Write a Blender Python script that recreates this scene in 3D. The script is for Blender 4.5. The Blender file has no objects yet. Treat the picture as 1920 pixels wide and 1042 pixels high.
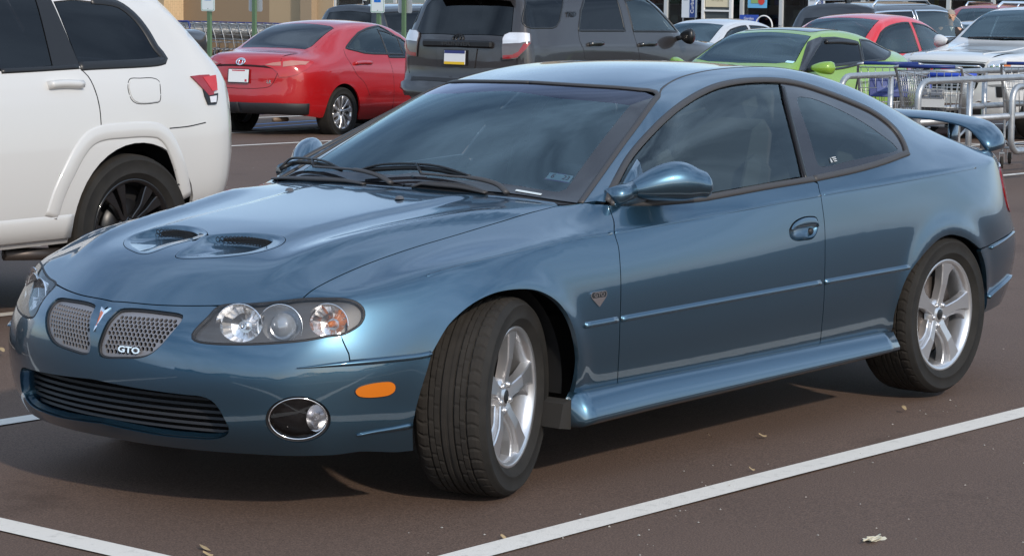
import bpy, bmesh, math, random
import numpy as np
from mathutils import Vector, Matrix
from mathutils.bvhtree import BVHTree
from mathutils.geometry import delaunay_2d_cdt

S = bpy.context.scene
COL = S.collection
R = math.radians

# ------------------------------------------------------------------ camera
CF, CX, CY, CZ, CYAW, CPITCH, CROLL = 4596.3089, 6.12239576, 5.86991789, 1.64611394, -2.45606681, -0.11741748, 0.01087701
def _cam_rows():
    f = np.array([math.cos(CPITCH)*math.cos(CYAW), math.cos(CPITCH)*math.sin(CYAW), math.sin(CPITCH)])
    r = np.cross(f, [0, 0, 1]); r /= np.linalg.norm(r); u = np.cross(r, f)
    c, s = math.cos(CROLL), math.sin(CROLL)
    return np.array([c*r+s*u, -s*r+c*u, f])
CM = _cam_rows(); CO = np.array([CX, CY, CZ])
cd = bpy.data.cameras.new("camera"); cam = bpy.data.objects.new("camera", cd); COL.objects.link(cam)
cd.sensor_fit = 'HORIZONTAL'; cd.sensor_width = 36.0; cd.lens = 36.0*CF/1920.0
cd.clip_start = 0.1; cd.clip_end = 3000
mw = Matrix.Identity(4)
for a in range(3):
    mw[a][0] = CM[0][a]; mw[a][1] = CM[1][a]; mw[a][2] = -CM[2][a]; mw[a][3] = CO[a]
cam.matrix_world = mw
S.camera = cam
def pix_ray(px, py):
    d = CM.T @ np.array([(px-960)/CF, -(py-521)/CF, 1.0])
    return Vector(CO), Vector(d).normalized()
def on_ground(px, py, z=0.0):
    o, d = pix_ray(px, py); t = (z-o.z)/d.z
    return o+d*t
def on_plane(px, py, n, c):
    o, d = pix_ray(px, py); n = Vector(n); t = (c-n.dot(o))/n.dot(d)
    return o+d*t

# ------------------------------------------------------------------ light
SUN_EL, SUN_AZ = R(31), R(66)     # azimuth of the direction TO the sun, measured from +x towards +y
w = bpy.data.worlds.new("World"); S.world = w; w.use_nodes = True
nt = w.node_tree; nt.nodes.clear()
sky = nt.nodes.new('ShaderNodeTexSky'); sky.sky_type = 'NISHITA'; sky.sun_disc = False
sky.sun_elevation = SUN_EL; sky.sun_rotation = R(90)-SUN_AZ
sky.air_density = 1.0; sky.dust_density = 1.0; sky.ozone_density = 1.0
bg = nt.nodes.new('ShaderNodeBackground'); bg.inputs[1].default_value = 0.14
out = nt.nodes.new('ShaderNodeOutputWorld')
# thin broken cloud over the blue
tcw = nt.nodes.new('ShaderNodeTexCoord'); mpw = nt.nodes.new('ShaderNodeMapping'); mpw.inputs['Scale'].default_value = (1.6, 1.6, 3.2); mpw.inputs['Location'].default_value = (.35, .1, 0)
nzw = nt.nodes.new('ShaderNodeTexNoise'); nzw.inputs['Scale'].default_value = 1.5; nzw.inputs['Detail'].default_value = 7; nzw.inputs['Roughness'].default_value = .55
crw = nt.nodes.new('ShaderNodeValToRGB'); crw.color_ramp.elements[0].position = .36; crw.color_ramp.elements[1].position = .70; crw.color_ramp.elements[0].color = (.15, .15, .15, 1); crw.color_ramp.elements[1].color = (.85, .85, .85, 1)
mxw = nt.nodes.new('ShaderNodeMix'); mxw.data_type = 'RGBA'; mxw.inputs[7].default_value = (7.6, 9.9, 13.0, 1)
nt.links.new(tcw.outputs['Generated'], mpw.inputs[0]); nt.links.new(mpw.outputs[0], nzw.inputs['Vector']); nt.links.new(nzw.outputs[0], crw.inputs[0])
dtw = nt.nodes.new('ShaderNodeVectorMath'); dtw.operation = 'DOT_PRODUCT'; dtw.inputs[1].default_value = (math.cos(SUN_AZ), math.sin(SUN_AZ), .8)
mrw = nt.nodes.new('ShaderNodeMapRange'); mrw.inputs[1].default_value = -.65; mrw.inputs[2].default_value = .05; mrw.inputs[3].default_value = .40; mrw.inputs[4].default_value = 1.0
muw = nt.nodes.new('ShaderNodeMath'); muw.operation = 'MULTIPLY'          # cloud thins out away from the sun
nt.links.new(tcw.outputs['Generated'], dtw.inputs[0]); nt.links.new(dtw.outputs['Value'], mrw.inputs[0]); nt.links.new(crw.outputs[0], muw.inputs[0]); nt.links.new(mrw.outputs[0], muw.inputs[1])
nt.links.new(muw.outputs[0], mxw.inputs[0]); nt.links.new(sky.outputs[0], mxw.inputs[6])
nt.links.new(mxw.outputs[2], bg.inputs[0]); nt.links.new(bg.outputs[0], out.inputs[0])
sl = bpy.data.lights.new("sun", 'SUN'); sl.energy = 2.7; sl.angle = R(2.0); sl.color = (1, .90, .78)
so = bpy.data.objects.new("sun", sl); COL.objects.link(so)
sd = Vector((math.cos(SUN_EL)*math.cos(SUN_AZ), math.cos(SUN_EL)*math.sin(SUN_AZ), math.sin(SUN_EL)))
so.rotation_euler = (-sd).to_track_quat('-Z', 'Y').to_euler(); so.location = (0, 0, 30)
S.view_settings.view_transform = 'Standard'; S.view_settings.look = 'None'
S.view_settings.exposure = 0.0; S.view_settings.gamma = 1.0

# ------------------------------------------------------------------ materials
def mat(name, col=(.5, .5, .5), rough=.5, metal=0.0, coat=0.0, spec=.5, trans=0.0, ior=1.45, emit=None, alpha=1.0, coat_rough=.03):
    m = bpy.data.materials.new(name); m.use_nodes = True
    b = m.node_tree.nodes['Principled BSDF']
    b.inputs['Base Color'].default_value = (*col, 1); b.inputs['Roughness'].default_value = rough
    b.inputs['Metallic'].default_value = metal; b.inputs['Coat Weight'].default_value = coat
    b.inputs['Coat Roughness'].default_value = coat_rough
    b.inputs['Specular IOR Level'].default_value = spec
    b.inputs['Transmission Weight'].default_value = trans; b.inputs['IOR'].default_value = ior
    b.inputs['Alpha'].default_value = alpha
    return m
def bsdf(m): return m.node_tree.nodes['Principled BSDF']

# ------------------------------------------------------------------ object helpers
def empty(name, loc=(0, 0, 0), rotz=0, label=None, cat=None, group=None):
    o = bpy.data.objects.new(name, None); COL.objects.link(o)
    o.location = loc; o.rotation_euler = (0, 0, rotz); o.empty_display_size = .2
    tag(o, label, cat, group); return o
def tag(o, label=None, cat=None, group=None, kind=None):
    if label: o['label'] = label
    if cat: o['category'] = cat
    if group: o['group'] = group
    if kind: o['kind'] = kind
    return o
def mk(name, V, Fc, m, parent=None, smooth=False, normals=None):
    me = bpy.data.meshes.new(name)
    me.from_pydata([tuple(v) for v in V], [], [tuple(f) for f in Fc]); me.update()
    if m is not None:
        for x in (m if isinstance(m, (list, tuple)) else [m]): me.materials.append(x)
    if smooth:
        me.polygons.foreach_set('use_smooth', [True]*len(me.polygons))
    if normals is not None:
        me.normals_split_custom_set([tuple(n) for n in normals])
    o = bpy.data.objects.new(name, me); COL.objects.link(o)
    if parent is not None: o.parent = parent
    return o
class MB:
    """collects simple shapes into ONE mesh"""
    def __init__(s): s.V = []; s.F = []; s.sm = []; s.mi = []
    def add(s, V, Fc, smooth=False, mi=0):
        b = len(s.V); s.V += [tuple(v) for v in V]; s.F += [tuple(i+b for i in f) for f in Fc]
        s.sm += [smooth]*len(Fc); s.mi += [mi]*len(Fc); return s
    def box(s, c, d, rot=None, mi=0, bev=0.0):
        hx, hy, hz = d[0]/2, d[1]/2, d[2]/2
        if bev > 0:
            b = min(bev, hx*.9, hy*.9, hz*.9)
            V = []; idx = {}
            for sx in (-1, 1):
                for sy in (-1, 1):
                    for sz in (-1, 1):
                        for a in range(3):
                            p = [sx*(hx-b), sy*(hy-b), sz*(hz-b)]
                            p[a] = (sx*hx, sy*hy, sz*hz)[a]
                            idx[(sx, sy, sz, a)] = len(V); V.append(Vector(p))
            Fc = []
            for sg in (-1, 1):
                for a in range(3):
                    q = [(-1, -1), (1, -1), (1, 1), (-1, 1)]
                    f = []
                    for (u, v) in q:
                        k = [0, 0, 0]; k[a] = sg; k[(a+1) % 3] = u; k[(a+2) % 3] = v
                        f.append(idx[(k[0], k[1], k[2], a)])
                    Fc.append(f if sg > 0 else f[::-1])
            for a in range(3):
                b1, c1 = (a+1) % 3, (a+2) % 3
                for u in (-1, 1):
                    for v in (-1, 1):
                        k0 = [0, 0, 0]; k0[a] = -1; k0[b1] = u; k0[c1] = v
                        k1 = list(k0); k1[a] = 1
                        f = [idx[(*k0, b1)], idx[(*k1, b1)], idx[(*k1, c1)], idx[(*k0, c1)]]
                        Fc.append(f if u*v < 0 else f[::-1])
            for sx in (-1, 1):
                for sy in (-1, 1):
                    for sz in (-1, 1):
                        f = [idx[(sx, sy, sz, a)] for a in range(3)]
                        Fc.append(f if sx*sy*sz > 0 else f[::-1])
        else:
            V = [Vector((x*hx, y*hy, z*hz)) for z in (-1, 1) for y in (-1, 1) for x in (-1, 1)]
            Fc = [(0, 2, 3, 1), (4, 5, 7, 6), (0, 1, 5, 4), (2, 6, 7, 3), (0, 4, 6, 2), (1, 3, 7, 5)]
        if rot is not None: V = [rot @ v for v in V]
        c = Vector(c)
        return s.add([v+c for v in V], Fc, False, mi)
    def tube(s, pts, r, n=10, closed=False, caps=True, mi=0, sq=None):
        pts = [Vector(p) for p in pts]; N = len(pts)
        rr = r if isinstance(r, (list, tuple)) else [r]*N
        V = []; up = None
        for i in range(N):
            if closed: t = pts[(i+1) % N]-pts[i-1]
            else: t = pts[min(i+1, N-1)]-pts[max(i-1, 0)]
            t.normalize()
            if up is None:
                up = Vector((0, 0, 1)) if abs(t.z) < .9 else Vector((1, 0, 0))
            up = (up-t*up.dot(t)); up.normalize(); sd_ = t.cross(up)
            for k in range(n):
                a = 2*math.pi*k/n
                if sq: V.append(pts[i]+sd_*(math.cos(a)*rr[i]*sq[0])+up*(math.sin(a)*rr[i]*sq[1]))
                else: V.append(pts[i]+sd_*(math.cos(a)*rr[i])+up*(math.sin(a)*rr[i]))
        Fc = []
        for i in range(N if closed else N-1):
            j = (i+1) % N
            for k in range(n):
                l = (k+1) % n
                Fc.append((i*n+k, i*n+l, j*n+l, j*n+k))
        if caps and not closed:
            Fc.append(tuple(range(n-1, -1, -1))); Fc.append(tuple((N-1)*n+k for k in range(n)))
        return s.add(V, Fc, True, mi)
    def lathe(s, prof, axis='y', n=48, c=(0, 0, 0), mi=0, smooth=True, closed=False):
        """prof: list of (radius, along-axis)"""
        V = []; P = len(prof)
        for k in range(n):
            a = 2*math.pi*k/n; ca, sa = math.cos(a), math.sin(a)
            for (r, h) in prof:
                if axis == 'y': V.append((c[0]+r*ca, c[1]+h, c[2]+r*sa))
                elif axis == 'z': V.append((c[0]+r*ca, c[1]+r*sa, c[2]+h))
                else: V.append((c[0]+h, c[1]+r*ca, c[2]+r*sa))
        Fc = []
        for k in range(n):
            l = (k+1) % n
            for j in range(P if closed else P-1):
                j2 = (j+1) % P
                Fc.append((k*P+j, k*P+j2, l*P+j2, l*P+j))
        return s.add(V, Fc, smooth, mi)
    def prism(s, poly, h0, h1, axis='y', c=(0, 0, 0), mi=0):
        """poly: list of 2D points, extruded along axis; (x,z) for y, (x,y) for z, (y,z) for x"""
        n = len(poly)
        def P(p, h):
            if axis == 'y': return (c[0]+p[0], c[1]+h, c[2]+p[1])
            if axis == 'z': return (c[0]+p[0], c[1]+p[1], c[2]+h)
            return (c[0]+h, c[1]+p[0], c[2]+p[1])
        V = [P(p, h0) for p in poly]+[P(p, h1) for p in poly]
        Fc = [tuple(range(n-1, -1, -1)), tuple(range(n, 2*n))]
        Fc += [(i, (i+1) % n, n+(i+1) % n, n+i) for i in range(n)]
        return s.add(V, Fc, False, mi)
    def build(s, name, m, parent=None, fix=True):
        o = mk(name, s.V, s.F, m, parent)
        me = o.data
        me.polygons.foreach_set('use_smooth', s.sm); me.polygons.foreach_set('material_index', s.mi)
        if fix:
            bm = bmesh.new(); bm.from_mesh(me); bmesh.ops.recalc_face_normals(bm, faces=bm.faces); bm.to_mesh(me); bm.free()
        return o

# ------------------------------------------------------------------ curves
def spline(knots, u):
    """natural cubic spline through knots [(u, a, b, c)...], evaluated at array u"""
    k = np.array(knots, float); x = k[:, 0]; n = len(x); u = np.atleast_1d(np.array(u, float)); outv = []
    for c in range(1, k.shape[1]):
        y = k[:, c]
        if n == 2:
            outv.append(np.interp(u, x, y)); continue
        h = np.diff(x); A = np.zeros((n, n)); b = np.zeros(n); A[0, 0] = A[-1, -1] = 1
        for i in range(1, n-1):
            A[i, i-1] = h[i-1]; A[i, i] = 2*(h[i-1]+h[i]); A[i, i+1] = h[i]
            b[i] = 3*((y[i+1]-y[i])/h[i]-(y[i]-y[i-1])/h[i-1])
        c2 = np.linalg.solve(A, b); j = np.clip(np.searchsorted(x, u)-1, 0, n-2); d = u-x[j]
        bb = (y[j+1]-y[j])/h[j]-h[j]*(2*c2[j]+c2[j+1])/3; dd = (c2[j+1]-c2[j])/(3*h[j])
        outv.append(y[j]+bb*d+c2[j]*d*d+dd*d**3)
    return np.stack(outv, 1)
def smooth_line(pts, step=.015, closed=False):
    """Catmull-Rom through points (any dimension), resampled to about `step`"""
    P = [np.array(p, float) for p in pts]; n = len(P); o = []
    segs = n if closed else n-1
    for i in range(segs):
        p1 = P[i]; p2 = P[(i+1) % n]
        p0 = P[i-1] if (closed or i > 0) else 2*p1-p2
        p3 = P[(i+2) % n] if (closed or i+2 < n) else 2*p2-p1
        d = np.linalg.norm(p2-p1)
        if d < 1e-9: continue
        d0 = max(np.linalg.norm(p1-p0), 1e-6)**.5; d1 = d**.5; d2 = max(np.linalg.norm(p3-p2), 1e-6)**.5
        m1 = ((p1-p0)/d0-(p2-p0)/(d0+d1)+(p2-p1)/d1)*d1
        m2 = ((p2-p1)/d1-(p3-p1)/(d1+d2)+(p3-p2)/d2)*d1
        k = max(1, int(round(d/step)))
        for j in range(k):
            t = j/k
            o.append((2*t**3-3*t**2+1)*p1+(t**3-2*t**2+t)*m1+(-2*t**3+3*t**2)*p2+(t**3-t**2)*m2)
    if not closed: o.append(P[-1])
    return o
def straight(pts, step=.02):
    o = []
    for a, b in zip(pts[:-1], pts[1:]):
        a = np.array(a, float); b = np.array(b, float); k = max(1, int(round(np.linalg.norm(b-a)/step)))
        o += [a+(b-a)*j/k for j in range(k)]
    o.append(np.array(pts[-1], float)); return o

# ------------------------------------------------------------------ master surface of a car body
class Master:
    """A smooth half-body skin (y >= 0) from a control grid.
    T[i][k]: i along the car front to rear, k from sill (0) to the centre line (K);
    Fg[m][k], Bg[m][k]: the front and rear faces, m from the corner to the centre, k = 0..kc-1."""
    def __init__(s, T, Fg, Bg, kc, creases=(), level=4, disp=None, fit=2, kcb=None, world=None):
        kcb = kc if kcb is None else kcb; s.world = world
        T = np.array(T); s.T = T; ni, nk, _ = T.shape; V = []; ids = {}
        def vid(key, p):
            if key not in ids: ids[key] = len(V); V.append(np.array(p, float))
            return ids[key]
        quads = []
        t = [[vid(('t', i, k), T[i][k]) for k in range(nk)] for i in range(ni)]
        for i in range(ni-1):
            for k in range(nk-1): quads.append((t[i][k], t[i][k+1], t[i+1][k+1], t[i+1][k]))
        def face(G, i, tagc, flip, kc):
            M_ = len(G)
            col = [[t[i][k] for k in range(kc+1)]]
            for m in range(M_):
                col.append([vid((tagc, m, k), G[m][k]) for k in range(kc)]+[t[i][kc+1+m]])
            for m in range(M_):
                for k in range(kc):
                    q = (col[m][k], col[m+1][k], col[m+1][k+1], col[m][k+1])
                    quads.append(q[::-1] if flip else q)
        face(Fg, 0, 'f', False, kc); face(Bg, ni-1, 'b', True, kcb)
        nV = len(V); V = np.array(V)
        V[np.abs(V[:, 1]) < 1e-4, 1] = 0
        mir = np.arange(nV); Vx = [v for v in V]
        for a in range(nV):
            if V[a, 1] != 0: mir[a] = len(Vx); Vx.append(V[a]*[1, -1, 1])
        Vx = np.array(Vx); allq = quads+[tuple(mir[a] for a in q[::-1]) for q in quads]
        cr = {}
        for (ca, cb, wgt) in creases:
            ea, eb = ids.get(ca), ids.get(cb)
            if ea is None or eb is None: continue
            cr[tuple(sorted((ea, eb)))] = wgt; cr[tuple(sorted((mir[ea], mir[eb])))] = wgt
        def evaluate(P, lv):
            me = bpy.data.meshes.new('tmp'); me.from_pydata([tuple(p) for p in P], [], allq); me.update()
            if cr:
                at = me.attributes.new('crease_edge', 'FLOAT', 'EDGE')
                for e in me.edges:
                    wv = cr.get(tuple(sorted(e.vertices)))
                    if wv: at.data[e.index].value = wv
            o = bpy.data.objects.new('tmp', me); COL.objects.link(o)
            md = o.modifiers.new('s', 'SUBSURF'); md.levels = lv; md.render_levels = lv; md.use_limit_surface = True
            md.boundary_smooth = 'PRESERVE_CORNERS'
            dg = bpy.context.evaluated_depsgraph_get(); ev = o.evaluated_get(dg); m2 = ev.to_mesh()
            co = np.empty(len(m2.vertices)*3); m2.vertices.foreach_get('co', co)
            lp = np.empty(len(m2.loops), int); m2.loops.foreach_get('vertex_index', lp)
            ev.to_mesh_clear(); bpy.data.objects.remove(o); bpy.data.meshes.remove(me)
            return co.reshape(-1, 3), lp.reshape(-1, 4)
        P = Vx.copy()
        for _ in range(fit):
            L, _q = evaluate(P, 1); P = P+(Vx-L[:len(P)])*.9
        co, q = evaluate(P, level)
        keep = (co[q][:, :, 1].mean(1) > -.12)
        q = q[keep]; used = np.unique(q); re = -np.ones(len(co), int); re[used] = np.arange(len(used))
        co = co[used]; q = re[q]
        s.co0 = co
        s.nrm(co, q)
        if disp is not None:
            co = disp(co, s.N); s.nrm(co, q)
        s.co = co; s.q = q
        s.bvh = BVHTree.FromPolygons([tuple(p) for p in co], [tuple(f) for f in q.tolist()])
    def nrm(s, co, q):
        a = co[q[:, 2]]-co[q[:, 0]]; b = co[q[:, 3]]-co[q[:, 1]]; fn = np.cross(a, b)
        N = np.zeros_like(co)
        for c in range(4): np.add.at(N, q[:, c], fn)
        N /= np.linalg.norm(N, axis=1)[:, None]+1e-12
        # outward
        if (N*(co-np.array([co[:, 0].mean(), 0, .5]))).sum(1).mean() < 0: N = -N
        s.N = N
    def _norm(s, p, f):
        qi = s.q[f]; P = s.co[qi]; d = np.linalg.norm(P-np.array(p), axis=1)+1e-6; wt = 1/d**2
        # bilinear-like weights
        n = (s.N[qi]*wt[:, None]).sum(0); n /= np.linalg.norm(n); return n
    def cast(s, o, d):
        """first hit of a ray on the full body (both halves); returns (point, normal)"""
        best = None
        for sg in (1, -1):
            oo = Vector((o[0], o[1]*sg, o[2])); dd = Vector((d[0], d[1]*sg, d[2]))
            h = s.bvh.ray_cast(oo, dd)
            if h[0] is not None and h[0].y > -.1 and (best is None or h[3] < best[0]):
                n = s._norm(h[0], h[2]); p = np.array(h[0])
                best = (h[3], p*[1, sg, 1], n*[1, sg, 1])
        return None if best is None else (best[1], best[2])
    def pix(s, pts):
        """pixels of the photograph -> points on this skin (own frame must equal the world)"""
        o3 = []
        for p in pts:
            o, d = pix_ray(*p)
            if s.world is not None:
                wi = s.world.inverted(); o = wi @ o; d = wi.to_3x3() @ d
            h = s.cast(o, d)
            if h is not None and s.world is not None: h = (h[0]*[1, np.sign(h[0][1]) or 1, 1], h[1])
            o3.append(h[0] if h else None)
        return [p for p in o3 if p is not None]
    def near(s, p):
        sg = -1 if p[1] < 0 else 1
        l, n, f, d = s.bvh.find_nearest(Vector((p[0], p[1]*sg, p[2])))
        nn = s._norm(l, f)
        return np.array(l)*[1, sg, 1], nn*[1, sg, 1]

def frame(d):
    d = Vector(d).normalized()
    up = Vector((0, 0, 1)) if abs(d.z) < .95 else Vector((1, 0, 0))
    u = up.cross(d).normalized(); v = d.cross(u)
    return np.array(u), np.array(v), np.array(d)
def in_poly(P, poly):
    x, y = P[:, 0], P[:, 1]; poly = np.array(poly); r = np.zeros(len(P), bool)
    x1, y1 = poly[:, 0], poly[:, 1]; x2, y2 = np.roll(x1, -1), np.roll(y1, -1)
    for a, b, c, d in zip(x1, y1, x2, y2):
        if b == d: continue
        r ^= ((b > y) != (d > y)) & (x < (c-a)*(y-b)/(d-b)+a)
    return r
def poly_dist(P, poly):
    poly = np.array(poly); dm = np.full(len(P), 1e9)
    for a, b in zip(poly, np.roll(poly, -1, 0)):
        ab = b-a; L = ab@ab+1e-12; t = np.clip(((P-a)@ab)/L, 0, 1)
        dm = np.minimum(dm, np.linalg.norm(P-a-t[:, None]*ab, axis=1))
    return dm
def offset_poly(poly, d):
    """move a closed 2D polyline inwards by d"""
    P = np.array(poly); a = P-np.roll(P, 1, 0); b = np.roll(P, -1, 0)-P
    area = .5*np.sum(P[:, 0]*np.roll(P[:, 1], -1)-np.roll(P[:, 0], -1)*P[:, 1])
    sg = 1 if area > 0 else -1
    na = np.stack([-a[:, 1], a[:, 0]], 1); nb = np.stack([-b[:, 1], b[:, 0]], 1)
    na /= np.linalg.norm(na, axis=1)[:, None]+1e-12; nb /= np.linalg.norm(nb, axis=1)[:, None]+1e-12
    m = na+nb; l = np.linalg.norm(m, axis=1)[:, None]; m = m/np.maximum(l, 1e-6)
    k = 1/np.maximum((m*na).sum(1), .5)
    return P+sg*d*m*k[:, None]
def dedupe(poly, eps):
    o = [poly[0]]
    for p in poly[1:]:
        if np.linalg.norm(np.array(p)-np.array(o[-1])) > eps: o.append(p)
    if len(o) > 3 and np.linalg.norm(np.array(o[0])-np.array(o[-1])) < eps: o.pop()
    return o
def panel(ms, name, outline, d, m, parent, holes=(), grid=.02, gap=.002, flange=.012, off=0.0, mirror=True, hole_gap=None, lip=None):
    """A trimmed piece of the master skin. outline/holes: closed lists of 3D points (on or near the skin).
    Returns the object (and its mirrored twin)."""
    u, v, dd = frame(d)
    def to2(pts): return [np.array([p@u, p@v]) for p in (np.array(q) for q in pts)]
    loops = []
    ol = dedupe(to2(outline), .003)
    if gap: ol = list(offset_poly(ol, gap))
    loops.append(ol)
    for h in holes:
        hl = dedupe(to2(h), .003)
        hg = gap if hole_gap is None else hole_gap
        if hg: hl = list(offset_poly(hl, -hg))
        loops.append(hl)
    A = np.array(ol); lo, hi = A.min(0), A.max(0)
    gx, gy = np.meshgrid(np.arange(lo[0]+grid/2, hi[0], grid), np.arange(lo[1]+grid/2, hi[1], grid))
    G = np.stack([gx.ravel(), gy.ravel()], 1)
    ok = in_poly(G, ol)
    for h in loops[1:]: ok &= ~in_poly(G, h)
    G = G[ok]
    for L in loops:
        G = G[poly_dist(G, L) > grid*.45]
    pts = []; edges = []
    for L in loops:
        b = len(pts); pts += [Vector(p) for p in L]; n = len(L)
        edges += [(b+i, b+(i+1) % n) for i in range(n)]
    pts += [Vector(p) for p in G]
    vo, eo, fo, _a, _b, _c = delaunay_2d_cdt(pts, edges, [], 0, 1e-6)
    V2 = np.array([tuple(p) for p in vo]); Fa = np.array([f for f in fo if len(f) == 3])
    cen = V2[Fa].mean(1); ok = in_poly(cen, ol)
    for h in loops[1:]: ok &= ~in_poly(cen, h)
    Fa = Fa[ok]
    used = np.unique(Fa); re = -np.ones(len(V2), int); re[used] = np.arange(len(used)); V2 = V2[used]; Fa = re[Fa]
    P3 = []; N3 = []
    dep = [np.array(a)@dd for a in outline]; d0, d1 = min(dep)-.12, max(dep)+.30
    for p in V2:
        o = u*p[0]+v*p[1]+dd*6
        h = ms.cast(o, -dd)
        if h is None or not d0 < h[0]@dd < d1:
            # just off the edge of the skin: take the nearest point
            q = u*p[0]+v*p[1]+dd*np.mean([np.array(a)@dd for a in outline[:5]])
            h = ms.near(q)
        P3.append(h[0]+h[1]*off); N3.append(h[1])
    P3 = np.array(P3); N3 = np.array(N3)
    # orientation
    fn = np.cross(P3[Fa[:, 1]]-P3[Fa[:, 0]], P3[Fa[:, 2]]-P3[Fa[:, 0]])
    fl = (fn*N3[Fa[:, 0]]).sum(1) < 0
    Fa[fl] = Fa[fl][:, ::-1]
    faces = [tuple(f) for f in Fa.tolist()]; V = [p for p in P3]
    loopN = [N3[i] for f in faces for i in f]
    if flange:
        ec = {}
        for f in faces:
            for a, b in zip(f, f[1:]+f[:1]): ec[(a, b)] = 1
        bnd = [(a, b) for (a, b) in ec if (b, a) not in ec]
        mp = {}
        for a, b in bnd:
            for x in (a, b):
                if x not in mp:
                    mp[x] = (len(V), len(V)+1); V.append(P3[x]); V.append(P3[x]-N3[x]*flange)
            q = (mp[b][0], mp[a][0], mp[a][1], mp[b][1]); faces.append(q)
            t = P3[b]-P3[a]; fnn = np.cross(t, N3[a]); fnn /= np.linalg.norm(fnn)+1e-9
            loopN += [fnn]*4
    o = mk(name, V, faces, m, parent, True, loopN)
    if not mirror: return o
    Vm = [p*[1, -1, 1] for p in V]; fm = [f[::-1] for f in faces]; ln = []; c = 0
    for f in faces:
        seg = loopN[c:c+len(f)]; c += len(f); ln += [n*[1, -1, 1] for n in seg[::-1]]
    return o, mk(name, Vm, fm, m, parent, True, ln)
def strip(ms, name, line, width, m, parent, off=.001, thick=.004, mirror=True, closed=False, prof=None):
    """a raised bead/moulding that follows a line on the skin; prof: list of (across -1..1, height)"""
    L = [ms.near(p) for p in line]; n = len(L)
    prof = prof or [(-1, 0), (-.9, 1), (0, 1.15), (.9, 1), (1, 0)]
    V = []; P = len(prof)
    for i in range(n):
        a = L[(i-1) % n][0] if (closed or i > 0) else L[i][0]
        b = L[(i+1) % n][0] if (closed or i < n-1) else L[i][0]
        t = b-a; t = t/(np.linalg.norm(t)+1e-9); sd_ = np.cross(L[i][1], t)
        wd = width[i] if isinstance(width, (list, np.ndarray)) else width
        for (ac, h) in prof: V.append(L[i][0]+sd_*ac*wd/2+L[i][1]*(off+h*thick))
    Fc = []
    for i in range(n if closed else n-1):
        j = (i+1) % n
        for k in range(P-1): Fc.append((i*P+k, j*P+k, j*P+k+1, i*P+k+1))
    if not closed:
        Fc.append(tuple(range(P))); Fc.append(tuple((n-1)*P+k for k in range(P-1, -1, -1)))
    b = MB(); b.add(V, Fc, True); o = b.build(name, m, parent)
    if not mirror: return o
    b = MB(); b.add([p*[1, -1, 1] for p in V], Fc, True); return o, b.build(name, m, parent)
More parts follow.
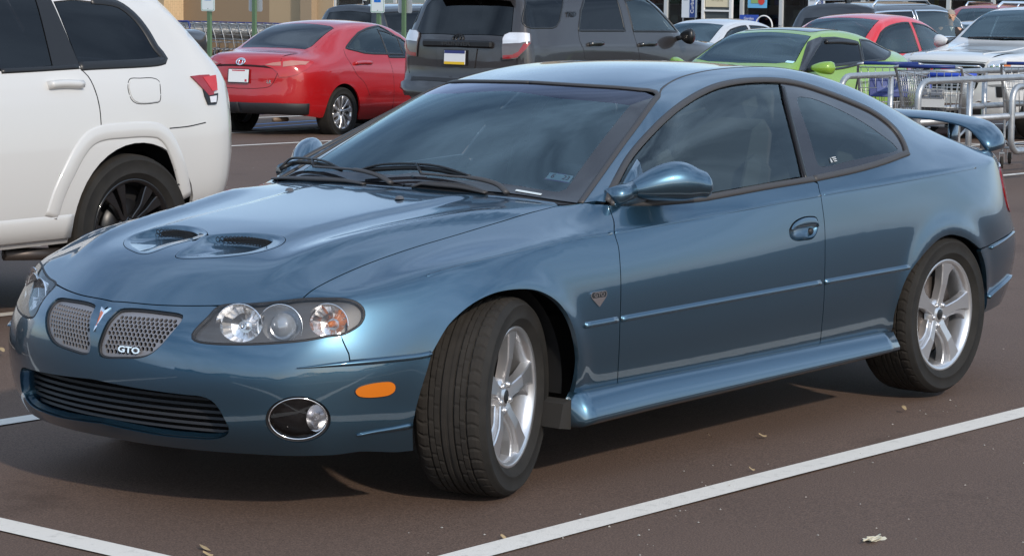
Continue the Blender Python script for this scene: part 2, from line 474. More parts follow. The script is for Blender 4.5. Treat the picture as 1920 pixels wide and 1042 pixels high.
# ================================================================== the blue coupe: skin
def coupe_tables():
    I = np.arange(22)
    sx = spline([(0,.655),(1,.54),(2,.42),(3,.28),(4,.12),(5,-.04),(6,-.20),(7,-.36),(8,-.52),(9,-.74),(10,-.98),(11,-1.22),(12,-1.5),(13,-1.8),(14,-2.1),(15,-2.4),(16,-2.62),(17,-2.82),(18,-3.02),(19,-3.22),(20,-3.44),(21,-3.62)], I)[:, 0]
    def row(yk, zk, dx=None):
        y = spline(yk, sx[::-1])[::-1][:, 0]; z = spline(zk, sx[::-1])[::-1][:, 0]
        x = sx.copy()
        if dx is not None: x = x+spline(dx, I)[:, 0]
        return np.stack([x, y, z], 1)
    def K(*a): return sorted(a)
    yb = lambda s, f=0: K((.655,.797-s-f),(.54,.847-s-f*.7),(.42,.882-s-f*.4),(.28,.902-s),(0,.912-s),(-.5,.914-s),(-1.2,.918-s),(-1.8,.92-s),(-2.4,.921-s),(-2.8,.916-s),(-3.22,.892-s),(-3.44,.845-s-f*.9),(-3.62,.765-s-f*1.5))
    k0 = row(yb(.07), K((.66,.188),(.42,.175),(-.5,.19),(-1.8,.20),(-2.8,.22),(-3.62,.26)))
    k1 = row(yb(.025), K((.66,.27),(.42,.28),(-.5,.285),(-1.8,.30),(-2.8,.33),(-3.62,.36)))
    k2 = row(yb(.0), K((.66,.38),(.42,.40),(-.5,.41),(-1.8,.43),(-2.8,.45),(-3.62,.48)))
    k3 = row(yb(-.004), K((.66,.49),(.42,.515),(-.5,.535),(-1.8,.555),(-2.8,.57),(-3.62,.60)))
    k4 = row(yb(.004,.03), K((.66,.60),(.42,.635),(-.5,.69),(-1.8,.725),(-2.8,.745),(-3.62,.75)))
    k5 = row(K((.655,.725),(.54,.775),(.42,.813),(.28,.848),(.1,.864),(-.2,.868),(-.5,.870),(-1.2,.882),(-1.8,.892),(-2.6,.885),(-3.02,.86),(-3.22,.83),(-3.44,.765),(-3.62,.665)),
             K((.655,.680),(.54,.706),(.42,.735),(.25,.768),(0,.793),(-.3,.817),(-.5,.825),(-1.2,.85),(-1.8,.88),(-2.6,.913),(-3.2,.930),(-3.62,.925)))
    def tk(*a): return spline(a, I)
    k6 = tk((0,0.675,0.675,0.69),(1,0.6,0.695,0.712),(2,0.47,0.72,0.744),(3,0.33,0.745,0.773),(4,0.16,0.765,0.797),(5,-0.01,0.775,0.818),(6,-0.19,0.785,0.842),(7,-0.385,0.775,0.872),(8,-0.565,0.792,0.904),(9,-0.755,0.815,0.906),(10,-0.98,0.832,0.91),(11,-1.2,0.842,0.914),(12,-1.5,0.855,0.926),(13,-1.8,0.853,0.944),(14,-2.1,0.845,0.962),(15,-2.4,0.828,0.985),(16,-2.62,.808,1.0),(17,-2.82,.79,1.0),(18,-3.02,.775,.995),(19,-3.22,.75,.988),(20,-3.44,0.69,0.962),(21,-3.66,0.59,0.94))
    k7 = tk((0,0.72,0.615,0.687),(1,0.65,0.618,0.722),(2,0.52,0.62,0.758),(3,0.375,0.625,0.79),(4,0.19,0.635,0.822),(5,0,0.645,0.848),(6,-0.21,0.66,0.877),(7,-0.42,0.688,0.906),(8,-0.56,0.768,0.918),(9,-0.79,0.752,1.03),(10,-1.05,0.755,1.072),(11,-1.27,.74,1.105),(12,-1.54,.732,1.125),(13,-1.84,.732,1.13),(14,-2.14,.738,1.12),(15,-2.43,.738,1.105),(16,-2.64,0.705,1.12),(17,-2.84,0.69,1.085),(18,-3.04,0.67,1.05),(19,-3.24,.665,1.02),(20,-3.47,0.6,0.978),(21,-3.71,0.52,0.946))
    k8 = tk((0,0.79,0.5,0.672),(1,.68,.51,.738),(2,.56,.525,.782),(3,.42,.545,.815),(4,.24,.56,.842),(5,.05,.575,.866),(6,-.17,.60,.893),(7,-0.44,0.6,0.918),(8,-0.54,0.735,0.921),(9,-0.85,0.655,1.062),(10,-1.1,0.592,1.193),(11,-1.3,0.552,1.262),(12,-1.58,0.545,1.305),(13,-1.88,.545,1.322),(14,-2.18,0.548,1.318),(15,-2.46,0.555,1.278),(16,-2.67,0.56,1.23),(17,-2.87,0.56,1.172),(18,-3.07,0.55,1.106),(19,-3.28,0.53,1.03),(20,-3.5,0.49,0.978),(21,-3.76,0.45,0.948))
    k9 = tk((0,0.86,0.36,0.656),(1,.735,.365,.745),(2,.61,.375,.793),(3,.46,.385,.824),(4,.275,.395,.85),(5,.075,.41,.873),(6,-.15,.42,.898),(7,-.40,.45,.925),(8,-.51,.52,.945),(9,-.79,.475,1.115),(10,-1.035,.425,1.225),(11,-1.22,0.395,1.282),(12,-1.54,0.38,1.333),(13,-1.86,0.375,1.348),(14,-2.18,0.385,1.34),(15,-2.48,0.4,1.295),(16,-2.71,0.41,1.23),(17,-2.92,0.42,1.135),(18,-3.13,0.42,1.045),(19,-3.34,0.4,0.994),(20,-3.575,0.35,0.966),(21,-3.81,0.3,0.946))
    k10 = tk((0,0.922,0.18,0.648),(1,.785,.182,.748),(2,.65,.187,.799),(3,.49,.193,.829),(4,.30,.198,.855),(5,.095,.205,.877),(6,-.14,.21,.90),(7,-.395,.225,.927),(8,-.465,.26,.952),(9,-.745,.24,1.125),(10,-.985,.215,1.24),(11,-1.165,0.2,1.29),(12,-1.51,0.19,1.345),(13,-1.85,0.19,1.36),(14,-2.18,0.195,1.35),(15,-2.49,.20,1.302),(16,-2.735,.205,1.22),(17,-2.96,0.21,1.12),(18,-3.175,0.21,1.039),(19,-3.385,0.2,0.988),(20,-3.61,0.175,0.965),(21,-3.84,0.15,0.947))
    k11 = tk((0,0.948,0,0.646),(1,.80,0,.749),(2,.66,0,.80),(3,.50,0,.831),(4,.31,0,.856),(5,.10,0,.878),(6,-.135,0,.90),(7,-.39,0,.928),(8,-.45,0,.954),(9,-.73,0,1.128),(10,-.97,0,1.243),(11,-1.15,0,1.292),(12,-1.5,0,1.348),(13,-1.845,0,1.363),(14,-2.18,0,1.353),(15,-2.495,0,1.306),(16,-2.74,0,1.223),(17,-2.975,0,1.12),(18,-3.19,0,1.038),(19,-3.4,0,0.988),(20,-3.62,0,0.965),(21,-3.85,0,0.947))
    T = np.stack([k0,k1,k2,k3,k4,k5,k6,k7,k8,k9,k10,k11], 1)
    # front face: columns towards the centre line; plan curve of the nose
    Fg = []
    for m, (y, xb) in enumerate([(.70,.79),(.61,.865),(.49,.932),(.35,.985),(.175,1.02),(0,1.03)]):
        lip = T[0][6+m]; c = []
        f = min(1, m/2)
        for k, (dx, z) in enumerate([(-.075,.202),(-.025,.275),(.0,.375),(-.002,.48),(None,.585)]):
            if dx is None: x = xb*(.62,.66,.7,.72,.72,.72)[m]+lip[0]*(.38,.34,.3,.28,.28,.28)[m]+.003
            else: x = xb+dx
            c.append((x, y, z if k else z+.0))
        Fg.append(c)
    Bg = []
    for m, (y, xb) in enumerate([(.66,-3.725),(.56,-3.79),(.45,-3.83),(.30,-3.86),(.15,-3.872),(0,-3.876)]):
        top = T[21][6+m]; c = []
        for k, (dx, z) in enumerate([(.02,.27),(.0,.37),(0,.49),(.0,.60),(.03,.76)]):
            c.append((xb+dx, y, z))
        Bg.append(c)
    return T, Fg, Bg
# ------------------------------------------------------------------ shared car materials
def paint(name, col, metal=.5, rough=.35, flake=.0, coat_ior=1.5):
    m = mat(name, col, rough, metal, 1.0, coat_rough=.02); bsdf(m).inputs['Coat IOR'].default_value = coat_ior
    n = m.node_tree.nodes; l = m.node_tree.links; b = bsdf(m)
    # road dust: a faint uneven dulling of the lacquer
    tc = n.new('ShaderNodeTexCoord'); nz = n.new('ShaderNodeTexNoise'); nz.inputs['Scale'].default_value = 3.5; nz.inputs['Detail'].default_value = 6
    l.new(tc.outputs['Object'], nz.inputs['Vector'])
    mr = n.new('ShaderNodeMapRange'); mr.inputs[1].default_value = .35; mr.inputs[2].default_value = .75; mr.inputs[3].default_value = .015; mr.inputs[4].default_value = .07
    l.new(nz.outputs[0], mr.inputs[0]); l.new(mr.outputs[0], b.inputs['Coat Roughness'])
    if flake:
        wn = n.new('ShaderNodeTexNoise'); wn.inputs['Scale'].default_value = 900; wn.inputs['Detail'].default_value = 2
        l.new(tc.outputs['Object'], wn.inputs['Vector'])
        bp = n.new('ShaderNodeBump'); bp.inputs['Strength'].default_value = flake; bp.inputs['Distance'].default_value = .001
        l.new(wn.outputs[0], bp.inputs['Height']); l.new(bp.outputs[0], b.inputs['Normal'])
    return m
def glassmat(name, tint, rough=.0, ior=1.5, refl=1.0):
    m = bpy.data.materials.new(name); m.use_nodes = True; n = m.node_tree.nodes; l = m.node_tree.links
    n.clear(); o = n.new('ShaderNodeOutputMaterial'); mx = n.new('ShaderNodeMixShader'); tr = n.new('ShaderNodeBsdfTransparent'); gl = n.new('ShaderNodeBsdfGlossy')
    fr = n.new('ShaderNodeFresnel'); fr.inputs[0].default_value = ior
    tr.inputs[0].default_value = (*tint, 1); gl.inputs[0].default_value = (*refl, 1) if isinstance(refl, tuple) else (refl, refl, refl, 1); gl.inputs[1].default_value = rough
    l.new(fr.outputs[0], mx.inputs[0]); l.new(tr.outputs[0], mx.inputs[1]); l.new(gl.outputs[0], mx.inputs[2]); l.new(mx.outputs[0], o.inputs[0])
    return m
M_BLACK = mat('black plastic', (.018, .018, .02), .55)
M_TRIM = mat('weathered black trim', (.045, .042, .042), .5)
M_SATIN = mat('satin black', (.012, .012, .013), .35)
M_RUBBER = mat('tyre rubber', (.017, .0165, .016), .78, spec=.3)
M_RUBT = mat('tyre tread rubber', (.027, .025, .0235), .9, spec=.2)
M_CHROME = mat('chrome', (.85, .85, .86), .08, 1.0)
M_SILVER = mat('silver alloy', (.62, .62, .63), .32, .85, .3)
M_REFL = mat('lamp reflector', (.92, .92, .93), .26, 1.0)
M_GREYP = mat('smoky lamp housing', (.085, .085, .09), .4)
M_IRON = mat('brake iron', (.13, .11, .10), .5, .8)
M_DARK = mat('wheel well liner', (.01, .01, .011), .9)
M_CABIN = mat('charcoal cabin trim', (.035, .036, .04), .75)
M_SEAT = mat('grey seat cloth', (.05, .052, .058), .85)
M_GLASS = glassmat('lightly tinted window glass', (.66, .76, .73), ior=1.85, refl=(.9, 1.0, 1.0))
M_WS = glassmat('windscreen glass', (.60, .72, .74), ior=2.0, refl=(.76, .94, 1.0))
M_BAND = glassmat('windscreen shade band', (.16, .16, .26), ior=1.7, refl=(.85, .85, 1.0))
M_PRIV = glassmat('dark privacy glass', (.035, .037, .045), ior=1.5)
M_LENS = glassmat('clear lamp lens', (.93, .93, .93), ior=1.5)
M_FRIT = mat('black glass border', (.02, .019, .022), .06, coat=.5)
M_AMBER = mat('amber lens', (.55, .14, .006), .12, coat=1)
M_REDL = mat('red lamp lens', (.26, .006, .008), .1, coat=1)
M_WHITE = mat('white sticker', (.8, .8, .8), .5)
def tyre_detail(m):
    n = m.node_tree.nodes; l = m.node_tree.links; tc = n.new('ShaderNodeTexCoord'); nz = n.new('ShaderNodeTexNoise')
    nz.inputs['Scale'].default_value = 14; nz.inputs['Detail'].default_value = 8; l.new(tc.outputs['Object'], nz.inputs['Vector'])
    cr = n.new('ShaderNodeValToRGB'); c = bsdf(m).inputs['Base Color'].default_value
    cr.color_ramp.elements[0].color = (c[0]*.6, c[1]*.6, c[2]*.6, 1); cr.color_ramp.elements[1].color = (c[0]*1.7, c[1]*1.6, c[2]*1.45, 1)
    l.new(nz.outputs[0], cr.inputs[0]); l.new(cr.outputs[0], bsdf(m).inputs['Base Color'])
tyre_detail(M_RUBBER); tyre_detail(M_RUBT)

# ------------------------------------------------------------------ wheels
def spoke_blades():
    """two-level swept five-spoke blade, (radius fraction, degrees)"""
    top = [(.17, -30), (.30, -16), (.50, -11), (.75, -9), (.965, -8), (.985, 3), (.965, 13), (.80, 10.5), (.60, 9.5), (.42, 12), (.28, 20), (.17, 30)]
    low = [(.42, 12), (.60, 9.5), (.80, 10.5), (.965, 13), (.965, 27), (.84, 21), (.70, 17), (.55, 18), (.44, 22), (.34, 32), (.26, 34), (.28, 20)]
    return [(top, .0), (low, -.014)]
def multi_blades(w0, w1, sweep=0, twist=0):
    top = [(.18, -w0*2.2), (.35, -w0*1.1+sweep*.3), (.7, -w0+sweep*.7), (.97, -w1+sweep), (.97, w1+sweep), (.7, w0+sweep*.7), (.35, w0*1.1+sweep*.3), (.18, w0*2.2)]
    return [(top, 0)]
def wheel(parent, c, side, Rt=.327, wid=.235, Rr=.232, steer=0.0, n_spoke=5, blades=None, rim_m=None, hub=True, phase=90, tread=True, dish=.012, nuts=True, detail=1, disc_m=None):
    """c: centre of the tyre; side +1 = outer face towards +y"""
    rim_m = rim_m or M_SILVER
    rot = Matrix.Rotation(steer+(0 if side > 0 else math.pi), 4, 'Z'); W = Matrix.Translation(Vector(c)) @ rot
    def place(o, par):
        if par is parent: o.matrix_local = W
        return o
    h = wid/2; b = MB(); NS = 64 if detail else 40
    # barrel and lip
    b.lathe([(Rr*.86, -h*.8), (Rr*.86, h*.1), (Rr*.88, h*.62), (Rr*.93, h*.86), (Rr*.985, h*.90), (Rr*1.0, h*.88), (Rr*1.02, h*.80)], 'y', NS)
    wh = place(b.build('wheel', rim_m, parent), parent)
    # tyre
    b = MB(); rs = Rt-.012
    side_prof = [(Rr*.97, h*.84), (Rr*1.01, h*.90), (Rr*1.05, h*.98), (Rr*1.10, h*1.03), (Rr*1.105, h*1.045), (Rr*1.125, h*1.05), (Rr*1.13, h*1.04), ((Rr+Rt)/2, h*1.06), (Rt*.915, h*1.045), (Rt*.92, h*1.055), (Rt*.93, h*1.05), (Rt*.945, h*1.0), (Rt*.975, h*.90)]
    b.lathe(side_prof, 'y', NS); b.lathe([(r, -y) for r, y in side_prof], 'y', NS)
    ty = b.build('tyre', [M_RUBBER, M_RUBT], wh)
    b = MB(); N = 240 if tread else 60
    prof = [(Rt*.975, .90), (Rt*.990, .80), (Rt*.996, .70), (Rt*.997, .58), (Rt-.008, .565), (Rt-.008, .525), (Rt, .515), (Rt, .385), (Rt-.004, .38), (Rt-.004, .36), (Rt, .355), (Rt, .225), (Rt-.008, .215), (Rt-.008, .165), (Rt, .155), (Rt, .05), (Rt-.003, .045), (Rt-.003, 0)]
    if not tread: prof = [(Rt*.975, .90), (Rt*.992, .75), (Rt, .4), (Rt, 0)]
    prof = prof+[(r, -y) for r, y in prof[-2::-1]]
    V = []; P = len(prof)
    for k in range(N):
        a = 2*math.pi*k/N
        for j, (r, yf) in enumerate(prof):
            aa = a; rr = r
            if tread:
                ay = abs(yf)
                if r > Rt-.007:
                    ph = k % 5
                    if ay > .57 and ph == 0: rr = r-.0035*(1 if ay < .85 else .5)
                    elif .2 < ay < .52 and (k+(2 if ay > .37 else 5)) % 7 == 0: rr = r-.0025
                    aa = a+(.018 if yf > 0 else -.018)*(ay*4 % 1)
            V.append((rr*math.cos(aa), yf*h, rr*math.sin(aa)))
    Fc = []
    for k in range(N):
        l_ = (k+1) % N
        for j in range(P-1): Fc.append((k*P+j, k*P+j+1, l_*P+j+1, l_*P+j))
    b.add(V, Fc, False); tr = b.build('tread', M_RUBT, wh)
    # spokes: one mesh per spoke
    yo = h*.86-dish
    for s_ in range(n_spoke):
        b = MB(); a0 = R(phase+360/n_spoke*s_)
        for lev, (poly, dy) in enumerate(blades or spoke_blades()):
            pts = smooth_line([(r*Rr*math.cos(R(t)), r*Rr*math.sin(R(t))) for r, t in poly], .012, True)
            P2 = np.array(pts)
            if detail: ins = offset_poly(P2, .0035)
            else: ins = P2
            n = len(P2)
            def up(p, dz):
                r = math.hypot(*p)/Rr
                y = yo+dy+dz-.030*max(0, .55-r)*1.2+.010*r
                x = p[0]*math.cos(a0)-p[1]*math.sin(a0); z = p[0]*math.sin(a0)+p[1]*math.cos(a0)
                return (x, y, z)
            V = [up(p, -.035) for p in P2]+[up(p, -.004) for p in P2]+[up(p, 0) for p in ins]
            Fc = []
            for i in range(n):
                j = (i+1) % n
                Fc += [(i, j, n+j, n+i), (n+i, n+j, 2*n+j, 2*n+i)]
            tri = delaunay_2d_cdt([Vector(p) for p in ins], [(i, (i+1) % n) for i in range(n)], [], 1, 1e-7)
            vo, fo, og = tri[0], tri[2], tri[3]
            mp = [og[i][0] if og[i] else i for i in range(len(vo))]
            Fc += [tuple(2*n+mp[i] for i in f) for f in fo if all(mp[i] < n for i in f)]
            b.add(V, Fc, False)
        sp = b.build('spoke', rim_m, wh)
    if hub:
        b = MB(); yh = yo-.012
        b.lathe([(.0, yh+.004), (.024, yh+.004), (.028, yh), (.062, yh-.004), (.068, yh-.03)], 'y', 32)
        if nuts:
            for k in range(5):
                a = R(phase+36+72*k); b.lathe([(0, .012), (.008, .012), (.010, .008), (.010, -.01)], 'y', 8, (.045*math.cos(a), yh-.004, .045*math.sin(a)))
        b.build('hub', rim_m, wh)
        b = MB(); b.lathe([(0, yh+.0062), (.020, yh+.0062), (.0225, yh+.0045)], 'y', 24); b.build('centre_cap', M_SATIN, wh)
    b = MB(); b.lathe([(.05, h*.35), (.155, h*.35), (.155, h*.22), (.05, h*.22)], 'y', 40); b.build('brake_disc', disc_m or M_IRON, wh)
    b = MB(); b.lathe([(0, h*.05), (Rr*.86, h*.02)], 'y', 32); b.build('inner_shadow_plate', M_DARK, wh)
    return wh
def liner(parent, c, r, y0, y1, mirror=True):
    """dark wheel-arch liner: a half drum around the wheel"""
    for sg in ((1, -1) if mirror else (1,)):
        V = []; n = 28
        for k in range(n+1):
            a = math.pi*(-.03+1.06*k/n)
            for y in (y0, y1): V.append((c[0]+r*math.cos(a), sg*y, c[2]+r*math.sin(a)))
        V.append((c[0], sg*y0, c[2])); q = len(V)-1
        Fc = [(2*k, 2*k+1, 2*k+3, 2*k+2) for k in range(n)]+[(q, 2*k, 2*k+2) for k in range(n)]
        b = MB(); b.add(V, Fc, True); b.build('wheel_arch_liner', M_DARK, parent)
def seat(parent, x, y, z0, m=None, head=True, w=.50, hz=0.0, back=.62):
    b = MB(); m = m or M_SEAT
    b.box((x+.02, y, z0), (.50, w, .16), Matrix.Rotation(R(-8), 3, 'Y'), bev=.05)
    b.box((x-.30, y, z0+.33), (.15, w*.94, back), Matrix.Rotation(R(-18), 3, 'Y'), bev=.06)
    for s in (-1, 1): b.box((x-.24, y+s*w*.42, z0+.28), (.16, .09, back*.7), Matrix.Rotation(R(-18), 3, 'Y'), bev=.04)
    if head: b.box((x-.43, y, z0+.70+hz), (.11, .27, .20), Matrix.Rotation(R(-12), 3, 'Y'), bev=.05)
    return b.build('seat', m, parent)
def text_mesh(s, size, m, parent, name, loc, rot, ext=.001, font_sx=1.0, shear=0.0, align='CENTER', offset=0.0):
    cu = bpy.data.curves.new('txt', 'FONT'); cu.body = s; cu.size = size; cu.extrude = ext; cu.align_x = align; cu.align_y = 'CENTER'; cu.shear = shear; cu.offset = offset
    cu.resolution_u = 3
    o = bpy.data.objects.new('txt', cu); COL.objects.link(o)
    dg = bpy.context.evaluated_depsgraph_get(); me = bpy.data.meshes.new_from_object(o.evaluated_get(dg)); bpy.data.objects.remove(o)
    me.materials.clear(); me.materials.append(m)
    for v in me.vertices: v.co.x *= font_sx
    q = bpy.data.objects.new(name, me); COL.objects.link(q)
    if parent is not None: q.parent = parent
    q.matrix_local = Matrix.Translation(Vector(loc)) @ rot.to_4x4()
    return q
def basis(xa, za):
    """rotation with local x along xa and local z along za"""
    z = Vector(za).normalized(); x = Vector(xa); x = (x-z*x.dot(z)).normalized(); y = z.cross(x)
    return Matrix(((x.x, y.x, z.x), (x.y, y.y, z.y), (x.z, y.z, z.z)))

# ================================================================== build the blue coupe
def sym(half):
    """half outline (y>=0) that starts and ends on the centre line"""
    return half
def build_coupe():
    T, Fg, Bg = coupe_tables()
    cre = [(('t', i, 5), ('t', i+1, 5), (0, 0, 0, 0, .15, .3, .45)[i] if i < 7 else .55) for i in range(4, 20)]
    def disp(co, N):
        co = co.copy(); x, y, z = co[:, 0], np.abs(co[:, 1]), co[:, 2]
        def ss(t): t = np.clip(t, 0, 1); return t*t*(3-2*t)
        up = ss((N[:, 2]-.5)/.3)
        # hood: raised centre with a soft edge running back from the scoops, and an outer ridge
        ya = np.interp(x, [-.45, -.2, .05, .35, .5], [.35, .335, .30, .29, .30])
        pl = ss((ya+.035-y)/.06)*ss((.62-x)/.3)*ss((x+.50)/.2)*up
        co[:, 2] += .011*pl
        yb_ = np.interp(x, [-.45, -.25, -.07, .06, .2, .41, .59, .75], [.69, .64, .58, .545, .51, .485, .47, .44])
        d = y-yb_
        rg = np.where(d < 0, np.exp(-(d/.07)**2), np.exp(-(d/.025)**2))*ss((.78-x)/.25)*ss((x+.42)/.3)*up
        co[:, 2] += .016*rg
        # wheel-arch lips: the skin swells slightly towards each opening
        for cx, cz, rr in ((.06, .325, .365), (-2.757, .315, .375)):
            r = np.hypot(x-cx, (z-cz))
            w_ = np.exp(-((r-rr)/.05)**2)*(N[:, 1] > .3)*(z > .25)*ss((z-.25)/.1)
            co[:, 1] += .010*w_*np.sign(co[:, 1]+1e-9)
        return co
    ms = Master(T, Fg, Bg, 5, cre, level=4, disp=disp)
    A = empty('coupe', (0, 0, 0), 0, 'metallic blue two door coupe with twin hood scoops, closest to the camera', 'car')
    PB = paint('metallic slate blue paint', (.034, .092, .145), .85, .32, .03, 1.8)
    pix = ms.pix
    def C(*pts): return [np.array(p, float) for p in pts]
    def near(*pts): return [ms.near(p)[0] for p in pts]
    # --- shared lines
    lip = [np.array(p) for p in T[0][7:12]]; lip = smooth_line(lip, .02)        # hood corner -> centre
    lip = [ms.near(p)[0] for p in lip]
    hside = smooth_line(near((.721, .615, .69), (.60, .622, .74), (.47, .628, .77), (.32, .638, .80), (.12, .650, .83), (-.10, .662, .86), (-.30, .675, .885), (-.46, .690, .915)), .02); hside = [ms.near(p)[0] for p in hside]   # hood corner -> cowl corner
    hrear = smooth_line(pix([(1051, 381), (1000, 374), (950, 368.5), (845, 359), (730, 349)])+near((-.40, 0, .93)), .02)
    scoop = smooth_line(pix([(347, 480), (365, 466), (393, 445), (440, 440), (480, 441), (506, 446), (513, 452), (500, 462), (470, 472), (430, 477), (385, 480)]), .012, True)
    ring = smooth_line(pix([(330, 482), (352, 462), (388, 442), (440, 436.5), (490, 437), (528, 443), (535, 450), (522, 462), (490, 472), (440, 480), (385, 484)]), .012, True)
    def half_panel(name, outline, d, m, off=0.0, grid=.02, gap=.002, flange=.012, holes=(), hole_gap=None):
        """symmetric panel: build the left half, mirror it, weld the centre line"""
        a, b_ = panel(ms, name, outline, d, m, A, holes, grid, gap, flange, off, True, hole_gap)
        return join_sym(a, b_)
    def join_sym(a, b_):
        me1, me2 = a.data, b_.data; V = []; Fc = []; Nn = []
        for me in (me1, me2):
            base = len(V); V += [v.co.copy() for v in me.vertices]
            cn = me.corner_normals
            for p in me.polygons:
                vs = list(p.vertices)
                if all(abs(me.vertices[i].co.y) < .009 for i in vs): continue      # no flange on the centre line
                Fc.append([i+base for i in vs]); Nn += [tuple(cn[k].vector) for k in p.loop_indices]
        V = [Vector((v.x, 0.0, v.z)) if abs(v.y) < .0065 else v for v in V]
        n = len(me1.vertices); name = a.name.split('.')[0]; m = a.data.materials[0]
        bpy.data.objects.remove(a); bpy.data.objects.remove(b_); bpy.data.meshes.remove(me1); bpy.data.meshes.remove(me2)
        return mk(name, V, Fc, m, A, True, Nn)
    # --- hood
    hood_out = hside+hrear[1:]+straight(near((-.40, 0, .93), (0, 0, .88), (.4, 0, .84), (.66, 0, .80), (.80, 0, .75))+[lip[-1]], .03)[1:]+lip[::-1][1:-1]
    half_panel('hood', hood_out, (.28, 0, 1), PB, grid=.016, holes=[ring])
    # scoop surround: sunk bowl with a mesh at its rear
    def scoop_part():
        cen = np.mean(scoop, 0); n0 = ms.near(cen)[1]
        for sg in (1, -1):
            b = MB(); R0 = [ms.near(p) for p in ring]; n = len(R0)
            # four loops: outer ring, inner rim, sunk wall, floor
            rim2 = []
            sc = [ms.near(p) for p in scoop]
            k = len(sc)
            def rs(L, m_):
                P = np.array([q[0] for q in L]); d = np.r_[0, np.cumsum(np.linalg.norm(np.diff(np.r_[P, P[:1]], axis=0), axis=1))]
                t = np.linspace(0, d[-1], m_, endpoint=False); P2 = np.r_[P, P[:1]]
                return np.stack([np.interp(t, d, P2[:, c]) for c in range(3)], 1)
            m_ = 60; a = rs(R0, m_); s_ = rs(sc, m_)
            # align start
            j0 = np.argmin(np.linalg.norm(s_-a[0], axis=1)); s_ = np.roll(s_, -j0, 0)
            if np.linalg.norm(s_[5]-a[5]) > np.linalg.norm(s_[-5]-a[5]): s_ = np.r_[s_[:1], s_[:0:-1]]
            ctr = s_.mean(0); rearness = (s_[:, 0]-s_[:, 0].min())/(np.ptp(s_[:, 0]))   # 0 at the back, 1 at the front
            lift = n0*.010
            l0 = a+n0*.0008; rr1 = (1-rearness)[:, None]; back = np.array([-1.0, 0, 0])
            l1 = s_+n0*(.0006+.0010*rr1)
            l2 = s_*.975+ctr*.025-n0*(.001+.026*rr1**2.2)+back*.005*rr1
            in3 = s_*.55+ctr*.45; re3 = (in3[:, 0]-s_[:, 0].min())/np.ptp(s_[:, 0])
            l3 = in3-n0*(.003+.036*(1-re3)[:, None]**1.6)
            V = [p*[1, sg, 1] for L in (l0, l1, l2, l3) for p in L]+[(l3.mean(0)-n0*.0)*[1, sg, 1]]
            Fc = []
            for L in range(3):
                for i in range(m_):
                    j = (i+1) % m_; Fc.append((L*m_+i, L*m_+j, (L+1)*m_+j, (L+1)*m_+i))
            Fc += [(3*m_+i, 3*m_+(i+1) % m_, 4*m_) for i in range(m_)]
            b.add(V, Fc, True); o = b.build('hood_scoop', PB, A)
            # mesh screen standing across the mouth
            P = np.array(sorted([tuple(p) for p in s_], key=lambda p: p[1])); y0, y1 = P[0][1], P[-1][1]
            b = MB(); ny = 15; nr = 4
            xs = lambda y, e: np.interp(y, *zip(*sorted([(p[1], p[0]) for p in s_ if (p[0]-np.interp(p[1], [y0, y1], [ctr[0]+.03, ctr[0]-.03]))*e > 0])))
            hole = []
            for r_ in range(nr):
                for c_ in range(ny):
                    y = y0+.035+(y1-y0-.07)*(c_+.5*(r_ % 2))/(ny-.5)
                    zb = np.interp(y, [y0, y1], [.0, .0])
                    xb = xs(y, -1)+.012
                    pb = ms.near((xb, y, .83))[0]
                    for k_ in range(6):
                        a1, a2 = math.pi/3*k_+math.pi/6, math.pi/3*(k_+1)+math.pi/6; rr_ = (y1-y0)/ny*.62
                        def pt(a_, f): return np.array([pb[0]+.02*(1-r_/3), y+math.cos(a_)*rr_*f, pb[2]-.009-.011*r_+math.sin(a_)*rr_*.9*f])*[1, sg, 1]
                        b.add([pt(a1, 1), pt(a2, 1), pt(a2, .68), pt(a1, .68)], [(0, 1, 2, 3)])
            b.build('scoop_mesh', M_SATIN, o)
            pl = [np.array([xs(y, -1)-.004, y, ms.near((xs(y, -1), y, .83))[0][2]-.006]) for y in np.linspace(y0+.03, y1-.03, 14)]
            b = MB(); V = [p*[1, sg, 1] for p in pl]+[(p+np.array([.02, 0, -.052]))*[1, sg, 1] for p in pl]; n2 = len(pl)
            b.add(V, [(i, i+1, n2+i+1, n2+i) for i in range(n2-1)]); b.build('scoop_back', M_DARK, o)
    scoop_part()
    # --- headlight outline
    hl_px = [(411, 574), (390, 594), (370, 614), (361, 626), (361, 634), (372, 640), (402, 644), (465, 645), (527, 642), (577, 637), (615, 630), (640, 627), (662, 617), (677, 605), (683, 590), (680, 577), (667, 566), (650, 561), (615, 559), (566, 560), (540, 563), (480, 569)]
    hl = pix(hl_px); hl = smooth_line(hl, .012, True); hl = [ms.near(p)[0] for p in hl]
    def idx(P, q): return int(np.argmin([np.linalg.norm(p-q) for p in P]))
    i_in = idx(hl, pix([(411, 574)])[0]); i_seam = idx(hl, pix([(638, 628)])[0]); i_top = idx(hl, pix([(566, 560)])[0])
    n = len(hl); cyc = lambda a, b_: [hl[(a+k) % n] for k in range((b_-a) % n+1)]
    hl_low = cyc(i_in, i_seam); hl_out = cyc(i_seam, i_top)                  # inner corner -> seam under it; seam -> hood corner
    # --- front bumper
    arch_f = [np.array((.06+.365*math.cos(a), 0, .325+.365*math.sin(a))) for a in np.linspace(0, math.pi, 40)]
    fa_px = pix([(811, 661), (840, 612), (860, 591), (885, 571), (915, 555), (940, 547), (972, 543), (1000, 544), (1022, 551), (1045, 566), (1062, 587), (1075, 615), (1082, 645), (1085, 675), (1080, 715), (1072, 745)])
    seam = straight(pix([(638, 628), (647, 648), (654, 663), (656, 676)]), .02)
    ledge = smooth_line(pix([(656, 676), (700, 672), (740, 668), (780, 664), (811, 661)]), .02)
    barch = smooth_line(pix([(811, 661), (803, 690), (790, 732), (779, 775), (775, 800), (776, 845)]), .02)
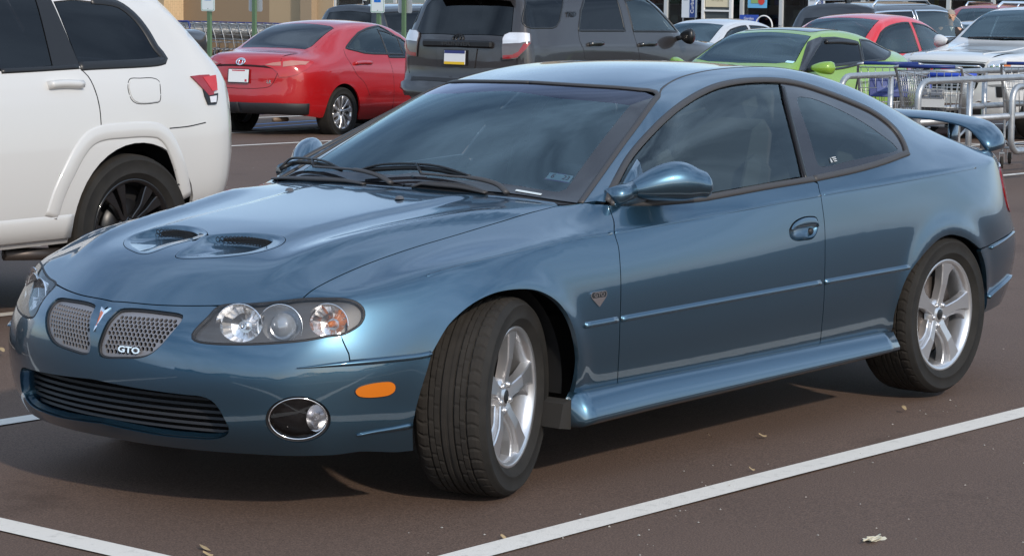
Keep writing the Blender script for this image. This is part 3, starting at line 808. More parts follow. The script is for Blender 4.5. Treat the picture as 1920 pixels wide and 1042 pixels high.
    bot = smooth_line([barch[-1]]+near((.50, .825, .188), (.56, .805, .196), (.62, .78, .203), (.69, .72, .208), (.775, .62, .210), (.85, .50, .210), (.905, .36, .210), (.942, .18, .210), (.955, 0, .210)), .03)
    def zc(z, x=1.2): h = ms.cast((x, 0.0005, z), (-1, 0, 0)); return h[0]*[1, 0, 1]
    lg_px = pix([(250, 727), (350, 741), (378, 744), (395, 751), (408, 764), (418, 782), (428, 803), (427, 811), (418, 818), (400, 822), (350, 820), (300, 815), (250, 806)])
    lgt = zc(.405); lgb = zc(.262)
    lg_half = smooth_line([lgt]+lg_px+[lgb], .015); lg_half = [ms.near(p)[0] for p in lg_half]
    lipc = lip[::-1]                                                         # centre -> hood corner
    j_in = idx(lipc, pix([(411, 574)])[0])
    bump = lipc[:j_in]+hl_low+seam[1:]+ledge[1:]+barch[1:]+bot[1:]
    bump += straight([bot[-1], lgb], .02)[1:-1]+lg_half[::-1]+straight([lgt, zc(.5), zc(.58), lipc[0]], .02)[1:-1]
    gl_px = [(225, 580), (240, 578), (265, 579), (300, 583), (335, 588), (342, 591), (340, 600), (322, 622), (300, 648), (280, 664), (262, 670), (225, 671), (197, 670), (186, 665), (184, 650), (192, 623), (207, 596)]
    gl = smooth_line(pix(gl_px), .012, True); gl = [ms.near(p)[0] for p in gl]
    fogc = ms.pix([(559, 786)])[0]; fogn = ms.near(fogc)[1]
    fog_loop = []
    for k in range(40):
        a = 2*math.pi*k/40; fog_loop.append(pix([(559+60*math.cos(a), 786+42*math.sin(a))])[0])
    side_px = [(666, 733), (672, 726), (690, 720), (715, 716), (733, 716), (740, 722), (739, 732), (730, 739), (710, 743), (685, 744), (671, 741)]
    sm = smooth_line(pix(side_px), .01, True)
    fb = half_panel('front_bumper', bump, (1, .85, .25), PB, grid=.016, holes=[gl, fog_loop], flange=.03)
    # recess walls of the lower opening, grille bars
    L = [ms.near(p) for p in lg_half]
    for sg in (1,):
        b = MB(); full = [q[0] for q in L]+[q[0]*[1, -1, 1] for q in L[::-1]]; nn = [q[1] for q in L]+[q[1]*[1, -1, 1] for q in L[::-1]]
        n_ = len(full); cz = np.mean(full, 0)
        inner = [p*[1, .94, 1]+np.array([-.07, 0, .004]) for p in full]
        inner = [np.array([p[0], p[1], cz[2]+(p[2]-cz[2])*.86]) for p in inner]
        b.add([p-q*.004 for p, q in zip(full, nn)]+inner, [(i, (i+1) % n_, n_+(i+1) % n_, n_+i) for i in range(n_)], True)
        b.build('intake_surround', PB, A)
        b = MB(); zs = np.linspace(.272, .395, 7)
        for z in zs:
            pts = []
            for y in np.linspace(-.47, .47, 40):
                h = ms.cast((1.4, y, z), (-1, 0, 0)); pts.append((h[0][0]-.062, y, z))
            V = []
            for p in pts: V += [(p[0]+.012, p[1], p[2]-.003), (p[0]+.008, p[1], p[2]+.005), (p[0]-.02, p[1], p[2]+.003), (p[0]-.02, p[1], p[2]-.005)]
            b.add(V, [(4*i+k, 4*i+(k+1) % 4, 4*i+4+(k+1) % 4, 4*i+4+k) for i in range(len(pts)-1) for k in range(4)], False)
        b.build('lower_grille', M_BLACK, A)
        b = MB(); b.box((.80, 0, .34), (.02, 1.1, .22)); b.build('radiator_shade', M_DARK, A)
    # upper honeycomb grilles
    def honeycomb(sg):
        u, v, dd = frame((1, .25, .3)); P2 = [np.array([p@u, p@v]) for p in gl]
        inner = offset_poly(P2, .006); lo, hi = inner.min(0), inner.max(0); r = .0098; holes2 = []
        row = 0; yy = lo[1]
        while yy < hi[1]+r:
            xx = lo[0]+(r*.87 if row % 2 else 0)
            while xx < hi[0]+r:
                hx = [np.array([xx+r*.80*math.sin(math.pi/3*k), yy+r*.80*math.cos(math.pi/3*k)]) for k in range(6)]
                if in_poly(np.array([[xx, yy]]), inner)[0] and poly_dist(np.array([[xx, yy]]), inner)[0] > r*.9: holes2.append(hx)
                xx += r*1.74
            yy += r*1.5; row += 1
        pts = [Vector(p) for p in P2]; n0 = len(pts); edges = [(i, (i+1) % n0) for i in range(n0)]
        for h in holes2:
            b0 = len(pts); pts += [Vector(p) for p in h]; edges += [(b0+k, b0+(k+1) % 6) for k in range(6)]
        vo, eo, fo, a_, b_, c_ = delaunay_2d_cdt(pts, edges, [], 0, 1e-7)
        V2 = np.array([tuple(p) for p in vo]); Fa = np.array([f for f in fo if len(f) == 3]); cen = V2[Fa].mean(1); ok = in_poly(cen, P2)
        for h in holes2:
            c0 = np.mean(h, 0); nb = np.linalg.norm(cen-c0, axis=1) < r
            if nb.any(): ok[nb] &= ~in_poly(cen[nb], h)
        Fa = Fa[ok]; out3 = []
        for p in V2:
            h = ms.cast(u*p[0]+v*p[1]+dd*6, -dd); out3.append((h[0]-h[1]*.012, h[1]))
        V = [q[0]*[1, sg, 1] for q in out3]+[(q[0]-q[1]*.008)*[1, sg, 1] for q in out3]; nv = len(out3)
        Fc = [tuple(f) for f in Fa.tolist()]; es = {}
        for f in Fc:
            for a1, b1 in zip(f, f[1:]+f[:1]): es[(a1, b1)] = 1
        Fc += [(a1, b1, nv+b1, nv+a1) for (a1, b1) in es if (b1, a1) not in es]
        o = mk('grille', V, Fc, mat('grille mesh', (.27, .26, .27), .42, .5), A)
        bk = [(ms.near(p)[0]-ms.near(p)[1]*.03)*[1, sg, 1] for p in gl]
        b = MB(); c0 = np.mean(bk, 0); b.add(bk+[c0], [(i, (i+1) % len(bk), len(bk)) for i in range(len(bk))]); b.build('grille_backing', M_DARK, o)
        rim = [(ms.near(p)[0]-ms.near(p)[1]*.010)*[1, sg, 1] for p in gl]
        b = MB(); b.tube(rim, .0045, 8, True); b.build('grille_frame', M_BLACK, o)
        return o
    gL = honeycomb(1); gR = honeycomb(-1)
    # GTO script on the left grille, arrowhead on the nose
    p, nrm = ms.near(pix([(240, 656)])[0]); rt = basis((-.12, 1, 0), nrm)
    text_mesh('GTO', .027, M_CHROME, gL, 'lettering', Vector(p)-Vector(nrm)*.006, rt, .003, 1.55, offset=.0008)
    tip, tr_, tl_, nt_ = pix([(177, 622), (209, 577), (193, 575), (199, 582)])
    nn = ms.near(tip)[1]; b = MB()
    def arrow(pts, h0, h1):
        V = [np.array(q)+nn*h0 for q in pts]+[np.array(q)+nn*h1 for q in pts]; k = len(pts)
        b.add(V, [tuple(range(k, 2*k))]+[(i, (i+1) % k, k+(i+1) % k, k+i) for i in range(k)])
    arrow([tip, tr_, nt_, tl_], 0, .006); ar = b.build('arrowhead_emblem', M_CHROME, A)
    b = MB(); c0 = np.array(tip)*.34+np.array(tr_)*.18+np.array(tl_)*.26+np.array(nt_)*.22
    q4 = [c0+(np.array(q)-c0)*.62 for q in (tip, tr_, nt_, tl_)]; q4[1] = q4[2]*.7+q4[1]*.3
    arrow(q4, .006, .0075); b.build('emblem_inlay', mat('orange red enamel', (.55, .13, .03), .2, coat=1), ar)
    # ledge above the bumper corner
    lp = smooth_line(pix([(556, 690), (600, 686), (656, 681), (720, 675), (790, 667), (808, 663)]), .02)
    wd = [.004+.016*math.sin(min(1, k/(len(lp)-1)*1.6)*math.pi/2) for k in range(len(lp))]
    strip(ms, 'bumper_ledge', lp, wd, PB, A, 0, .010, prof=[(-1, 0), (-.4, 1), (.5, .8), (1, -.05)] if False else [(-1, 0), (-.5, .9), (0, 1.1), (.6, .7), (1, 0)])
    # lower corner flare
    lp = smooth_line(pix([(668, 814), (700, 808), (740, 802), (772, 796)]), .02)
    strip(ms, 'bumper_flare', lp, [.004+.012*k/(len(lp)-1) for k in range(len(lp))], PB, A, 0, .008)
    # side marker
    panel(ms, 'side_marker', sm, (.5, 1, 0), M_AMBER, A, grid=.01, gap=0, flange=.008, off=.004)
    strip(ms, 'marker_edge', sm, .006, M_BLACK, A, 0, .002, closed=True)
    # fog lamps
    for sg in (1, -1):
        Lp = [ms.near(q) for q in fog_loop]; cen = np.mean([q[0] for q in Lp], 0); n0 = np.mean([q[1] for q in Lp], 0); n0 /= np.linalg.norm(n0)
        def ringpt(f, dz, sh=0): return [(cen+(q[0]-cen)*f-n0*dz)*[1, sg, 1] for q in Lp]
        k = len(Lp); b = MB()
        V = ringpt(1.0, .002)+ringpt(.97, .012)+ringpt(.93, .008)+ringpt(.90, .014)
        b.add(V, [(r_*k+i, r_*k+(i+1) % k, (r_+1)*k+(i+1) % k, (r_+1)*k+i) for r_ in range(3) for i in range(k)], True)
        fo = b.build('fog_lamp', M_BLACK, A)
        b = MB(); b.tube(ringpt(.915, .007), .003, 6, True); b.build('chrome_ring', M_CHROME, fo)
        b = MB(); V = ringpt(.90, .05)+[(cen-n0*.05)*[1, sg, 1]]; b.add(V, [(i, (i+1) % k, k) for i in range(k)]); b.build('lamp_backing', mat('fog lamp black', (.012, .012, .014), .25), fo)
        b = MB(); V = ringpt(.90, .012)+ringpt(.5, .004)+[(cen-n0*.002)*[1, sg, 1]]
        b.add(V, [(i, (i+1) % k, k+(i+1) % k, k+i) for i in range(k)]+[(k+i, k+(i+1) % k, 2*k) for i in range(k)], True); b.build('lens', M_LENS, fo)
        # small bowl on the outer side
        ux = np.cross([0, 0, 1], n0); ux /= np.linalg.norm(ux)
        if ux[0] > 0: ux = -ux
        c2 = (cen+ux*.055-n0*.012); b = MB(); V = []; nr = 20
        for f, dz in ((1, 0), (.7, .018), (.35, .03), (.15, .032)):
            for i in range(nr):
                a = 2*math.pi*i/nr; V.append((c2+ux*.030*f*math.cos(a)+np.array([0, 0, 1])*.042*f*math.sin(a)-n0*dz)*[1, sg, 1])
        b.add(V, [(r_*nr+i, r_*nr+(i+1) % nr, (r_+1)*nr+(i+1) % nr, (r_+1)*nr+i) for r_ in range(3) for i in range(nr)], True)
        rb_ = b.build('reflector', M_REFL, fo)
        b = MB(); b.lathe([(0, .012), (.008, .01), (.011, 0), (.011, -.02)], 'y', 12); o = b.build('bulb', mat('bulb glass', (.5, .5, .55), .1, .6), rb_)
        o.location = Vector((c2-n0*.012)*[1, sg, 1]); o.rotation_euler = (0, 0, math.atan2((n0*[1, sg, 1])[1], n0[0])-math.pi/2)
    # --- headlights
    hn = np.mean([ms.near(q)[1] for q in hl], 0); hn /= np.linalg.norm(hn)
    hs_ = panel(ms, 'headlight', hl, (1, .75, .35), M_LENS, A, grid=.02, gap=.003, flange=.006, off=.001)
    strip(ms, 'headlight_seal', hl, .009, M_BLACK, A, -.003, .003, closed=True)
    circ = []
    for (cx_, cy_, ax_, ay_) in ((449, 602, 41, 36), (526, 603, 38, 36), (615, 598, 36, 31)):
        circ.append([ms.near(q)[0] for q in pix([(cx_+ax_*math.cos(t), max(cy_+ay_*math.sin(t), 566)) for t in np.linspace(0, 2*math.pi, 36, endpoint=False)])])
    hin = [hl[i]+(np.mean(hl, 0)-hl[i])*.012 for i in range(len(hl))]
    bez = panel(ms, 'lamp_bezel', hin, (1, .75, .35), M_GREYP, A, holes=circ, grid=.02, gap=.001, flange=.012, off=-.016, hole_gap=0)
    for o, bz_ in zip(hs_, bez): bz_.parent = o
    for o, sg in zip(hs_, (1, -1)):
        b = MB(); k = len(hl); hc = np.mean(hl, 0)
        L0 = [ms.near(q) for q in hl]
        V = [(q[0]-q[1]*.006)*[1, sg, 1] for q in L0]+[(hc+(q[0]-hc)*.93-hn*.075)*[1, sg, 1] for q in L0]
        b.add(V, [(i, (i+1) % k, k+(i+1) % k, k+i) for i in range(k)], True)
        hb = b.build('lamp_housing', M_GREYP, o)
        for kind, px, rx, rz in (('high_beam', (449, 601), .078, .070), ('low_beam', (526, 602), .074, .070), ('turn_signal', (615, 597), .068, .064)):
            q, qn = ms.near(pix([px])[0]); q = q-hn*.038
            fwd = np.array([.90, .38, .12]); fwd /= np.linalg.norm(fwd)
            ux = np.cross([0, 0, 1], fwd); ux /= np.linalg.norm(ux); uz = np.cross(fwd, ux)
            b = MB(); nr = 36; V = []; prof = [(1.02, .002), (1, .004), (.97, -.002), (.82, -.020), (.55, -.040), (.28, -.050)]
            for f, dz in prof:
                for i in range(nr):
                    a = 2*math.pi*i/nr; jit = 1+(.0 if f > .9 or kind == 'low_beam' else .05*((i//3) % 2))
                    V.append((q+ux*rx*f*jit*math.cos(a)+uz*rz*f*jit*math.sin(a)+fwd*(dz+.018))*[1, sg, 1])
            V.append((q+fwd*(-.050+.018))*[1, sg, 1])
            Fc = [(r_*nr+i, r_*nr+(i+1) % nr, (r_+1)*nr+(i+1) % nr, (r_+1)*nr+i) for r_ in range(5) for i in range(nr)]+[(5*nr+i, 5*nr+(i+1) % nr, 6*nr) for i in range(nr)]
            b.add(V, Fc, kind == 'low_beam'); bo = b.build(kind, M_REFL, o)
            b = MB()
            if kind == 'low_beam': b.lathe([(0, .026), (.02, .022), (.034, .012), (.042, -.004), (.042, -.03)], 'y', 28)
            else: b.lathe([(0, .014), (.008, .012), (.011, 0), (.011, -.03)], 'y', 14)
            bl = b.build('bulb', mat('projector glass', (.35, .38, .42), .04, .3, 1) if kind == 'low_beam' else (M_AMBER if kind == 'turn_signal' else M_CHROME), o)
            bl.location = Vector((q+fwd*(.004 if kind == 'low_beam' else -.012)+ux*(.02 if kind == 'low_beam' else 0)*0)*[1, sg, 1]); bl.rotation_euler = (0, 0, math.atan2(fwd[1]*sg, fwd[0])-math.pi/2)
    # --- fender
    apil = pix([(1092, 381)])[0]
    fdoor = smooth_line(pix([(1141, 384), (1151, 415), (1152, 437), (1159, 460), (1163, 500), (1164, 560), (1162, 620), (1159, 690), (1157, 727)]), .02)
    rock_f = straight(pix([(1157, 727), (1120, 735), (1072, 745)]), .02)
    farch = smooth_line(fa_px[::-1], .015)
    fen = hside+straight([hside[-1], apil], .02)[1:]+straight(pix([(1092, 381), (1112, 383), (1141, 384)]), .02)[1:]+fdoor[1:]+rock_f[1:]+farch[1:]+ledge[::-1][1:]+seam[::-1][1:]+hl_out[1:-1]
    panel(ms, 'fender', fen, (.35, 1, .75), PB, A, grid=.018, flange=.018)
    # --- door
    belt_px = [(1141, 384), (1210, 384), (1260, 381), (1317, 376), (1360, 368.5), (1445, 352.5), (1525, 339.5)]
    belt = smooth_line(pix(belt_px), .02)
    rdoor = smooth_line(pix([(1534, 345), (1537, 360), (1541, 380), (1546, 420), (1547, 480), (1545, 560), (1541, 610), (1537, 646)]), .02)
    dbot = straight(pix([(1537, 646), (1400, 676), (1280, 701), (1157, 727)]), .03)
    door_out = fdoor[::-1]+belt[1:]+rdoor+dbot[1:-1]
    hd_loop = smooth_line(pix([(1480, 433), (1486, 420), (1500, 410), (1518, 406), (1531, 409), (1534, 420), (1531, 436), (1524, 446), (1508, 450), (1490, 450), (1482, 444)]), .008, True)
    doors = panel(ms, 'door', door_out, (0, 1, .15), PB, A, grid=.018, flange=.018, holes=[hd_loop])
    for o, sg in zip(doors, (1, -1)):
        Lp = [ms.near(q) for q in hd_loop]; k = len(Lp); cen = np.mean([q[0] for q in Lp], 0); n0 = Lp[0][1]; b = MB()
        V = [(q[0]-q[1]*.001)*[1, sg, 1] for q in Lp]+[(cen+(q[0]-cen)*.86-n0*.016)*[1, sg, 1] for q in Lp]+[(cen-n0*.022)*[1, sg, 1]]
        b.add(V, [(i, (i+1) % k, k+(i+1) % k, k+i) for i in range(k)]+[(k+i, k+(i+1) % k, 2*k) for i in range(k)], True); b.build('handle_recess', PB, o)
        # paddle: upper two thirds of the oval, standing a little proud
        b = MB(); zc_ = cen[2]+.002; top = [q for q in Lp if q[0][2] > zc_]
        top = sorted(top, key=lambda q: q[0][0])
        V = []
        for q in top:
            p1 = cen+(q[0]-cen)*.93; p0 = np.array([p1[0], p1[1], zc_]); V += [(p1+n0*.003)*[1, sg, 1], ((p1+p0)/2+n0*.010)*[1, sg, 1], (p0+n0*.006)*[1, sg, 1], (p0-n0*.012)*[1, sg, 1]]
        b.add(V, [(4*i+r_, 4*i+r_+1, 4*i+5+r_, 4*i+4+r_) for i in range(len(top)-1) for r_ in range(3)], True); b.build('door_handle', PB, o)
        if sg > 0:
            b = MB(); kp = ms.near(pix([(1526, 434)])[0]); b.lathe([(0, .004), (.011, .004), (.013, -.01)], 'y', 16, tuple(kp[0]-np.array([0, .012, 0]))); b.build('key_lock', M_BLACK, o)
    # --- body side behind the door, with the pillar and roof rail
    dlo_top = pix([(1136, 380), (1142, 358), (1150, 340), (1177, 292), (1220, 242), (1270, 197), (1310, 172), (1345, 157), (1395, 148), (1457, 147), (1495, 152), (1545, 167), (1595, 186), (1638, 206), (1670, 229), (1686, 246), (1699, 268), (1705.5, 290.5)])
    dlo_top = smooth_line(dlo_top, .02)
    dlo_bot = smooth_line(pix([(1705.5, 290.5), (1657, 307), (1607, 321.5), (1525, 339.5)]), .02)
    wsside = smooth_line(pix([(1092, 381), (1140, 313), (1170, 270), (1200, 229), (1228, 190), (1237, 177)]), .02)
    ditch = near((-1.30, .505, 1.28), (-1.44, .47, 1.312), (-1.6, .455, 1.33), (-1.85, .45, 1.342), (-2.1, .455, 1.338), (-2.36, .465, 1.31))
    ditch = smooth_line([wsside[-1]]+ditch, .03)
    rws = smooth_line(near((-2.36, .465, 1.31), (-2.5, .47, 1.275), (-2.75, .49, 1.205), (-3.0, .50, 1.10), (-3.2, .51, 1.03)), .03)
    deck = smooth_line(near((-3.2, .51, 1.03), (-3.34, .52, 1.0), (-3.5, .54, .975), (-3.66, .565, .955), (-3.74, .575, .90), (-3.78, .575, .76), (-3.79, .575, .63)), .03)
    rseam = smooth_line(near((-3.79, .575, .63), (-3.70, .68, .63), (-3.58, .77, .625), (-3.49, .824, .625), (-3.40, .856, .618), (-3.2, .90, .60), (-3.10, .91, .589), (-3.03, .914, .586)), .02)
    rarch_up = smooth_line(pix([(1836, 466), (1815, 450), (1800, 444), (1784, 441), (1768, 445), (1756, 453), (1730, 480), (1702, 518), (1686, 559), (1677, 590), (1672, 621)]), .015)
    rock_r = straight(pix([(1672, 621), (1600, 634), (1537, 646)]), .02)
    qp = wsside+ditch[1:]+rws[1:]+deck[1:]+rseam[1:]+rarch_up+rock_r[1:]+rdoor[::-1][1:]+dlo_bot[::-1][1:]+dlo_top[::-1][1:]+straight([dlo_top[0], wsside[0]], .02)[1:-1]
    q_parts = panel(ms, 'body_side', qp, (-.08, 1, .8), PB, A, grid=.018, flange=.018)
    # --- roof, glass
    wstop = smooth_line(pix([(1237, 177), (1228, 171), (1200, 166.5), (1150, 162), (1100, 159), (1050, 156)])+near((-1.157, 0, 1.294)), .02)
    rwtop = near((-2.36, .465, 1.31), (-2.375, .3, 1.33), (-2.38, .15, 1.335), (-2.385, 0, 1.337)); rwtop = smooth_line(rwtop, .03)
    cl = lambda x0, x1, z, n=12: [ms.near((x, 0, z))[0]*[1, 0, 1] for x in np.linspace(x0, x1, n)]
    def ctr(x, z0=3): h = ms.cast((x, .0005, z0), (0, 0, -1)); return h[0]*[1, 0, 1]
    roof = ditch+rwtop[1:]+[ctr(x) for x in np.linspace(-2.385, -1.157, 30)][1:]+wstop[::-1][1:-1]
    half_panel('roof', roof, (0, .2, 1), PB, grid=.025)
    wsbase = smooth_line(near((-.433, 0, .945))+pix([(745, 344), (850, 353), (950, 361), (1040, 374), (1085, 380)]), .02)
    wsb_c = wsbase[0]*[1, 0, 1]
    ws = wsside+wstop[1:]+[ctr(x) for x in np.linspace(-1.157, wsb_c[0], 20)][1:]+wsbase[1:-1]
    # border, clear area and shade band
    wi_px = [(1062, 354), (1108, 290), (1150, 236), (1182, 197)]
    wside_in = smooth_line(pix(wi_px), .02)
    band_in = smooth_line(pix([(1182, 197), (1150, 193), (1100, 188), (1050, 184)])+near((-1.03, 0, 1.255)), .02)
    base_in = smooth_line(near((-.50, 0, .985))+pix([(745, 328), (850, 336), (950, 345), (1020, 356), (1048, 359), (1062, 354)]), .02)
    bc0, bc1 = band_in[-1]*[1, 0, 1], base_in[0]*[1, 0, 1]
    clear = wside_in+band_in[1:]+[ctr(x) for x in np.linspace(bc0[0], bc1[0], 20)][1:]+base_in[1:-1]
    half_panel('windshield', clear, (1, .1, 1), M_WS, grid=.03, gap=0, flange=0, off=-.002)
    top_in = smooth_line(pix([(1230, 182), (1200, 170), (1150, 165.5), (1100, 162), (1050, 159)])+near((-1.147, 0, 1.29)), .02)
    band = [wside_in[-1]]+straight([wside_in[-1], top_in[0]], .02)[1:]+top_in[1:]+[ctr(x) for x in np.linspace(top_in[-1][0], bc0[0], 8)][1:-1]+band_in[::-1][:-1]
    half_panel('windshield_shade_band', band, (1, .1, 1), M_BAND, grid=.03, gap=0, flange=0, off=-.002)
    side_out = smooth_line(pix([(1086, 378), (1135, 311), (1166, 268), (1197, 226), (1224, 190), (1230, 182)]), .02)
    fr = wsbase[1:]+side_out[1:]+straight([top_in[0], wside_in[-1]], .02)[1:]+wside_in[::-1][1:]+base_in[::-1][1:]+straight([bc1, wsb_c], .02)[1:]
    half_panel('windshield_border', fr, (1, .1, 1), M_FRIT, grid=.03, gap=0, flange=0, off=-.001)
    trim_line = smooth_line(pix([(1088, 380), (1137, 312), (1168, 268.5), (1199, 227), (1226, 189), (1234, 178), (1228, 172), (1214, 169), (1200, 168), (1150, 163.5), (1100, 160.5), (1050, 157.5)])+near((-1.152, 0, 1.292)), .02)
    strip(ms, 'windshield_trim', trim_line, .022, M_TRIM, A, -.001, .005)
    dt = smooth_line([wsside[-1]]+near((-1.30, .508, 1.28), (-1.44, .472, 1.312), (-1.6, .457, 1.33), (-1.85, .452, 1.342), (-2.1, .457, 1.338), (-2.36, .467, 1.31)), .03)
    strip(ms, 'roof_moulding', dt, .007, M_TRIM, A, -.002, .003)
    rwb = near((-3.2, .51, 1.03), (-3.225, .3, 1.02), (-3.235, 0, 1.02)); rwb = smooth_line(rwb, .03)
    rw = rws+rwb[1:]+[ctr(x) for x in np.linspace(-3.235, -2.385, 16)][1:]+rwtop[::-1][1:-1]
    half_panel('rear_window', rw, (-.5, 0, 1), M_GLASS, grid=.04, gap=.012, flange=0, off=-.003)
    strip(ms, 'rear_window_trim', [p for p in rw[:len(rws)+len(rwb)-1]], .03, M_TRIM, A, -.003, .004)
    def rear_c(z): h = ms.cast((-6, .0005, z), (1, 0, 0)); return h[0]*[1, 0, 1]
    tl_ = deck+straight(near((-3.79, .575, .63), (-3.85, .35, .63))+[rear_c(.63)], .03)[1:]+[rear_c(z) for z in (.7, .8, .9, .95)]+[ctr(x) for x in np.linspace(-3.82, -3.235, 16)]+rwb[::-1][1:-1]
    half_panel('trunk_lid', tl_, (-.8, .1, 1), PB, grid=.03)
    # rear bumper
    rb_side = smooth_line(pix([(1836, 466), (1845, 490), (1849, 515), (1850, 540), (1847, 580)])+near((-3.12, .86, .285)), .02)
    rbot = smooth_line(near((-3.12, .86, .285), (-3.4, .83, .29), (-3.6, .74, .29), (-3.75, .6, .29), (-3.83, .3, .29))+[rear_c(.29)], .03)
    rbp = rseam[::-1]+rbot[1:] if False else rseam+rb_side[1:]+rbot[1:]+[rear_c(z) for z in (.38, .5, .63)]+straight([rear_c(.63)]+near((-3.85, .35, .63), (-3.79, .575, .63)), .03)[1:-1]
    half_panel('rear_bumper', rbp, (-1, 1, .1), PB, grid=.025, flange=.02)
    lp = smooth_line(near((-3.14, .908, .58), (-3.3, .88, .60), (-3.42, .85, .612), (-3.5, .82, .615)), .02)
    strip(ms, 'rear_bumper_ledge', lp, .012, PB, A, 0, .008)
    lp = smooth_line(near((-3.16, .88, .37), (-3.3, .87, .40), (-3.45, .83, .43)), .02)
    strip(ms, 'rear_bumper_flare', lp, .014, PB, A, 0, .014)
    tlp = smooth_line(near((-3.44, .80, .885), (-3.42, .83, .80), (-3.46, .82, .715), (-3.62, .74, .70), (-3.76, .58, .70), (-3.83, .45, .74), (-3.81, .46, .86), (-3.70, .60, .905), (-3.56, .72, .905)), .015, True)
    panel(ms, 'taillight', tlp, (-1, .9, .1), M_REDL, A, grid=.02, gap=0, flange=.012, off=.005)
    # --- side glass
    bp1 = pix([(1461, 149), (1470, 190), (1485, 248), (1499, 305), (1506, 336)]); bp1 = smooth_line(bp1, .02)
    def cut(P, q): return idx(P, q)
    i1 = cut(dlo_top, bp1[0]); b_end = pix([(1506, 343)])[0]
    belt_in = smooth_line(pix([(1148, 377), (1210, 377), (1317, 368), (1360, 361), (1445, 345.5), (1506, 334)]), .02)
    dg = dlo_top[2:i1]+bp1[1:]+belt_in[::-1][1:]
    panel(ms, 'door_glass', dg, (0, 1, .7), M_GLASS, A, grid=.04, gap=.010, flange=0, off=-.004)
    qg_px = [(1496, 184), (1512, 182), (1530, 186), (1575, 205), (1620, 229), (1655, 253), (1678, 271), (1684, 279), (1676, 284), (1640, 291), (1590, 302), (1541, 312), (1536, 309), (1520, 260)]
    qg = smooth_line(pix(qg_px), .015, True)
    qo = bp1+straight([bp1[-1]]+pix([(1506, 343)]), .02)[1:]+straight(pix([(1506, 343), (1525, 339.5)]), .02)[1:]+dlo_bot[::-1][1:]+dlo_top[::-1][1:-i1][:len(dlo_top)-i1-1]
    panel(ms, 'quarter_glass_border', qo, (0, 1, .7), M_FRIT, A, holes=[qg], grid=.03, gap=.003, flange=.004, off=-.003, hole_gap=0)
    panel(ms, 'quarter_glass', qg, (0, 1, .7), M_GLASS, A, grid=.04, gap=0, flange=0, off=-.004)
    tl2 = smooth_line(pix([(1140, 378), (1146, 358), (1154, 341), (1180.5, 294), (1223, 245), (1272.5, 200.5), (1312, 175.5), (1346.5, 161), (1395, 152), (1457, 151), (1494, 156), (1543.5, 171), (1593, 190), (1635.5, 209.5), (1667, 232), (1682.5, 248.5), (1695, 269), (1701, 288)]), .02)
    strip(ms, 'window_trim', tl2, .026, M_TRIM, A, -.002, .007)
    tb2 = smooth_line(pix([(1144, 380), (1210, 380.5), (1260, 377.5), (1317, 372), (1360, 364.5), (1445, 349), (1525, 336)]), .02)
    strip(ms, 'belt_moulding', tb2, .024, M_TRIM, A, -.001, .008)
    tb3 = smooth_line(pix([(1526, 335.5), (1607, 318), (1657, 303.5), (1702, 287)]), .02)
    strip(ms, 'quarter_moulding', tb3, .026, M_TRIM, A, -.001, .008)
    bpl = smooth_line(pix([(1468, 163), (1475, 190), (1490, 248), (1504, 305), (1513, 337)]), .02)
    strip(ms, 'door_pillar_trim', bpl, .018, M_SATIN, A, -.002, .005)
    # --- shoulder crease: a fine pressed edge along fender, door and quarter
    for px in ([(800, 517), (880, 494.5), (960, 476), (1005, 465.5), (1085, 446), (1148, 437.5)], [(1154, 436.5), (1250, 419), (1360, 399), (1450, 383), (1540, 367)], [(1545, 366), (1600, 356), (1657, 346.5), (1720, 335.5), (1778, 325), (1830, 315)]):
        strip(ms, 'shoulder_crease', smooth_line(pix(px), .03), .009, PB, A, -.001, .0042, prof=[(-1, 0), (.7, 1), (1, 0)])
    # --- side mouldings, skirts
    for px in ([(1097, 610), (1128, 604.5), (1157, 599)], [(1165, 598), (1280, 577), (1400, 555), (1538, 530)], [(1547, 528.5), (1620, 515.5), (1690, 503), (1704, 500.5)]):
        lp = smooth_line(pix(px), .03)
        strip(ms, 'side_moulding', lp, .022, PB, A, 0, .009, prof=[(-1, 0), (-.7, .7), (-.2, 1), (.5, .55), (1, 0)])
    b = MB(); xs_ = np.linspace(-.27, -2.33, 30); V = []; P = [(.885, .304), (.905, .303), (.918, .297), (.936, .258), (.951, .222), (.951, .208), (.938, .194), (.90, .188), (.82, .185)]
    for i, x in enumerate(xs_):
        t = i/29; e = 0.012*(abs(t-.0) < .02)+.0
        dz = .004+.018*t; fl = .010*max(0, 1-t*5)
        for (y, z) in P:
            zz = .245+(z-.245)*(1-.25*t)+dz; V.append((x, y+fl*(z < .29)+(.006 if t < .5 else .004), zz))
    k = len(P)
    Fc = [(i*k+j, (i+1)*k+j, (i+1)*k+j+1, i*k+j+1) for i in range(29) for j in range(k-1)]+[tuple(range(k)), tuple(29*k+j for j in range(k-1, -1, -1))]
    for sg in (1, -1):
        b = MB(); b.add([(v[0], v[1]*sg, v[2]) for v in V], Fc, True); o = b.build('side_skirt', PB, A)
        b = MB(); b.prism([(-.225, .275), (-.205, .195), (-.268, .185), (-.268, .285)], sg*.74, sg*.905, 'y'); b.build('mud_guard', mat('dusty plastic', (.022, .020, .018), .9) if sg > 0 else M_BLACK, A)
    # --- badge on the fender
    q, qn = ms.near(pix([(1122, 556)])[0]); rt = basis((-1, 0, 0), qn); b = MB()
    sh = [(-.036, .018), (.036, .018), (.043, .012), (.043, .002), (.036, -.006), (.006, -.030), (0, -.034), (-.006, -.030), (-.036, -.006), (-.043, .002), (-.043, .012)]
    b.prism(sh, 0, .004, 'z'); bd = b.build('badge', M_CHROME, A); bd.matrix_local = Matrix.Translation(Vector(q)) @ rt.to_4x4()
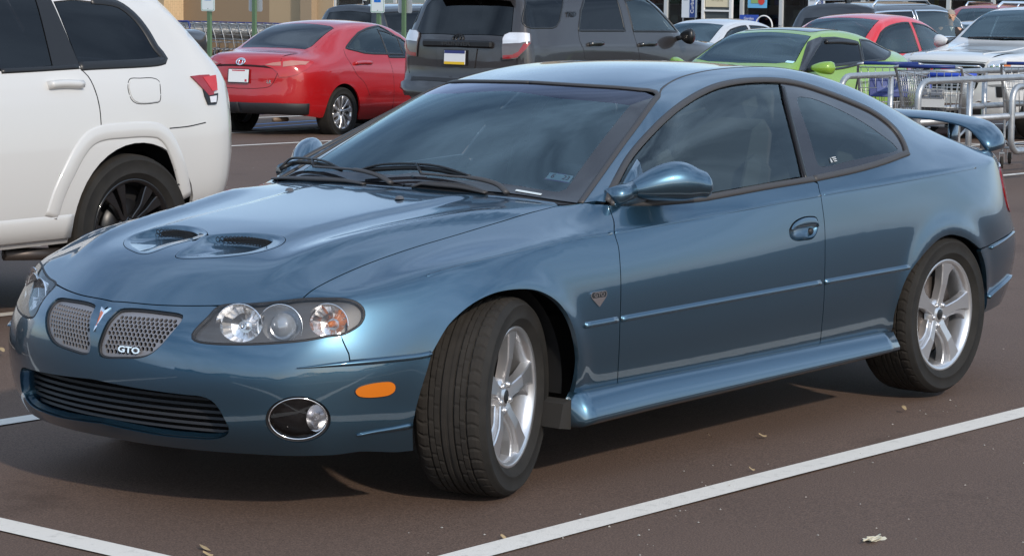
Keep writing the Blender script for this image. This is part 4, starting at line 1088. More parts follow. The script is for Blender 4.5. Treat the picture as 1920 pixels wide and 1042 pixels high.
    b = MB(); b.prism([(x*.9, .016 if z > .015 else max(z*.9+.001, -.003)) for x, z in sh if z > -.008], .004, .0048, 'z'); b.build('badge_field', M_SATIN, bd)
    text_mesh('GTO', .020, M_CHROME, bd, 'lettering', (0, .0062, .0048), Matrix.Identity(3), .0008, 1.35, offset=.0004)
    # --- mirrors
    for sg in (1, -1):
        b = MB(); rings = []; n_ = 24
        ctrl = [(0, (-.727, .795, .953), .030, .028), (.08, (-.747, .806, .957), .040, .036), (.3, (-.800, .838, .969), .062, .050), (.52, (-.857, .872, .977), .074, .058), (.74, (-.917, .908, .975), .069, .056), (.90, (-.962, .937, .967), .052, .044), (.98, (-.986, .951, .961), .027, .024), (1, (-.991, .954, .960), .005, .005)]
        ts = np.linspace(0, 1, 28)
        cc = spline([(t, *c_, rz, rx) for t, c_, rz, rx in ctrl], ts)
        V = []
        for row in cc:
            for i in range(n_):
                a = 2*math.pi*i/n_; ca, sa = math.cos(a), math.sin(a)
                fx = ca*row[4]*(1.25 if ca > 0 else .8); fz = sa*row[3]*(1 if sa > 0 else .85)
                V.append((row[0]+fx*.53, row[1]+fx*.85, row[2]+fz))
        Fc = [(i*n_+j, i*n_+(j+1) % n_, (i+1)*n_+(j+1) % n_, (i+1)*n_+j) for i in range(len(cc)-1) for j in range(n_)]+[tuple(range(n_)), tuple((len(cc)-1)*n_+j for j in range(n_-1, -1, -1))]
        b.add([(v[0], v[1]*sg, v[2]) for v in V], Fc, True); mo = b.build('side_mirror', PB, A)
        # sail base
        tri = [ms.near(p)[0] for p in pix([(1149, 383), (1160, 352), (1176, 322), (1191, 298), (1196, 318), (1200, 340), (1206, 379), (1180, 384)])]
        k = len(tri); b = MB(); V = [(p+np.array([0, .008, 0]))*[1, sg, 1] for p in tri]+[(np.mean(tri, 0)+(p-np.mean(tri, 0))*.86+np.array([0, .024, 0]))*[1, sg, 1] for p in tri]
        V.append((np.mean(tri, 0)+np.array([0, .03, -.01]))*[1, sg, 1])
        b.add(V, [(i, (i+1) % k, k+(i+1) % k, k+i) for i in range(k)]+[(k+i, k+(i+1) % k, 2*k) for i in range(k)], True); b.build('mirror_base', PB, mo)
        b = MB(); pts = [np.array((-.625, .792, .932)), np.array((-.68, .796, .943)), np.array((-.738, .802, .955))]
        b.tube([p*[1, sg, 1] for p in pts], [.040, .038, .036], 18, sq=(1, .9)); b.build('mirror_arm', PB, mo)
    # --- cowl, wipers
    cow = hrear+straight([hrear[-1]*[1, 0, 1], wsb_c], .02)[1:]+wsbase[1:]+straight([wsbase[-1], hrear[0]], .02)[1:-1]
    half_panel('cowl_panel', cow, (.4, 0, 1), M_BLACK, grid=.03, gap=0, flange=0, off=-.006)
    def onws(px, off): q, qn = ms.near(pix([px])[0]); return q+qn*off
    for arm, blade, cap in (([(951, 368), (938, 357), (905, 350), (850, 344), (795, 339)], [(682, 329), (720, 326), (780, 324), (830, 329), (885, 341)], [(772, 352), (790, 346), (820, 347), (870, 352), (912, 363)]),
                            ([(735, 349), (715, 339), (680, 333), (640, 329), (595, 326)], [(529, 327), (550, 317), (590, 315), (620, 320), (645, 328)], [(512, 337), (540, 336), (600, 338), (650, 341), (683, 347)])):
        pa = smooth_line([onws(p, .012+.02*min(i, 2)/2) for i, p in enumerate(arm)], .02)
        b = MB(); b.tube(pa, [.013 if i < len(pa)*.45 else .008 for i in range(len(pa))], 8, sq=(1, .6)); wp = b.build('wiper', M_TRIM, A)
        pb = smooth_line([onws(p, .022) for p in blade], .02); b = MB(); b.tube(pb, .009, 8, sq=(.6, 1))
        p2 = smooth_line([onws(p, .040 if 0 < i < 4 else .026) for i, p in enumerate(blade)], .02); b.tube(p2, .005, 6)
        b.tube([pa[-1], p2[len(p2)//2]], .006, 6); b.build('wiper_blade', M_SATIN, wp)
        pc = smooth_line([onws(p, .004) for p in cap], .02); b = MB(); b.tube(pc, [.012*math.sin(math.pi*(.12+.76*i/(len(pc)-1)))+.002 for i in range(len(pc))], 8, sq=(1.6, .7)); b.build('cowl_cap', M_TRIM, wp)
    for y in (.20, -.33):
        b = MB(); b.lathe([(0, .012), (.012, .009), (.018, 0)], 'z', 12); o = b.build('washer_nozzle', M_GREYP, A); q = ms.near((-.19, y, .905)); o.location = Vector(q[0])+Vector((0, 0, .002))
    # --- inspection sticker
    q, qn = ms.near(pix([(1049, 331)])[0]); rt = basis((.18, 1, .1), qn); rt = basis((-.22, 1, -.02), qn)
    b = MB(); b.box((0, 0, 0), (.090, .04, .0008)); st = b.build('inspection_sticker', M_WHITE, A); st.matrix_local = Matrix.Translation(Vector(q)-Vector(qn)*.0035) @ rt.to_4x4()
    b = MB(); b.box((-.002, -.021, -.0004), (.092, .008, .0008)); b.box((0, .02, -.0004), (.04, .008, .0008)); b.build('sticker_edge', mat('purple print', (.25, .05, .35), .5), st)
    MI = mat('dark print', (.03, .04, .06), .5)
    text_mesh('6', .034, MI, st, 'numerals', (-.026, 0, .0012), Matrix.Identity(3), .0004, .8, .12, offset=.0006); text_mesh('23', .034, MI, st, 'numerals', (.024, 0, .0012), Matrix.Identity(3), .0004, .8, .12, offset=.0003)
    q, qn = ms.near(pix([(991, 361)])[0]); b = MB(); b.box((0, 0, 0), (.105, .010, .001)); vp = b.build('vehicle_number_plate', mat('pale plate', (.55, .6, .6), .4), A); vp.matrix_local = Matrix.Translation(Vector(q)+Vector(qn)*.001) @ basis((-.10, 1, -.03), qn).to_4x4()
    q, qn = ms.near(pix([(1562, 301)])[0]); wl = empty('window_lettering'); wl.parent = A
    b = MB()
    for i, dz in enumerate((.012, .004, -.004)): b.box((.014, dz, 0), (.03-.004*i, .003, .0005))
    b.prism([(-.02, -.008), (-.012, .014), (-.008, -.008), (-.011, -.008), (-.0125, .002), (-.017, -.008)], -.0003, .0003, 'z')
    o = b.build('window_print', mat('etched white print', (.6, .62, .62), .6), A); o.matrix_local = Matrix.Translation(Vector(q)+Vector(qn)*.0005) @ basis((-1, 0, .05), qn).to_4x4()
    bpy.data.objects.remove(wl)
    # --- spoiler
    path = spline([(0, -3.70, 0, 1.100, .092, .015), (.25, -3.70, .25, 1.097, .092, .015), (.42, -3.692, .42, 1.086, .092, .017), (.52, -3.680, .52, 1.068, .094, .022), (.58, -3.668, .575, 1.045, .096, .030), (.62, -3.658, .615, 1.012, .094, .034), (.65, -3.650, .640, .978, .084, .030), (.665, -3.648, .646, .958, .070, .022)], np.r_[np.linspace(0, .5, 10), np.linspace(.53, .665, 12)])
    V = []; n_ = 16
    for i, row in enumerate(path):
        j0, j1 = max(i-1, 0), min(i+1, len(path)-1); ty, tz = path[j1][1]-path[j0][1], path[j1][2]-path[j0][2]; l_ = math.hypot(ty, tz); ny_, nz_ = -tz/l_, ty/l_
        for k_ in range(n_):
            a = 2*math.pi*k_/n_; cx_ = math.cos(a)*row[3]; th = math.sin(a)*row[4]*(1 if math.cos(a) > -.5 else .8)
            V.append((row[0]+cx_, row[1]+ny_*th, row[2]+nz_*th-cx_*.10))
    m_ = len(path); Fc = [(i*n_+j, i*n_+(j+1) % n_, (i+1)*n_+(j+1) % n_, (i+1)*n_+j) for i in range(m_-1) for j in range(n_)]
    Vm = [(v[0], -v[1], v[2]) for v in V]; b = MB(); b.add(V, Fc+[tuple((m_-1)*n_+j for j in range(n_))], True); b.add(Vm, Fc+[tuple((m_-1)*n_+j for j in range(n_))], True)
    sp = b.build('spoiler', PB, A)
    for y in (.40, -.40):
        b = MB(); b.tube([(-3.70, y, .93), (-3.70, y, 1.08)], .02, 12, sq=(.6, 2.2)); b.build('spoiler_post', PB, sp)
    # --- wheels and wells
    wheel(A, (.055, .79, .327), 1, steer=R(19.5), phase=92)
    wheel(A, (.055, -.79, .327), -1, steer=R(19.5), phase=60)
    wheel(A, (-2.789, .79, .327), 1, phase=95)
    wheel(A, (-2.789, -.79, .327), -1, phase=75)
    liner(A, (.06, 0, .325), .385, .42, .82); liner(A, (-2.757, 0, .315), .395, .42, .82)
    b = MB()
    b.prism([(.46, .20), (.46, .5), (-.32, .5), (-.35, .20), (-2.35, .22), (-2.38, .5), (-3.15, .5), (-3.18, .30), (-3.3, .34), (-3.3, .6), (.46, .52)], -.72, .72, 'y'); b.box((.64, 0, .30), (.36, .9, .16)); b.box((-3.45, 0, .44), (.4, .8, .2))
    b.build('underbody', M_DARK, A)
    # --- cabin
    b = MB()
    b.prism([(-.50, .50), (-.50, .87), (-.62, .90), (-.80, .895), (-.92, .84), (-.94, .74), (-.88, .60), (-.88, .42)], -.70, .70, 'y')
    b.lathe([(.0, .085), (.16, .07), (.20, .0)], 'z', 20, (-.85, .37, .82)); b.build('dashboard', M_CABIN, A)
    b = MB(); tor = []
    sw = Matrix.Translation((-1.02, .37, .83)) @ Matrix.Rotation(R(-66), 4, 'Y')
    b.tube([sw @ Vector((.185*math.cos(2*math.pi*k/28), .185*math.sin(2*math.pi*k/28), 0)) for k in range(28)], .015, 8, True)
    for a in (0, 120, 240): b.tube([sw @ Vector((0, 0, -.02)), sw @ Vector((.18*math.cos(R(a+180)), .18*math.sin(R(a+180)), 0))], .018, 6, sq=(1.6, .5))
    b.build('steering_wheel', M_CABIN, A)
    for y in (.37, -.37):
        seat(A, -1.55, y, .52, hz=.02); seat(A, -2.28, y*.9, .55, head=False, back=.55)
    b = MB(); b.prism([(-.5, .30), (-.5, .34), (-2.6, .40), (-2.6, .80), (-2.75, .86), (-3.25, .885), (-3.25, .84), (-2.7, .36), (-2.6, .34)], -.72, .72, 'y'); b.build('cabin_floor', M_CABIN, A)
    for sg in (1, -1):
        b = MB(); b.prism([(-.55, .45), (-.55, .86), (-1.1, .88), (-1.8, .905), (-2.5, .94), (-2.6, .45)], sg*.735, sg*.77, 'y'); b.build('door_card', M_CABIN, A)
        b = MB(); b.tube([(-1.90, sg*.74, .93), (-1.98, sg*.56, 1.22), (-2.0, sg*.48, 1.28)], .03, 8, sq=(1.4, .5)); b.build('pillar_trim', M_CABIN, A)
    b = MB(); b.box((-1.02, 0, 1.16), (.04, .24, .07), bev=.02); b.tube([(-1.02, 0, 1.18), (-1.06, 0, 1.225)], .01, 6); b.build('rear_view_mirror', M_CABIN, A)
    lin = [ctr(x)*[1, 1, 1] for x in np.linspace(-1.2, -2.36, 10)]
    V = []; 
    for p in lin:
        for y in np.linspace(-.47, .47, 7): h = ms.cast((p[0], y, 3), (0, 0, -1)); V.append(h[0]-np.array([0, 0, .03]))
    b = MB(); b.add(V, [(i*7+j, i*7+j+1, (i+1)*7+j+1, (i+1)*7+j) for i in range(9) for j in range(6)], True); b.build('headliner', M_CABIN, A)
    return ms, A
# ================================================================== other vehicles: shared skin builder
def pchip(knots, u):
    k = np.array(sorted(knots), float); x, y = k[:, 0], k[:, 1]; n = len(x); u = np.asarray(u, float)
    if n == 1: return np.full_like(u, y[0])
    h = np.diff(x); d = np.diff(y)/h; m = np.zeros(n)
    for i in range(1, n-1):
        if d[i-1]*d[i] > 0: m[i] = (h[i-1]+h[i])*3/((2*h[i]+h[i-1])/d[i-1]+(h[i]+2*h[i-1])/d[i])
    m[0], m[-1] = d[0], d[-1]
    uc = np.clip(u, x[0], x[-1]); j = np.clip(np.searchsorted(x, uc)-1, 0, n-2); t = (uc-x[j])/h[j]
    return (2*t**3-3*t**2+1)*y[j]+(t**3-2*t**2+t)*h[j]*m[j]+(-2*t**3+3*t**2)*y[j+1]+(t**3-t**2)*h[j]*m[j+1]
def gen_skin(sp, world, level=3, creases=()):
    """sp: stations 'x' (front to rear) and knot lists along x:
    w half width, sill z, cr=(y,z) crease, belt=(y,z), rail=(y,z), top z; nose/tail: functions of (y,z) giving x"""
    xs = np.array(sp['x'], float); ni = len(xs); g = lambda n: pchip(sp[n], xs)
    w, sill, cy, cz, by, bz, ry, rz, tz = [g(n) for n in ('w', 'sill', 'cry', 'crz', 'by', 'bz', 'ry', 'rz', 'top')]
    T = np.zeros((ni, 12, 3)); T[:, :, 0] = xs[:, None]
    T[:, 0, 1], T[:, 0, 2] = w-.07, sill
    T[:, 1, 1], T[:, 1, 2] = w-.02, sill+.09
    for k, f, dw in ((2, .38, 0), (3, .62, .002), (4, .84, -.008)):
        T[:, k, 1] = w+dw; T[:, k, 2] = sill+(cz-sill)*f
    T[:, 5, 1], T[:, 5, 2] = cy, cz
    T[:, 6, 1], T[:, 6, 2] = by, bz
    T[:, 8, 1], T[:, 8, 2] = ry, rz
    bul = sp.get('bulge', .012)
    T[:, 7, 1], T[:, 7, 2] = (by+ry)/2+bul*np.clip((rz-bz)/.2, 0, 1), (bz+rz)/2
    T[:, 9, 1], T[:, 9, 2] = ry*.70, rz+(tz-rz)*.58
    T[:, 10, 1], T[:, 10, 2] = ry*.36, rz+(tz-rz)*.90
    T[:, 11, 1], T[:, 11, 2] = 0, tz
    nose, tail, kcb = sp['nose'], sp['tail'], sp.get('kcb', 5)
    if 'shift' in sp:                      # windscreen plan curve and the like: x shift of the centre rows
        for i in range(ni):
            for k in range(9, 12): T[i, k, 0] += sp['shift'](xs[i])*(1-(T[i, k, 1]/max(ry[i], .1))**2)
    for k in range(6, 12): T[0, k, 0] = nose(T[0, k, 1], T[0, k, 2])
    for k in range(kcb+1 if not sp.get('tailside') else 0, 12): T[-1, k, 0] = tail(T[-1, k, 1], T[-1, k, 2])
    for k in range(12):
        for i in range(1, ni): T[i, k, 0] = min(T[i, k, 0], T[0, k, 0]-.11*i)
        for i in range(ni-1): T[i, k, 0] = max(T[i, k, 0], T[-1, k, 0]+.10*(ni-1-i))
    Fg = [[(nose(T[0, k, 1]*.985+.0, T[0, j, 2]), T[0, k, 1], T[0, j, 2]) for j in range(5)] for k in range(6, 12)]
    Bg = [[(tail(T[-1, k, 1], T[-1, j, 2]), T[-1, k, 1], T[-1, j, 2]) for j in range(kcb)] for k in range(kcb+1, 12)]
    return Master(T, Fg, Bg, 5, creases, level=level, disp=sp.get('disp'), fit=1, kcb=kcb, world=world)
def quick_panel_factory(ms, A):
    def half(name, outline, d, m, off=0.0, grid=.05, gap=.003, flange=.015, holes=(), hole_gap=None):
        a, b = panel(ms, name, outline, d, m, A, holes, grid, gap, flange, off, True, hole_gap)
        return a, b
    return half
def weld_sym(a, b_, A):
    me1, me2 = a.data, b_.data; V = []; Fc = []; Nn = []
    for me in (me1, me2):
        base = len(V); V += [v.co.copy() for v in me.vertices]; cn = me.corner_normals
        for p in me.polygons:
            vs = list(p.vertices)
            if all(abs(me.vertices[i].co.y) < .0055 for i in vs): continue
            Fc.append([i+base for i in vs]); Nn += [tuple(cn[k].vector) for k in p.loop_indices]
    V = [Vector((v.x, 0.0, v.z)) if abs(v.y) < .0055 else v for v in V]
    name = a.name.split('.')[0]; m = a.data.materials[0]
    bpy.data.objects.remove(a); bpy.data.objects.remove(b_); bpy.data.meshes.remove(me1); bpy.data.meshes.remove(me2)
    return mk(name, V, Fc, m, A, True, Nn)
def ground_z(x, y):
    """the car park falls gently away towards the shop"""
    d = (x-CO[0])*math.cos(CYAW)+(y-CO[1])*math.sin(CYAW)
    return -.0085*max(0.0, d-8)
def join_objs(objs, name, A, mat_=None):
    V = []; Fc = []; Nn = []
    for o in objs:
        me = o.data; b = len(V); V += [v.co.copy() for v in me.vertices]; cn = me.corner_normals
        for p in me.polygons: Fc.append([i+b for i in p.vertices]); Nn += [tuple(cn[k].vector) for k in p.loop_indices]
    m = mat_ or objs[0].data.materials[0]
    for o in objs:
        me = o.data; bpy.data.objects.remove(o); bpy.data.meshes.remove(me)
    return mk(name, V, Fc, m, A, True, Nn)
class Car:
    def __init__(s, sp, name, label, cat, loc, rotz, pm, z=None, group=None, level=3):
        s.z = ground_z(*loc) if z is None else z
        s.A = empty(name, (loc[0], loc[1], s.z), R(rotz), label, cat, group)
        s.W = Matrix.Translation((loc[0], loc[1], s.z)) @ Matrix.Rotation(R(rotz), 4, 'Z')
        s.ms = gen_skin(sp, s.W, level); s.sp = sp; s.pm = pm; s.holes = {'side': [], 'top': [], 'front': [], 'rear': []}; s.later = []
    # points on the skin from different views (local frame, y >= 0 half)
    def pts(s, view, P, ref=None):
        o = []
        for p in P:
            if view == 'px':
                q = s.ms.pix([p]); 
                if q: o.append(q[0])
                continue
            if view == 'side': h = s.ms.cast((p[0], 4, p[1]), (0, -1, 0))
            elif view == 'front': h = s.ms.cast((6, max(p[0], 1e-4), p[1]), (-1, 0, 0))
            elif view == 'rear': h = s.ms.cast((-9, max(p[0], 1e-4), p[1]), (1, 0, 0))
            else: h = s.ms.cast((p[0], max(p[1], 1e-4), 5), (0, 0, -1))
            if h is None:
                q = (p[0], .9, p[1]) if view == 'side' else ((1, p[0], p[1]) if view == 'front' else ((-4, p[0], p[1]) if view == 'rear' else (p[0], p[1], 1)))
                h = s.ms.near(q)
            o.append(h[0])
        return o
    def loop(s, view, P, step=.05, round_=False):
        q = s.pts(view, P)
        L = smooth_line(q, step, True) if round_ else straight(q+[q[0]], step)[:-1]
        return [s.ms.near(p)[0] for p in L]
    DIR = {'side': (0, 1, .35), 'top': (0, 0, 1), 'front': (1, .15, .1), 'rear': (-1, .15, .15), 'corner_f': (1, .9, .2), 'corner_r': (-1, .9, .2)}
    def feat(s, name, view, P, m, d='side', cut=None, off=0.0, round_=False, sym_=False, flange=.01, grid=.06, gap=.004, parent=None, edge=None):
        """a trimmed part on the skin; cut names the body piece it replaces; sym_: half outline closed on the centre line"""
        L = s.loop(view, P, .05, round_) if not (isinstance(P, list) and len(P) and isinstance(P[0], np.ndarray)) else P
        if cut: s.holes[cut].append(L)
        s.later.append((name, L, s.DIR.get(d, d), m, off, sym_, flange, grid, gap, edge))
        return L
    def finish(s, wheels, arch, rows=8):
        ms, sp, A, pm = s.ms, s.sp, s.A, s.pm
        xs = np.array(sp['x']); ni = len(xs)
        def nr(p): return ms.near(p)[0]
        Tm = ms.T
        top_line = [nr(Tm[i][rows]) for i in range(ni)]; top_line = smooth_line(top_line, .05)
        fcol = smooth_line([nr(Tm[0][k]) for k in range(0, rows+1)], .05); rcol = smooth_line([nr(Tm[-1][k]) for k in range(0, rows+1)], .05)
        bot = [nr(Tm[i][0]) for i in range(ni)]; bl = smooth_line(bot, .05)
        out = []
        arcs = []
        for (cx, cz, r) in arch:
            arcs.append([h for h in s.pts('side', [(cx+r*math.cos(a), cz+r*math.sin(a)) for a in np.linspace(R(-8), R(188), 24)])])
        i = 0; seq = []
        for p in bl:
            inside = [k for k, (cx, cz, r) in enumerate(arch) if abs(p[0]-cx) < r]
            if inside:
                if not seq or seq[-1] is not arcs[inside[0]]: seq.append(arcs[inside[0]])
            else: seq.append(p)
        for q in seq:
            if isinstance(q, list): out += q
            else: out.append(q)
        side = out+rcol[1:]+top_line[::-1][1:]+fcol[::-1][1:-1]
        pcs = []
        a, b = panel(ms, 'body', side, s.DIR['side'], pm, A, s.holes['side'], .06, 0, .02, 0, True, .003); pcs += [a, b]
        def cl(a, b_, n=16, mode='top'):
            o = []
            for t in np.linspace(0, 1, n): o.append(nr(a+(b_-a)*t)*[1, 0, 1])
            return o
        cents = [nr(Tm[i][11])*[1, 0, 1] for i in range(ni)]; cents = smooth_line(cents, .05)
        fr_top = smooth_line([nr(Tm[0][k]) for k in range(rows, 12)], .05); re_top = smooth_line([nr(Tm[-1][k]) for k in range(rows, 12)], .05)
        top = top_line+re_top[1:]+cents[::-1][1:]+fr_top[::-1][1:-1]
        a, b = panel(ms, 'body', top, (0, .1, 1), pm, A, s.holes['top'], .06, 0, .0, 0, True, .003); pcs += [weld_sym(a, b, A)]
        ff = smooth_line([nr(Tm[0][k]) for k in range(0, 12)], .05)
        def colc(x0, zs, dx):
            o = []
            for z in zs: h = ms.cast((x0, .0005, z), (dx, 0, 0)); 
            return o
        def centre_down(x0, dx, ztop, zbot):
            o = []
            for z in np.linspace(ztop, zbot, 14)[1:]:
                h = ms.cast((x0, .0005, z), (dx, 0, 0))
                if h is not None: o.append(h[0]*[1, 0, 1])
            return o
        def bottom_line(c, corner, x0, dx):
            o = []; z0, z1 = c[2], corner[2]
            for t in np.linspace(0, 1, 10)[1:-1]:
                h = ms.cast((x0, corner[1]*t, z0+(z1-z0)*t+.004), (dx, 0, 0)); 
                if h is not None: o.append(h[0])
            return o
        cd_ = centre_down(6, -1, ff[-1][2]-.005, sp['sill'][0][1]+.02)
        front = ff+cd_+bottom_line(cd_[-1], ff[0], 6, -1)
        a, b = panel(ms, 'body', front, (1, .45, .15), pm, A, s.holes['front'], .05, 0, .02, 0, True, .003); pcs += [weld_sym(a, b, A)]
        rf = smooth_line([nr(Tm[-1][k]) for k in range(0, 12)], .05)
        cd_ = centre_down(-9, 1, rf[-1][2]-.005, Tm[-1][0][2]+.02)
        rear = rf+cd_+bottom_line(cd_[-1], rf[0], -9, 1)
        a, b = panel(ms, 'body', rear, (-1, .45, .15), pm, A, s.holes['rear'], .05, 0, .02, 0, True, .003); pcs += [weld_sym(a, b, A)]
        s.body = join_objs(pcs, 'body', A, pm)
        s.parts = {}
        for (name, L, d, m, off, sym_, fl, grid, gap, edge) in s.later:
            a, b = panel(ms, name, L, d, m, A, (), grid, gap, fl, off, True)
            if sym_: a = weld_sym(a, b, A); s.parts.setdefault(name, []).append(a)
            else: s.parts.setdefault(name, []).extend([a, b])
            if edge:
                strip(ms, edge[0], L, edge[1], edge[2], A, edge[3] if len(edge) > 3 else .0, .004, mirror=True, closed=True)
        for w_ in wheels:
            for sg in (1, -1):
                kw = dict(w_); cx = kw.pop('x'); y = kw.pop('y'); 
                wheel(A, (cx, sg*y, kw.get('Rt', .33)), sg, tread=False, **kw)
        for (cx, cz, r) in arch: liner(A, (cx, 0, cz), r+.03, .35, sp['w'][len(sp['w'])//2][1]-.06)
        x0, x1 = xs[0]-.25, xs[-1]+.25; z = sp['sill'][0][1]
        b = MB(); ax = sorted(arch, reverse=True)
        b.prism([(x0, z+.06), (ax[0][0]+ax[0][2], z+.05), (ax[0][0]+ax[0][2], z+.4), (ax[0][0]-ax[0][2], z+.4), (ax[0][0]-ax[0][2], z+.02), (ax[1][0]+ax[1][2], z+.02), (ax[1][0]+ax[1][2], z+.4), (ax[1][0]-ax[1][2], z+.4), (ax[1][0]-ax[1][2], z+.08), (x1, z+.1), (x1, z+.42), (x0, z+.42)], -.68, .68, 'y')
        b.build('underbody', M_DARK, A)
        return s
    def seats(s, rows, z, y=.37, head=True):
        for x in rows:
            for sg in (1, -1): seat(s.A, x, sg*y, z, head=head)
    def mirror(s, c, m, size=(.11, .20, .14), both=True, sweep=.05):
        for sg in ((1, -1) if both else (1,)):
            b = MB(); n_ = 16; V = []
            ts = np.linspace(0, 1, 12)
            for t in ts:
                f = math.sin(math.pi*min(.5, .12+t*.55))*(1 if t < .8 else math.sqrt(max(0.02, 1-((t-.8)/.2)**2)))
                cx, cy = c[0]-sweep*t, c[1]+(t-.5)*size[1]
                for i in range(n_):
                    a = 2*math.pi*i/n_; V.append((cx+math.cos(a)*size[0]*.5*f*(1.2 if math.cos(a) > 0 else .7), sg*cy, c[2]+math.sin(a)*size[2]*.5*f))
            Fc = [(i*n_+j, i*n_+(j+1) % n_, (i+1)*n_+(j+1) % n_, (i+1)*n_+j) for i in range(11) for j in range(n_)]+[tuple(range(n_)), tuple(11*n_+j for j in range(n_-1, -1, -1))]
            b.add(V, Fc, True); o = b.build('side_mirror', m, s.A)
            b = MB(); b.tube([(c[0], sg*(c[1]-size[1]*.75), c[2]-.03), (c[0]-.01, sg*(c[1]-size[1]*.3), c[2]-.01)], .03, 8); b.build('mirror_arm', M_BLACK, o)
    def plate(s, c, rot, col, label=None, top=None, bottom=None):
        b = MB(); b.box((0, 0, 0), (.31, .158, .006), bev=.002); o = b.build('licence_plate', mat('plate ground', col, .5), s.A)
        o.matrix_local = Matrix.Translation(Vector(c)) @ rot.to_4x4()
        for nm, cc, yy, hh in ((top and 'plate_band', top, .062, .034), (bottom and 'plate_band', bottom, -.064, .03)):
            if nm:
                b = MB(); b.box((0, yy, .0035), (.30, hh, .0012)); b.build(nm, mat('plate band', cc, .5), o)
        b = MB(); b.box((0, 0, -.004), (.33, .178, .006), bev=.002); b.build('plate_frame', M_BLACK, o)
        return o

def multi(n, w, sweep=0): return dict(n_spoke=n, blades=[([(.2, -14), (.5, -w+sweep*.4), (.97, -w*.9+sweep), (.97, w*.9+sweep), (.5, w+sweep*.4), (.2, 14)], 0)])
# ------------------------------------------------------------------ white SUV in the next bay but one
def tailf(zk, bow, p=2.5, yw=.9):
    def f(y, z): return float(pchip(zk, z))+bow*(abs(y)/yw)**p
    return f
def nosef(zk, bow, p=2.5, yw=.9):
    def f(y, z): return float(pchip(zk, z))-bow*(abs(y)/yw)**p
    return f
WSUV = dict(x=[.50, .2, -.2, -.6, -.9, -1.2, -1.5, -1.9, -2.3, -2.65, -2.95, -3.2, -3.42, -3.6], tailside=True, kcb=8,
    w=[(.5, .84), (.1, .94), (-.5, .965), (-3.0, .965), (-3.4, .94), (-3.6, .90)], sill=[(.5, .36), (-.5, .33), (-2.5, .34), (-3.6, .47)],
    cry=[(.5, .80), (0, .92), (-.6, .94), (-3.1, .945), (-3.6, .88)], crz=[(.5, .95), (0, 1.0), (-1, 1.05), (-3.6, 1.08)],
    by=[(.5, .74), (0, .88), (-.6, .91), (-3.0, .91), (-3.6, .85)], bz=[(.5, 1.02), (0, 1.08), (-.6, 1.13), (-1.5, 1.165), (-2.6, 1.185), (-3.6, 1.20)],
    ry=[(.5, .55), (-.4, .72), (-.7, .78), (-1.4, .70), (-2.2, .68), (-3.2, .67), (-3.6, .66)], rz=[(.5, 1.05), (-.4, 1.16), (-.7, 1.2), (-1.0, 1.42), (-1.4, 1.62), (-1.9, 1.67), (-2.6, 1.665), (-3.2, 1.62), (-3.6, 1.60)],
    top=[(.5, 1.06), (-.4, 1.19), (-.6, 1.21), (-1.0, 1.50), (-1.35, 1.70), (-2, 1.76), (-2.8, 1.755), (-3.3, 1.71), (-3.6, 1.69)],
    nose=nosef([(.35, .80), (.7, .86), (1.06, .78)], .34), tail=tailf([(.4, -3.70), (.55, -3.80), (.8, -3.84), (1.08, -3.82), (1.2, -3.77), (1.42, -3.53), (1.56, -3.40), (1.7, -3.28)], .12, 4))
